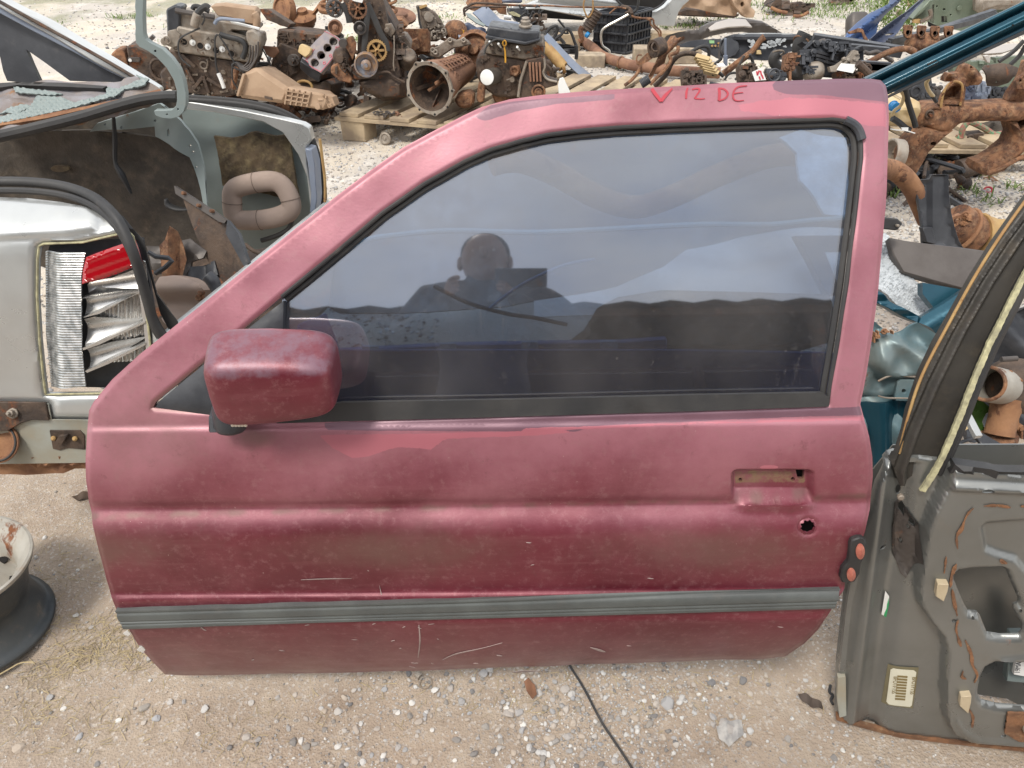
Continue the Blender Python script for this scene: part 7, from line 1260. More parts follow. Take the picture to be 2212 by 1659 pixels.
one('axle_part', 'grey axle part at the top edge right of the distant heap', 'axle', join(clutter(Plane(*ZE((800, 20)), 7.2), ZE((700, -30), (880, -30), (860, 30), (800, 60), (720, 20)), 26, 0, (3, 10), 82), slab(Plane(*ZE((800, 20)), 7.2), ZE((700, -30), (880, -30), (820, 55), (750, 30)), 0, .1)), m_alud, bevel=0)
one('rust_flake', 'small orange rust flake on the far gravel', 'scrap', slab(Plane(*ZE((198, 115)), yg(*ZE((198, 118))), 0, 60), ZE((180, 115), (200, 105), (218, 112), (205, 124)), 0, .01), m_rusto)

# ================================================================== right side
TB = Plane(*XA((1200, 600)), 2.65, -14, 20)      # teal sill beam
tbo = XA((245, 955), (540, 785), (800, 640), (1100, 505), (1400, 350), (1700, 195), (2212, -15), (2500, -120), (2500, 300), (2212, 400), (1700, 640), (1240, 870), (900, 1020), (560, 1185), (440, 1240), (200, 1300), (150, 1050))
E = Thing('door_sill', 'long teal car sill beam leaning diagonally at the upper right', 'sill')
def tbd(x, y):
    q = (y-(.175*955+(x-(1824.9+245*.175))*-.492)); return .020*np.sin(q/5.6)*(q < 26)+.012*np.exp(-((q-44)/5)**2)-.03*sm(q, 50, 62)-.010*(1-sm(q, 0, 4))
E.add('beam', gridpatch(TB, XA((245, 955), (240, 1300)), XA((2500, -125), (2500, 300)), 50, 110, tbd, .07), m_teal, bevel=0, ang=60)
E.add('slot', sh(XA((1010, 805), (1120, 748), (1145, 765), (1135, 785), (1030, 838)), TB, th=.002, off=.003, offf=tbd), m_hole, bevel=0); E.add('slot', sh(XA(*ell(2055, 318, 14, 12, 10)), TB, th=.002, off=.003, offf=tbd), m_hole, bevel=0)
for k in range(2): E.add('vent_slot', bar(TB.p(*XA((1018, 812+k*16)), .002), TB.p(*XA((1135, 758+k*14)), .002), .010, .012), m_rubber, bevel=0)
E.add('lower_rubber', sh(XA((440, 1215), (560, 1170), (900, 1000), (1240, 850), (1700, 620), (2212, 375), (2500, 270), (2500, 320), (2212, 425), (1700, 660), (1240, 885), (900, 1040), (560, 1200), (440, 1260)), TB, th=.03, off=.002), m_rubber, bevel=.002); E.done()
SF = Plane(*ZF((900, 600)), 3.0, -6, 8)        # rusty axle subframe
E = Thing('subframe', 'large rusty brown axle subframe standing on the gravel at the right', 'subframe')
arm = ZF((690, 560), (720, 520), (790, 490), (850, 485), (1060, 495), (1300, 485), (1600, 470), (2000, 440), (2000, 600), (1700, 610), (1580, 640), (1400, 640), (1200, 640), (1050, 660), (980, 710), (960, 740), (830, 760), (740, 700), (670, 700), (665, 620))
E.add('cross_member', sh(arm, SF, th=.12, off=.02, step=6, offf=lambda x, y: .025*np.sin(np.clip(sdist(x, y, arm), 0, 14)/14*1.57)+.003*np.sin(x/4)*np.sin(y/5)), m_rust, bevel=.006)
leg = ZF((700, 680), (840, 715), (975, 720), (880, 790), (800, 870), (750, 920), (700, 1010), (640, 1110), (600, 1140), (530, 1080), (505, 1020), (510, 900), (560, 830), (640, 740))
E.add('front_leg', sh(leg, SF, th=.10, off=.03, step=6, offf=lambda x, y: .03*np.sin(np.clip(sdist(x, y, leg), 0, 10)/10*1.57), holes=[ZF(*ell(768, 828, 28, 18, 12, -.4)), ZF(*ell(585, 1118, 16, 10, 10))]), m_rust, bevel=.005)
lg2 = ZF((1480, 640), (1580, 640), (1620, 720), (1700, 600), (2000, 560), (2000, 900), (1700, 880), (1560, 1000), (1470, 1100), (1330, 1150), (1240, 1130), (1200, 1080), (1220, 1030), (1290, 1015), (1400, 950), (1520, 850), (1560, 760), (1540, 690))
E.add('rear_leg', sh(lg2, SF, th=.10, off=.01, step=6, offf=lambda x, y: .03*np.sin(np.clip(sdist(x, y, lg2), 0, 11)/11*1.57), holes=[ZF(*ell(1440, 1062, 24, 16, 10)), ZF(*ell(1648, 670, 12, 16, 8))]), m_rust, bevel=.005)
tower = ZF((840, 480), (880, 380), (935, 310), (980, 285), (1040, 280), (1080, 300), (1090, 340), (1070, 500), (1045, 520), (1040, 480), (900, 480), (885, 520))
E.add('mount_tower', sh(tower, SF, th=.02, off=.03, step=5, offf=lambda x, y: -.05*sm(sdist(x, y, tower), 3, 14)), m_rust, bevel=.003)
E.add('tower_rim', tb(SF, ZF((890, 520), (905, 420), (935, 340), (985, 290), (1040, 282), (1085, 310), (1088, 380), (1068, 500)), 2.6, .05), m_yrust, bevel=0)
E.add('top_bracket', sh(ZF((1010, 210), (1080, 205), (1110, 135), (1150, 118), (1200, 150), (1275, 210), (1282, 250), (1240, 310), (1150, 335), (1080, 320), (1070, 280), (940, 290), (935, 240), (950, 200)), SF, th=.05, off=.0, step=6, offf=lambda x, y: .02*np.sin(x/8)*np.sin(y/9), holes=[ZF(*ell(1165, 150, 12, 12, 8))]), m_rust, bevel=.005)
E.add('bush', join(rg_(SF, *ZF((785, 583)), 7, 2.6, .05, 1.0), cz(SF, *ZF((785, 583)), 3.4, .05, .02)), m_rustd, bevel=0); E.add('washer_plate', rg_(SF, *ZF((820, 600)), 17, 3, .04, 1.0), m_rust, bevel=0)
E.add('right_tower', sh(ZF((1540, 470), (1600, 330), (1660, 160), (1700, 100), (2000, 90), (2000, 470), (1620, 500)), SF, th=.06, off=.0, step=8, offf=lambda x, y: .02*np.sin(x/7)), m_rust, bevel=.005)
E.add('side_bracket', sh(ZF((1510, 260), (1530, 230), (1600, 180), (1640, 160), (1650, 250), (1600, 330), (1510, 325)), SF, th=.03, off=.07, holes=[ZF(*ell(1545, 250, 12, 14, 8)), ZF(*ell(1600, 268, 12, 30, 8))]), m_rust, bevel=.003)
E.add('drop_link', join(tb(SF, ZF((1310, 1130), (1450, 1080), (1600, 1000), (1700, 960)), 5, .04), tb(SF, ZF((1500, 1000), (1600, 990), (1750, 960)), 5.5, .0)), m_rust, bevel=0); E.done()
one('heat_shield', 'curved dark rusty shield above the subframe', 'shield', sh(ZF((1250, 160), (1290, 130), (1450, 110), (1500, 115), (1590, 150), (1580, 190), (1520, 240), (1500, 290), (1420, 325), (1330, 325), (1290, 270), (1270, 200)), Plane(*ZF((1420, 220)), 3.25, 0, 10), th=.01, step=5, offf=lambda x, y: .03*np.sin((y-135)/16), holes=[ZF(*ell(1388, 283, 12, 7, 8))]), m_rustd, bevel=.001)
E = Thing('drive_joint', 'rusty drive joint with a black ribbed boot on the gravel', 'joint'); a = Zp(*ZF((1075, 1095)), .045); b_ = Zp(*ZF((1240, 1060)), .05); d = (b_-a)
E.add('cup', lathe(a, d, [(.03, -.02), (.045, -.02), (.047, .03), (.043, .07), (.03, .08)], 22, lobes=lambda t, k: .05*math.cos(3*t)), m_rustd, bevel=0); E.add('boot', lathe(a+d.normalized()*.07, d, [(.030, 0)]+[(.046-.004*k+(.004 if j else -.004), .012*k+.006*j) for k in range(6) for j in (0, 1)]+[(.012, .09)], 22), m_rubber, bevel=0, ang=20); E.add('clamp', torus(a+d.normalized()*.075, d, .040, .004, 18, 6), m_rust, bevel=0); E.add('stub', cyl(a+d.normalized()*.14, a+d.normalized()*.24, .013), m_rust, bevel=0); E.done()
pr_o = Zp(*ZF((360, 895)), .13); pe = (Zp(*ZF((1290, 905)), .13)-pr_o).normalized()
pallet('pallet', 'pale wooden pallet standing behind the rusty subframe', pr_o, pe, Vector((-pe.y, pe.x, 0))-pe*.35, .98, .8, .15, 6, m_woody, broken=(4,))
one('webbing_strap', 'coloured braided rope lying on the right pallet', 'rope', tube([Yp(*ZF(q), 3.5) for q in ((1035, 800), (1080, 790), (1090, 720), (1140, 660), (1180, 660))]+[Yp(*ZF(q), 3.55) for q in ((1300, 720), (1380, 770), (1450, 765), (1520, 770))], .014, seg=8), M('braided_rope', (.35, .12, .10), (.12, .28, .16), sc=60, rough=.9, bump=.5), bevel=0)
E = Thing('tarpaulin', 'folded dark olive strap bundle on the right pallet', 'tarpaulin'); P_ = Plane(*ZF((1300, 740)), 3.62, 0, 20)
E.add('strap', sh(ZF((1080, 800), (1160, 740), (1270, 660), (1400, 660), (1520, 720), (1540, 760), (1400, 740), (1290, 740), (1200, 780), (1120, 810)), P_, th=.03, step=5, offf=lambda x, y: .02*np.sin(x/7+y/9)), m_felt, bevel=0, label='upper fold'); E.add('strap', sh(ZF((1220, 850), (1300, 770), (1400, 780), (1480, 820), (1380, 840), (1320, 870), (1240, 870)), P_, th=.04, off=.05, step=5, offf=lambda x, y: .02*np.sin(x/6)), m_felt, bevel=0, label='lower fold'); E.done()
one('wheel_nut_hub', 'small rusty hub with a hole on the right pallet', 'hub', join(rg_(Plane(*ZF((1160, 800)), 3.5), *ZF((1160, 800)), 5, 2.4), slab(Plane(*ZF((1190, 800)), 3.52), ZF((1110, 800), (1170, 770), (1290, 760), (1290, 810), (1180, 830)), 0, .05)), m_rustd, bevel=.003)
one('dark_barrel', 'dark rounded tank end behind the right pallet', 'tank', superell(Plane(*ZF((1390, 900)), 3.7).p(*ZF((1390, 900))), RTV, UPV, -_F, .15, .13, .12, .7, 22, 12), m_felt, bevel=0)
E = Thing('coolant_tank', 'cream plastic coolant tank with a blue cap right of the red door top', 'tank'); P_ = Plane(*ZF((590, 570)), 2.9, 0, 4); tk = ZF((430, 470), (480, 450), (640, 442), (690, 470), (705, 520), (690, 570), (670, 600), (675, 690), (600, 695), (430, 690), (300, 690), (300, 500))
E.add('tank', sh(tk, P_, th=.12, step=5, offf=lambda x, y: .05*sm(sdist(x, y, tk), 0, 14)-.012*np.exp(-((x-1946)**2+(y-243)**2)/60)), m_cream, bevel=.01); E.add('cap', join(cz(P_, *ZF((448, 505)), 10, .05, .03), rg_(P_, *ZF((448, 505)), 10, 1.2, .07)), m_bluecap, bevel=0); E.done()
for Q, r_, m_, lab in (([(560, 350), (575, 430), (610, 550), (640, 640), (655, 700)], 6, m_rubber, 'black hose hanging in front of the cream coolant tank'), ([(440, 620), (500, 660), (560, 710), (600, 730)], 6.5, m_rubber, 'black hose stub under the coolant tank'), ([(520, 370), (545, 420), (520, 500), (460, 550), (435, 600)], 3.6, m_cream, 'cream flexible pipe hanging left of the black hose'), ([(780, 255), (755, 300), (780, 370), (820, 420)], 4.2, m_cream, 'cream pipe with a black end below the teal beam'), ([(810, 410), (835, 450), (850, 470)], 4, m_rubber, 'black hose end at the rusty mount tower')):
    one('hose', lab, 'hose', tb(Plane(*ZF(Q[1]), 2.75), ZF(*Q), r_, 0, seg=9), m_, bevel=0)
one('paper_tag', 'small white tag with faint print tied under the coolant tank', 'tag', join(slab(Plane(*ZF((555, 720)), 2.7, 0, 20), ZF((520, 705), (590, 705), (585, 738), (540, 738)), 0, .002), tb(Plane(*ZF((555, 720)), 2.7, 0, 20), ZF((425, 720), (480, 730), (560, 735), (650, 760)), 1.2)), m_white, bevel=0)
E = Thing('dark_assembly', 'jumble of black and grey dashboard parts behind the rusty subframe', 'scrap'); P_ = Plane(*ZF((1150, 380)), 3.9, 0, 10)
for i, (A, m_) in enumerate((([(430, 360), (800, 240), (830, 480), (600, 500), (430, 470)], m_plastic), ([(720, 340), (890, 330), (860, 440), (720, 450)], m_steelp), ([(1090, 300), (1200, 280), (1210, 490), (1090, 490)], m_blued), ([(1200, 300), (1270, 270), (1330, 330), (1310, 420), (1210, 420)], m_plasticg), ([(1200, 420), (1400, 330), (1500, 340), (1480, 480), (1210, 490)], m_plastic), ([(1000, 120), (1240, 90), (1400, 110), (1400, 160), (1000, 200)], m_green), ([(1400, 60), (1700, 40), (1700, 640), (1390, 630)], m_tgl if 'm_tgl' in globals() else m_green))):
    E.add('casing', join(slab(P_, ZF(*A), -.02*i, .05), clutter(P_, ZF(*A), 12 if i < 6 else 2, -.02*i, (3, 9), 90+i)), m_, bevel=0, kind='stuff')
E.done()
one('white_fender', 'pale lilac-white panel edge below the right end of the teal beam', 'panel', sh(XA((1700, 655), (1760, 610), (1900, 560), (2050, 535), (2140, 535), (2100, 600), (1950, 650), (1740, 665)), Plane(*XA((1900, 600)), 3.8, 0, 40), th=.02, step=6), m_pale)
one('bolt_bracket', 'pale bracket with a round hole below the teal beam', 'bracket', slab(Plane(*XA((1755, 730)), 3.7, 0, 10), XA((1720, 690), (1780, 680), (1795, 700), (1795, 780), (1760, 770)), 0, .02), m_pale)
for k, (a, b_) in enumerate((((1900, 760), (2212, 500)), ((2040, 800), (2230, 560)))): one('cable', ('black cable crossing the green panel, upper of two', 'black cable crossing the green panel, lower of two')[k], 'cable', tb(Plane(*XA((2050, 650)), 3.5), XA(a, ((a[0]+b_[0])/2+20, (a[1]+b_[1])/2+10), b_), 4.6, 0, seg=9), m_rubber, bevel=0)
# between the red door and the grey door
P_ = Plane(*ZF((820, 1400)), 1.95, 8, 20); pb = ZF((655, 1195), (780, 1182), (795, 1140), (940, 1140), (945, 1320), (965, 1490), (1000, 1640), (1040, 1760), (1100, 1850), (1000, 1840), (880, 1810), (720, 1780), (715, 1620), (690, 1450), (665, 1320))
E = Thing('plastic_panel', 'tall black plastic trim with a notch standing right of the red door', 'panel'); E.add('panel', sh(pb, P_, th=.01, step=8, offf=lambda x, y: .010*sm(x, 2008, 2013)-.008*sm(sdist(x, y, pb), 0, 3), holes=[ZF(*ell(730, 1257, 32, 13, 12))]), m_plastic, bevel=.001); E.add('clip_pad', slab(P_, ZG((562, 165), (632, 162), (660, 285), (590, 270)), .018, .02), m_plastic); E.done()
E = Thing('black_bracket', 'black bracket with a bolt poking out from behind the red door', 'bracket'); P_ = Plane(*ZG((350, 140)), 1.7, 0, 20); E.add('arm', slab(P_, ZG((180, 80), (385, 102), (422, 135), (380, 186), (180, 168)), 0, .02), m_rubber, bevel=.003); E.add('bolt', cz(P_, *ZG((370, 148)), 3.6, .001, .012, seg=6), m_alu); E.done()
P_ = Plane(*ZG((650, 400)), 1.72, -10, 48); E = Thing('steel_plate', 'flat dark brown steel plate with a thick edge resting on the insulation', 'plate'); E.add('plate', slab(P_, ZG((312, 232), (470, 262), (840, 305), (1100, 340), (1100, 520), (850, 605), (640, 548), (420, 485), (350, 360)), .03, .028), m_steelp, bevel=.003); E.done()
P_ = Plane(*ZG((400, 500)), 1.70, -10, 50); iz = ZG((100, 300), (250, 210), (300, 190), (335, 210), (345, 330), (400, 470), (520, 560), (570, 600), (645, 735), (560, 800), (400, 740), (230, 610), (60, 560))
one('insulation_mat', 'white fibrous insulation mat crumpled beside the red door pillar', 'insulation', sh(iz, P_, th=.03, step=3, offf=lambda x, y: .012*np.sin((x+y)/33)+rng.normal(0, .0016, len(x))), m_insul, bevel=0)
# teal car front
TC = Plane(*ZG((500, 1000)), 1.42, -6, 22)
E = Thing('car_wreck', 'teal car body with faded grey-green wing between the two doors', 'car')
tcp = ZG((60, 700), (200, 830), (330, 930), (420, 900), (530, 850), (700, 960), (900, 1000), (760, 1200), (640, 1400), (520, 1659), (440, 1900), (380, 2000), (120, 1900), (140, 1659), (100, 1450), (150, 1250), (100, 1000))
def tco(x, y):
    a = sdist(x, y, ZG((190, 940), (290, 905), (460, 990), (600, 1060), (560, 1230), (250, 1255), (150, 1130))); return .035*sm(a, -5, 14)+.012*np.sin(x/13)*np.sin(y/17)-.012*np.exp(-((y-ZG((0, 1395))[1])/5)**2)
E.add('front_wing', sh(tcp, TC, th=.01, step=7, offf=tco), m_tealg, bevel=0, ang=60)
E.add('lower_wing', sh(ZG((110, 1430), (250, 1400), (440, 1420), (520, 1440), (500, 1700), (440, 1960), (200, 1900), (170, 1659)), TC, th=.01, off=.012, step=8, offf=lambda x, y: .02*np.sin(x/13)), m_teal, bevel=0)
E.add('mount_plate', sh(ZG((345, 1250), (370, 1235), (640, 1240), (600, 1390), (330, 1385), (325, 1350)), TC, th=.01, off=.03, holes=[ZG(*ell(388, 1316, 15, 13, 10))]), m_tealg, bevel=.002)
E.add('weld_bead', tb(TC, ZG((240, 1270), (300, 1240), (360, 1225), (450, 1235), (580, 1240)), 2.4, .03), m_alu, bevel=0); E.add('weld_bead', tb(TC, ZG((240, 1375), (300, 1390), (400, 1392), (520, 1395)), 2.0, .03), m_alu, bevel=0)
TR = Plane(*ZG((600, 780)), 1.52, -8, 35)
E.add('bonnet_rail', sh(ZG((150, 560), (230, 605), (330, 690), (440, 755), (550, 800), (520, 850), (420, 800), (330, 760), (200, 680), (120, 640)), TR, th=.03, step=7, offf=lambda x, y: .008*np.sin(y/5)), m_teal, bevel=.003, label='teal rail running towards the red door')
E.add('bonnet_rail', sh(ZG((550, 805), (700, 715), (890, 592), (1000, 520), (1000, 800), (860, 900), (700, 960), (600, 890), (520, 850)), TR, th=.03, off=.01, step=7, offf=lambda x, y: .010*np.sin((y+.6*x)/12)), m_teal, bevel=.003, label='bright teal flap')
E.add('dirt_lump', clutter(TC, ZG((190, 900), (330, 890), (330, 930), (190, 950)), 12, .02, (2, 5), 97), m_rusto, bevel=0, kind='stuff')
E.add('dark_bay', slab(TR, ZG((560, 560), (840, 610), (890, 600), (640, 740), (560, 640)), -.06, .03), m_teal, bevel=0); E.done()
# pipe run: seen left through the glass and right of the door
cen = [(1062, 352, 1.50), (1120, 345, 1.52), (1200, 375, 1.56), (1290, 425, 1.60), (1370, 447, 1.62), (1450, 425, 1.64), (1560, 375, 1.66), (1680, 335, 1.70), (1800, 345, 1.78)]
E = Thing('exhaust_pipe', 'orange rusty exhaust pipe waving behind the window of the red door', 'pipe')
rt = ZF((395, 1090), (470, 1110), (560, 1180), (640, 1290), (700, 1420), (760, 1560))
E.add('pipe', tube([Yp(u, v, y_) for u, v, y_ in cen]+[Yp(u, v, 1.95+.01*i) for i, (u, v) in enumerate(rt)], .027, seg=16, k=6), m_rusto, bevel=0); E.done()
one('pipe_sleeve', 'pale grey alloy sleeve end peeking out beside the red door', 'sleeve', pipe([Yp(*ZF((405, 960)), 2.2), Yp(*ZF((500, 975)), 2.2)], .050, seg=18, smooth=False), m_alu)
a = Yp(*ZG((820, 240)), 2.05); b_ = Yp(*ZG((1000, 120)), 2.12); E = Thing('catalytic_converter', 'rusty and yellowed exhaust can with a clamp, right of the black plastic panel', 'converter')
P_ = Plane(*ZG((950, 200)), 2.1, 0, 10); E.add('rust_can', join(tube([P_.p(*ZG((775, 120))), P_.p(*ZG((935, 235)))], .062, seg=20, smooth=False)), m_rust, bevel=.003)
E.add('yellow_can', lathe(P_.p(*ZG((955, 230))), P_.p(*ZG((1150, 240)))-P_.p(*ZG((955, 230))), [(.070, 0), (.074, .004), (.066, .02), (.058, .05), (.060, .2), (.05, .25)], 24), m_yrust, bevel=0); E.add('clamp_bolts', join(clutter(P_, ZG((800, 50), (920, 60), (900, 130), (790, 150)), 12, .05, (3, 7), 98), torus(P_.p(*ZG((850, 180))), P_.p(*ZG((950, 230)))-P_.p(*ZG((850, 180))), .066, .007, 20, 6)), m_rusto, bevel=0, kind='stuff'); E.done()
# seen through the window of the grey door
a = Yp(*XE((300, 980)), 1.28); E = Thing('pipe_elbow', 'rusty cast pipe elbow with a round mouth seen through the grey door window', 'elbow'); P_ = Plane(*XE((420, 1000)), 1.30, 0, 15)
E.add('mouth', pipe([P_.p(*XE((350, 965)), .03), P_.p(*XE((450, 985)), -.02)], 39*mpx(P_.p(*XE((350, 965)))), .12, seg=28, smooth=False), m_wheel, bevel=0); E.add('mouth_rim', rg_(P_, *XE((352, 965)), 36, 4, .035, 1.0, ax=P_.p(*XE((450, 985)), -.02)-P_.p(*XE((350, 965)), .03)), m_rust, bevel=0)
E.add('body', superell(P_.p(*XE((500, 980)), -.03), RTV, UPV, -_F, .062, .065, .05, .85, 26, 16), m_rustd, bevel=0); E.add('lower_neck', tube([P_.p(*XE((470, 1040)), -.01), P_.p(*XE((440, 1150)), .0), P_.p(*XE((420, 1240)), .01)], [.035, .030, .032], seg=18), m_rusto, bevel=0); E.add('neck_flange', lathe(P_.p(*XE((418, 1238)), .0), P_.p(*XE((410, 1290)), .0)-P_.p(*XE((418, 1238)), .0), [(.036, 0), (.040, .003), (.040, .012), (.02, .015)], 22), m_rust, bevel=0)
E.add('crust', clutter(P_, XE((440, 860), (620, 880), (620, 1200), (470, 1220), (440, 1050)), 26, .0, (3, 9), 99), m_rusto, bevel=0, kind='stuff'); E.add('stud', cyl(P_.p(*XE((430, 835)), .02), P_.p(*XE((515, 830)), .02), .006), m_steelp, bevel=0); E.done()
one('black_cowling', 'large black curved cowling behind the pipe elbow', 'cowling', sh([(2090, 880), (2130, 760), (2180, 690), (2330, 600), (2330, 1020), (2212, 1010), (2120, 990), (2070, 975)], Plane(2180, 850, 1.62, -10, 30), th=.02, step=10, offf=lambda x, y: .03*np.sin((x-y)/25)), m_plastic, bevel=0)
one('angle_strip', 'grey metal angle strip crossing below the pipe elbow', 'strip', bar(Yp(*XE((225, 1100)), 1.25), Yp(*XE((305, 1255)), 1.18), .016, .012), m_silver, bevel=.001)
one('green_bottle', 'dark green glassy panel under the pipe elbow', 'panel', sh(XE((240, 1040), (330, 1060), (390, 1110), (350, 1130), (330, 1170), (375, 1310), (300, 1240), (250, 1120)), Plane(*XE((320, 1180)), 1.30, 0, 20), th=.01), M('green_plastic', (.06, .14, .03), rough=.3, bump=0))
one('card_scrap', 'cream card scraps under the grey metal strip', 'scrap', join(slab(Plane(*XE((230, 1200)), 1.28, 0, 40), XE((195, 1180), (260, 1150), (280, 1200), (200, 1235)), 0, .004), slab(Plane(*XE((270, 1320)), 1.25, 0, 50), XE((200, 1330), (350, 1310), (330, 1345), (240, 1350)), 0, .004)), m_cream)
one('black_tray', 'black flat tray edge under the pipe elbow', 'tray', sh(XE((160, 1290), (330, 1230), (450, 1300), (470, 1360), (170, 1350)), Plane(*XE((300, 1310)), 1.22, 0, 60), th=.01, holes=[XE((200, 1295), (300, 1262), (330, 1300), (240, 1310))]), m_plastic)

# ================================================================== things behind the red door's window
def glp(q, y_, yaw=0, tilt=0): return Plane(*GL(q), y_, yaw, tilt)
one('seal_strip', 'long pale rubber strip lying right behind the door glass', 'strip', tube([glp((900, 470), 1.36, 0, 35).p(*GL(q)) for q in ((250, 600), (320, 540), (400, 495), (500, 478), (700, 462), (1000, 468), (1300, 455), (1600, 440), (1850, 440), (2000, 425), (2100, 418), (2180, 400))], .0055, seg=8), m_inner, bevel=0)
P_ = glp((1600, 560), 1.42, 0, 42); one('pale_panel', 'pale curved body panel behind the door glass', 'panel', sh(GL((1460, 600), (1550, 530), (1750, 480), (1950, 460), (2150, 450), (2150, 760), (1480, 740), (1250, 760), (1000, 780), (1000, 720), (1300, 660)), P_, th=.01, step=14, offf=lambda x, y: .02*np.sin((x-y)/60)), m_pale, bevel=0)
P_ = glp((1600, 800), 1.22, 0, 30); one('wheel_liner', 'big dark wheel liner lying low behind the door glass', 'liner', sh(GL((1180, 820), (1230, 740), (1300, 700), (1450, 675), (1700, 680), (2050, 690), (2080, 760), (2070, 860), (1900, 900), (1400, 900), (1100, 900), (1130, 860)), P_, th=.01, step=10, offf=lambda x, y: .04*np.sin((x-1250)/190)+.004*np.sin(x/9)*np.sin(y/7)), m_felt, bevel=0)
E = Thing('door_rail', 'blue-grey metal rail with four clips low behind the door glass', 'rail'); P_ = glp((800, 890), 1.10, 0, 20); E.add('rail', sh(GL((250, 895), (400, 888), (700, 872), (1000, 866), (1320, 862), (1480, 850), (1480, 890), (1320, 888), (1000, 890), (700, 898), (400, 908), (250, 915)), P_, th=.02, off=0), m_navy, bevel=.002)
for q in ((410, 892), (690, 882), (985, 876), (1272, 874)): E.add('clip', join(slab(P_, rrect(*GL((q[0]-30, q[1]-14)), *GL((q[0]+30, q[1]+16)), 2), .008, .008), cz(P_, *GL(q), 4.5, .008, .003)), m_plasticg, bevel=.001)
E.done()
one('lower_skin', 'dark blue sheet metal low behind the door glass', 'panel', sh(GL((150, 800), (250, 760), (300, 890), (1480, 890), (2080, 900), (2080, 1110), (100, 1110)), glp((1000, 1000), 1.03, 0, 22), th=.006), m_navy)
one('grey_sheet', 'dull grey sheet lying flat behind the door glass', 'panel', sh(GL((0, 600), (500, 300), (760, 110), (1400, 60), (2100, 60), (2180, 300), (2180, 620), (1400, 640), (900, 740), (300, 760)), glp((1100, 400), 1.95, 0, 45), th=.01, step=30, offf=lambda x, y: .02*np.sin(x/80)), m_steelp)
one('black_support', 'black slanted support behind the right edge of the door glass', 'support', slab(glp((2030, 560), 1.30, 0, 30), GL((1945, 480), (2140, 478), (2140, 535), (2050, 540), (2110, 690), (2060, 700), (1990, 560)), 0, .03), m_plastic)
one('white_sheet', 'white crumpled sheet behind the top right of the door glass', 'sheet', sh(GL((1880, 130), (1960, 100), (2120, 130), (2140, 300), (2130, 410), (2050, 400), (1960, 280), (1950, 180)), glp((2020, 250), 1.5, 0, 40), th=.01, step=8, offf=lambda x, y: .006*np.sin(x/23+y/31)), m_insul, bevel=0)
one('cable', 'thin cable lying across the lower middle behind the door glass', 'cable', tube([glp((900, 740), 1.2, 0, 30).p(*GL(q)) for q in ((640, 660), (760, 720), (900, 760), (1000, 775), (1120, 800))], .004, seg=6), m_rubber, bevel=0)
one('rod', 'pale thin rod lying diagonally behind the door glass', 'rod', tube([glp((900, 740), 1.2, 0, 30).p(*GL(q)) for q in ((830, 750), (950, 660), (1100, 590), (1220, 565))], .003, seg=6), m_plasticg, bevel=0)

# ================================================================== odds and ends on the ground
one('wire', 'thin black wire running from under the red door to the bottom edge', 'wire', tube([Zp(u, v, .006) for u, v in ((1225, 1425), (1236, 1446), (1262, 1488), (1300, 1560), (1340, 1620), (1385, 1690))], .0026, seg=6, k=4), m_rubber, bevel=0)
one('wire', 'short black wire twist on the gravel left of the grey door', 'wire', tube([Zp(*ZE(q), .006) if False else Zp(q[0], q[1], .006) for q in ((1794, 1480), (1792, 1495), (1799, 1502), (1795, 1512), (1800, 1522))], .003, seg=6), m_rubber, bevel=0)
E = Thing('key_ring', 'small metal ring and barrel lying under the red door edge', 'key ring'); E.add('ring', torus(Zp(918, 1475, .008), (0, -.2, 1), .0125, .0012, 26, 6), m_alu, bevel=0); E.add('barrel', cyl(Zp(900, 1455, .008), Zp(908, 1463, .008), .007), m_alu, bevel=0); E.done()
def leaf(name, lab, pts, m_, z_=.008): return one(name, lab, 'leaf', sh(pts, Plane(*pts[0], yg(*pts[0]), 0, 84), th=.001, off=z_, step=4, offf=lambda x, y: .003*np.sin(x/4)), m_, bevel=0)
leaf('dead_leaf', 'curled brown dead leaf on the gravel below the middle of the red door', [(1132, 1476), (1142, 1468), (1155, 1482), (1160, 1504), (1150, 1512), (1138, 1498)], M('brown_leaf', (.22, .10, .05), rough=.7, bump=.2))
leaf('dead_leaf', 'dark leaf fragment on the shaded dirt left of the red door', YB((268, 1065), (300, 1045), (345, 1040), (320, 1070), (285, 1085)) if False else [(158, 1078), (175, 1068), (208, 1061), (200, 1078), (172, 1085)], M('dark_leaf', (.08, .05, .03), rough=.8, bump=.2))
leaf('bark_scrap', 'dark bark scrap on the gravel left of the grey door', [(1722, 1502), (1735, 1500), (1772, 1520), (1778, 1535), (1750, 1530), (1732, 1518)], M('bark', (.10, .075, .06), rough=.9, bump=.4))
leaf('flat_stone', 'pale flat triangular stone at the bottom right', [(1545, 1575), (1565, 1562), (1600, 1560), (1605, 1590), (1572, 1618), (1552, 1600)], m_concrete, .012)
one('cap_ring', 'small red plastic ring on the gravel beside the subframe', 'ring', torus(Zp(*ZF((1328, 1285)), .012), (-.3, -.5, 1), .016, .005, 18, 8), m_red)
leaf('rust_scrap', 'flat rusty scrap on the gravel below the subframe leg', ZF((1270, 1185), (1330, 1165), (1420, 1205), (1440, 1225), (1380, 1228), (1290, 1215)), m_rust)
one('yellow_twig', 'long pale twig lying over the steel wheel edge', 'twig', tube([Zp(*q, .03) for q in ((-10, 1462), (20, 1445), (45, 1432), (73, 1430))], .0016, seg=5), m_straw, bevel=0)
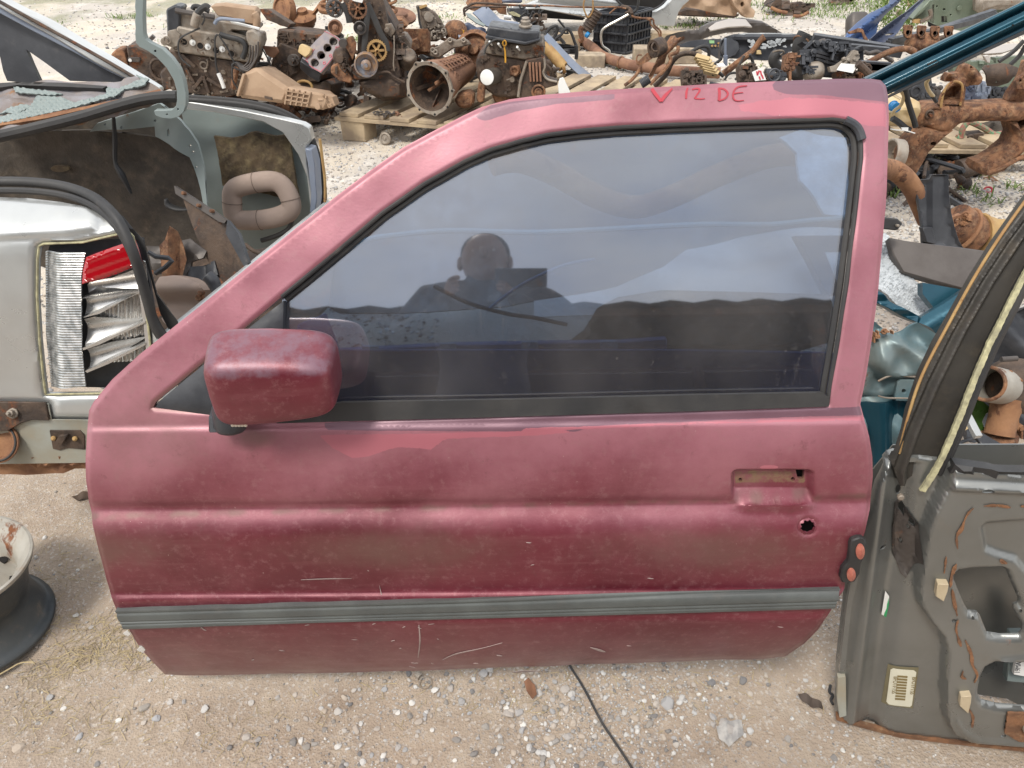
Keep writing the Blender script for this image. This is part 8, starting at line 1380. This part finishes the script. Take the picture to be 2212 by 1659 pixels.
# dry grass, twigs and small weeds: nobody could count them
def blades(name, lab, spots, m_, n, L_, wd, up, seed):
    rr = np.random.default_rng(seed); V = []; F_ = []
    for (x0, y0, sx, sy, dn) in spots:
        for _ in range(int(n*dn)):
            x = rr.normal(x0, sx); y = rr.normal(y0, sy); a = rr.uniform(0, 6.28); l = L_*rr.uniform(.4, 1.3); u = up*rr.uniform(.2, 1); z = float(gz(np.array(x), np.array(y)))+.002; dx, dy = math.cos(a), math.sin(a); w_ = wd*rr.uniform(.6, 1.2); k = len(V); b_ = rr.normal(0, .3)
            for t, ww in ((0, 1), (.5, .9), (1, .15)):
                cx = x+dx*l*t*(1-.4*up)-dy*b_*l*t*t; cy = y+dy*l*t*(1-.4*up)+dx*b_*l*t*t; cz_ = z+u*l*math.sin(t*1.9)*(.9 if up > .3 else .25)+.001; V += [(cx-dy*w_*ww, cy+dx*w_*ww, cz_), (cx+dy*w_*ww, cy-dx*w_*ww, cz_+.0006)]
            F_ += [(k, k+1, k+3, k+2), (k+2, k+3, k+5, k+4)]
    me = bpy.data.meshes.new(name); me.from_pydata(V, [], F_); me.materials.append(m_); o = bpy.data.objects.new(name, me); COL.objects.link(o); tag(o, lab, kind='stuff')
def gp_(u, v, s, d, sv=None): p = Zp(u, v, 0); return (p.x, p.y, s, sv or s, d)
blades('dry_grass', 'dry straw and grass bits trodden into the dirt beside the steel wheel and door corner', [gp_(230, 1390, .05, 1, .02), gp_(190, 1420, .05, .9, .02), gp_(270, 1340, .03, .5, .015), gp_(120, 1440, .04, .7, .03), gp_(60, 1530, .05, .7, .03), gp_(210, 1560, .06, .5, .03), gp_(150, 1350, .05, .5, .02), gp_(300, 1430, .04, .5, .02), gp_(180, 1240, .07, .35, .03), gp_(120, 1180, .08, .3, .04), gp_(420, 1600, .12, .4, .03), gp_(1000, 1490, .3, .6, .03), gp_(1500, 1500, .3, .6, .04)], m_straw, 150, .03, .0006, .12, 5)
sp = []; rr = random.Random(8)
for _ in range(46):
    x = rr.uniform(-5, 6); y = rr.uniform(5.2, 9.2); sp.append((x, y, rr.uniform(.04, .2), rr.uniform(.03, .12), rr.uniform(.2, 1)))
for q in ((560, 620), (640, 600), (840, 640), (1240, 265), (1440, 260), (1150, 240)): u, v = ZD(q); p = Zp(u, v, 0); sp.append((p.x, p.y, .05, .04, .5))
for q in ((440, 1320), (930, 1010), (1170, 1320), (1320, 1400), (1240, 1150), (1620, 1290)): u, v = ZF(q); p = Zp(u, v, 0); sp.append((p.x, p.y, .03, .03, .25))
for q in ((600, 40), (1000, 60), (800, 90), (700, 130), (330, 60), (1150, 20)): u, v = ZE(q); p = Zp(u, v, 0); sp.append((p.x, p.y, .35, .12, 2.2))
blades('weeds', 'small green weeds growing through the gravel behind the scrap', sp, m_leafgreen, 110, .05, .0035, .9, 6)
E = Thing('shrub', 'small round green bush behind the blue fenders', 'shrub'); c = Plane(*XA((680, 120)), 6.0).p(*XA((680, 120))); rr2 = np.random.default_rng(3); V = []; F_ = []
for _ in range(1500):
    d = rr2.normal(0, 1, 3); d /= np.linalg.norm(d); p = np.array(c)+d*rr2.uniform(.5, 1)*np.array((.20, .18, .17)); e = rr2.normal(0, 1, (2, 3)); e /= np.linalg.norm(e, axis=1)[:, None]; k = len(V); V += [p-e[0]*.012, p+e[1]*.008, p+e[0]*.014, p-e[1]*.008]; F_.append((k, k+1, k+2, k+3))
E.add('crown', (np.array(V), F_), m_leafgreen, bevel=0, kind='stuff'); E.add('stem', cyl((c.x, c.y, 0), c, .02), m_wood, bevel=0); E.done()
one('far_panel', 'brown dusty panel standing behind the blue fenders at the top edge', 'panel', slab(Plane(*XA((780, 30)), 6.4), XA((700, -60), (1000, -60), (860, 110), (800, 90)), 0, .05), m_beige)

# ================================================================== the photographer, mirrored in the glass
def skinned(verts, edges, radii, root, name, mat, sub=2):
    me = bpy.data.meshes.new(name); me.from_pydata(verts, edges, []); o = bpy.data.objects.new(name, me); COL.objects.link(o)
    s_ = o.modifiers.new('skin', 'SKIN'); s_.use_smooth_shade = True; sb = o.modifiers.new('sub', 'SUBSURF'); sb.levels = sb.render_levels = sub
    for i, r_ in enumerate(radii): me.skin_vertices[0].data[i].radius = r_ if isinstance(r_, tuple) else (r_, r_)
    me.skin_vertices[0].data[root].use_root = True; me.materials.append(mat); return o
per = bpy.data.objects.new('person', None); COL.objects.link(per); PX, PY = -.13, -.33; per.location = (PX, PY, 0); per.scale = (.93, .95, 1.075)
tag(per, 'person in a dark T-shirt holding up a phone, mirrored in the door window', 'person')
HD = 1.555
vb = [(0, 0, .95), (0, 0, 1.10), (0, -.01, 1.27), (0, 0, 1.40), (0, .01, 1.48), (0, .03, 1.54),
      (.215, 0, 1.425), (.34, .06, 1.22), (.19, .21, 1.26), (.10, .28, 1.32), (-.20, 0, 1.425), (-.30, .06, 1.22), (-.15, .21, 1.26), (-.10, .28, 1.32),
      (.10, 0, .90), (.11, .02, .50), (.11, 0, .10), (-.10, 0, .90), (-.11, .02, .50), (-.11, 0, .10), (.12, .14, .035), (-.12, .14, .035)]
eb = [(0, 1), (1, 2), (2, 3), (3, 4), (4, 5), (3, 6), (6, 7), (7, 8), (8, 9), (3, 10), (10, 11), (11, 12), (12, 13), (0, 14), (14, 15), (15, 16), (16, 20), (0, 17), (17, 18), (18, 19), (19, 21)]
rb = [(.16, .11), (.15, .10), (.21, .11), (.19, .09), .062, .060, .085, .060, .042, .030, .085, .060, .042, .030, .095, .060, .042, .095, .060, .042, .036, .036]
bo_ = skinned(vb, eb, rb, 0, 'body', m_shirt); bo_.parent = per; bo_.data.materials.clear(); bo_.data.materials.append(m_shirt)
hm = superell(Vector((0, .03, HD+.045)), Vector((1, 0, 0)), Vector((0, 1, 0)), Vector((0, 0, 1)), .088, .10, .130, .9, 28, 18, lambda a, b_, g: (a*(1-.18*max(-g, 0)), b_, g))
def psub(name, mesh, mat):
    o = mkmesh(name, mesh[0], mesh[1], mat, ang=70); o.parent = per; return o
head = psub('head', join(hm, superell(Vector((0, .13, HD+.035)), Vector((1, 0, 0)), Vector((0, 1, 0)), Vector((0, 0, 1)), .016, .02, .028, .8, 12, 8), *[superell(Vector((s_*.093, .025, HD+.04)), Vector((1, 0, 0)), Vector((0, 1, 0)), Vector((0, 0, 1)), .012, .02, .034, .8, 12, 8) for s_ in (-1, 1)]), m_skin)
psub('hair', superell(Vector((0, .012, HD+.085)), Vector((1, 0, 0)), Vector((0, 1, 0)), Vector((0, 0, 1)), .095, .104, .10, .95, 26, 14), m_hole)
psub('eyes', join(*[superell(Vector((s_*.03, .118, HD+.05)), Vector((1, 0, 0)), Vector((0, 1, 0)), Vector((0, 0, 1)), .014, .006, .007, 1, 10, 6) for s_ in (-1, 1)]), m_white)
psub('mouth', superell(Vector((0, .116, HD-.02)), Vector((1, 0, 0)), Vector((0, 1, 0)), Vector((0, 0, 1)), .022, .006, .006, 1, 10, 6), m_redrust)
for s_ in (1, -1):
    vh = [(s_*.10, .28, 1.32), (s_*.088, .30, 1.345)]; eh = [(0, 1)]; rh = [.026, .028]
    for k in range(4):
        n = len(vh); vh += [(s_*(.092-.004*k), .305+.004*k, 1.372-.018*k), (s_*(.075-.002*k), .318, 1.377-.018*k), (s_*(.058+.002*(k % 2)), .312, 1.375-.018*k)]; eh += [(1, n), (n, n+1), (n+1, n+2)]; rh += [.010, .009, .008]
    n = len(vh); vh += [(s_*.085, .285, 1.385), (s_*.065, .28, 1.40)]; eh += [(1, n), (n, n+1)]; rh += [.011, .009]
    h_ = skinned(vh, eh, rh, 0, 'hand', m_skin); h_.parent = per
one('phone', 'black phone held up by the mirrored photographer', 'phone', box(CAM+(-_F)*.028, RTV*.078, UPV*.038, _F*.0045), m_plastic, bevel=.003)

# added unseen shed: stands in for the dark mass mirrored low in the glass
E = Thing('added_shed', 'added unseen shed with a dark corrugated roof, darkening what the glass mirrors', 'shed')
V = []; F_ = []
nx = 160
for i in range(nx+1):
    x = -9+18*i/nx; z = .03*math.sin(i*1.57); V += [(x, -5.0, 3.85+z), (x, -11.5, 4.75+z), (x, -5.0, 3.82+z), (x, -11.5, 4.72+z)]
for i in range(nx): a = i*4; F_ += [(a, a+4, a+5, a+1), (a+2, a+3, a+7, a+6)]
E.add('roof_sheet', (np.array(V), F_), m_rubber, bevel=0)
E.add('added_back_wall', pbox((0, -11.55, 2.3), 18, .06, 4.6), m_hole, bevel=0)  # dark wall added to close the bright band mirrored under the roof
for x in (-8.5, -3, 3, 8.5):
    for y in (-5.3, -11): E.add('post', cyl((x, y, 0), (x, y, 3.8 if y > -6 else 4.6), .09), m_rustd, bevel=0)
for y, z in ((-5.2, 3.75), (-8.2, 4.28), (-11.3, 4.62)): E.add('beam', pbox((0, y, z), 18, .1, .14), m_rustd, bevel=0)
E.done()

# loose scrap between the big pieces
def pile(name, lab, n, box_, hf, mat, seed, kinds):
    rr = random.Random(seed); ms = []
    while len(ms) < n:
        x = rr.uniform(box_[0], box_[1]); y = rr.uniform(box_[2], box_[3]); h = hf(x, y)
        if h <= 0: continue
        c = Vector((x, y, rr.uniform(.02, 1)*h)); s_ = rr.uniform(.02, .07); d = Vector((rr.uniform(-1, 1), rr.uniform(-1, 1), rr.uniform(-.8, .8))).normalized(); k = rr.choice(kinds); u_, w_, _ = basis(d)
        if k == 0: ms.append(box(c, d*s_*1.2, u_*s_*rr.uniform(.2, .8), w_*s_*rr.uniform(.15, .6)))
        elif k == 1: ms.append(lathe(c, d, [(s_*.6, 0), (s_*.7, .01), (s_*.7, s_*.5), (s_*.4, s_*.55), (s_*.4, s_*rr.uniform(.8, 1.6)), (s_*.2, s_*1.7)], 14))
        elif k == 2:
            q = [c+Vector((rr.uniform(-1, 1), rr.uniform(-1, 1), rr.uniform(-.3, .5)))*.06*j for j in range(4)]; ms.append(tube(q, rr.uniform(.005, .014), seg=7, k=4))
        else: ms.append(torus(c, d, s_*.8, s_*.16, 16, 6))
    V, F_ = join(*ms); o = mkmesh(name, V, F_, mat); tag(o, lab, kind='stuff')
ridge = lambda x, y: .30*max(0, 1-abs(y-4.75)/.55)*(1 if -2.0 < x < .3 else 0)
pile('engine_scrap', 'greasy brown small parts heaped between and behind the engines', 330, (-2.1, .35, 4.3, 5.3), ridge, m_rustd, 21, (0, 1, 1, 3))
pile('rusty_scrap', 'rust brown loose parts lying among the engines', 150, (-2.1, .35, 4.35, 5.3), lambda x, y: ridge(x, y)*1.15, m_rust, 22, (0, 1, 2, 3))
pile('cable_scrap', 'black cables and hoses tangled between the engines', 90, (-2.0, .5, 4.4, 5.4), lambda x, y: .30, m_rubber, 23, (2, 2, 0))
rp = lambda x, y: .34*max(0, 1-abs(y-3.75)/.65)*max(0, 1-abs(x-1.35)/.85)**.5
pile('hose_scrap', 'black hoses, clips and plastic bits piled behind the right half of the red door', 200, (.5, 2.15, 3.1, 4.4), rp, m_plastic, 24, (0, 2, 2, 3))
pile('metal_scrap', 'greasy metal bits in the pile behind the right half of the red door', 190, (.5, 2.15, 3.1, 4.4), rp, m_rustd, 25, (0, 1, 2))
pile('light_scrap', 'grey and pale plastic bits in the right hand pile', 50, (.6, 2.1, 3.2, 4.4), rp, m_alu, 26, (0, 1, 2))
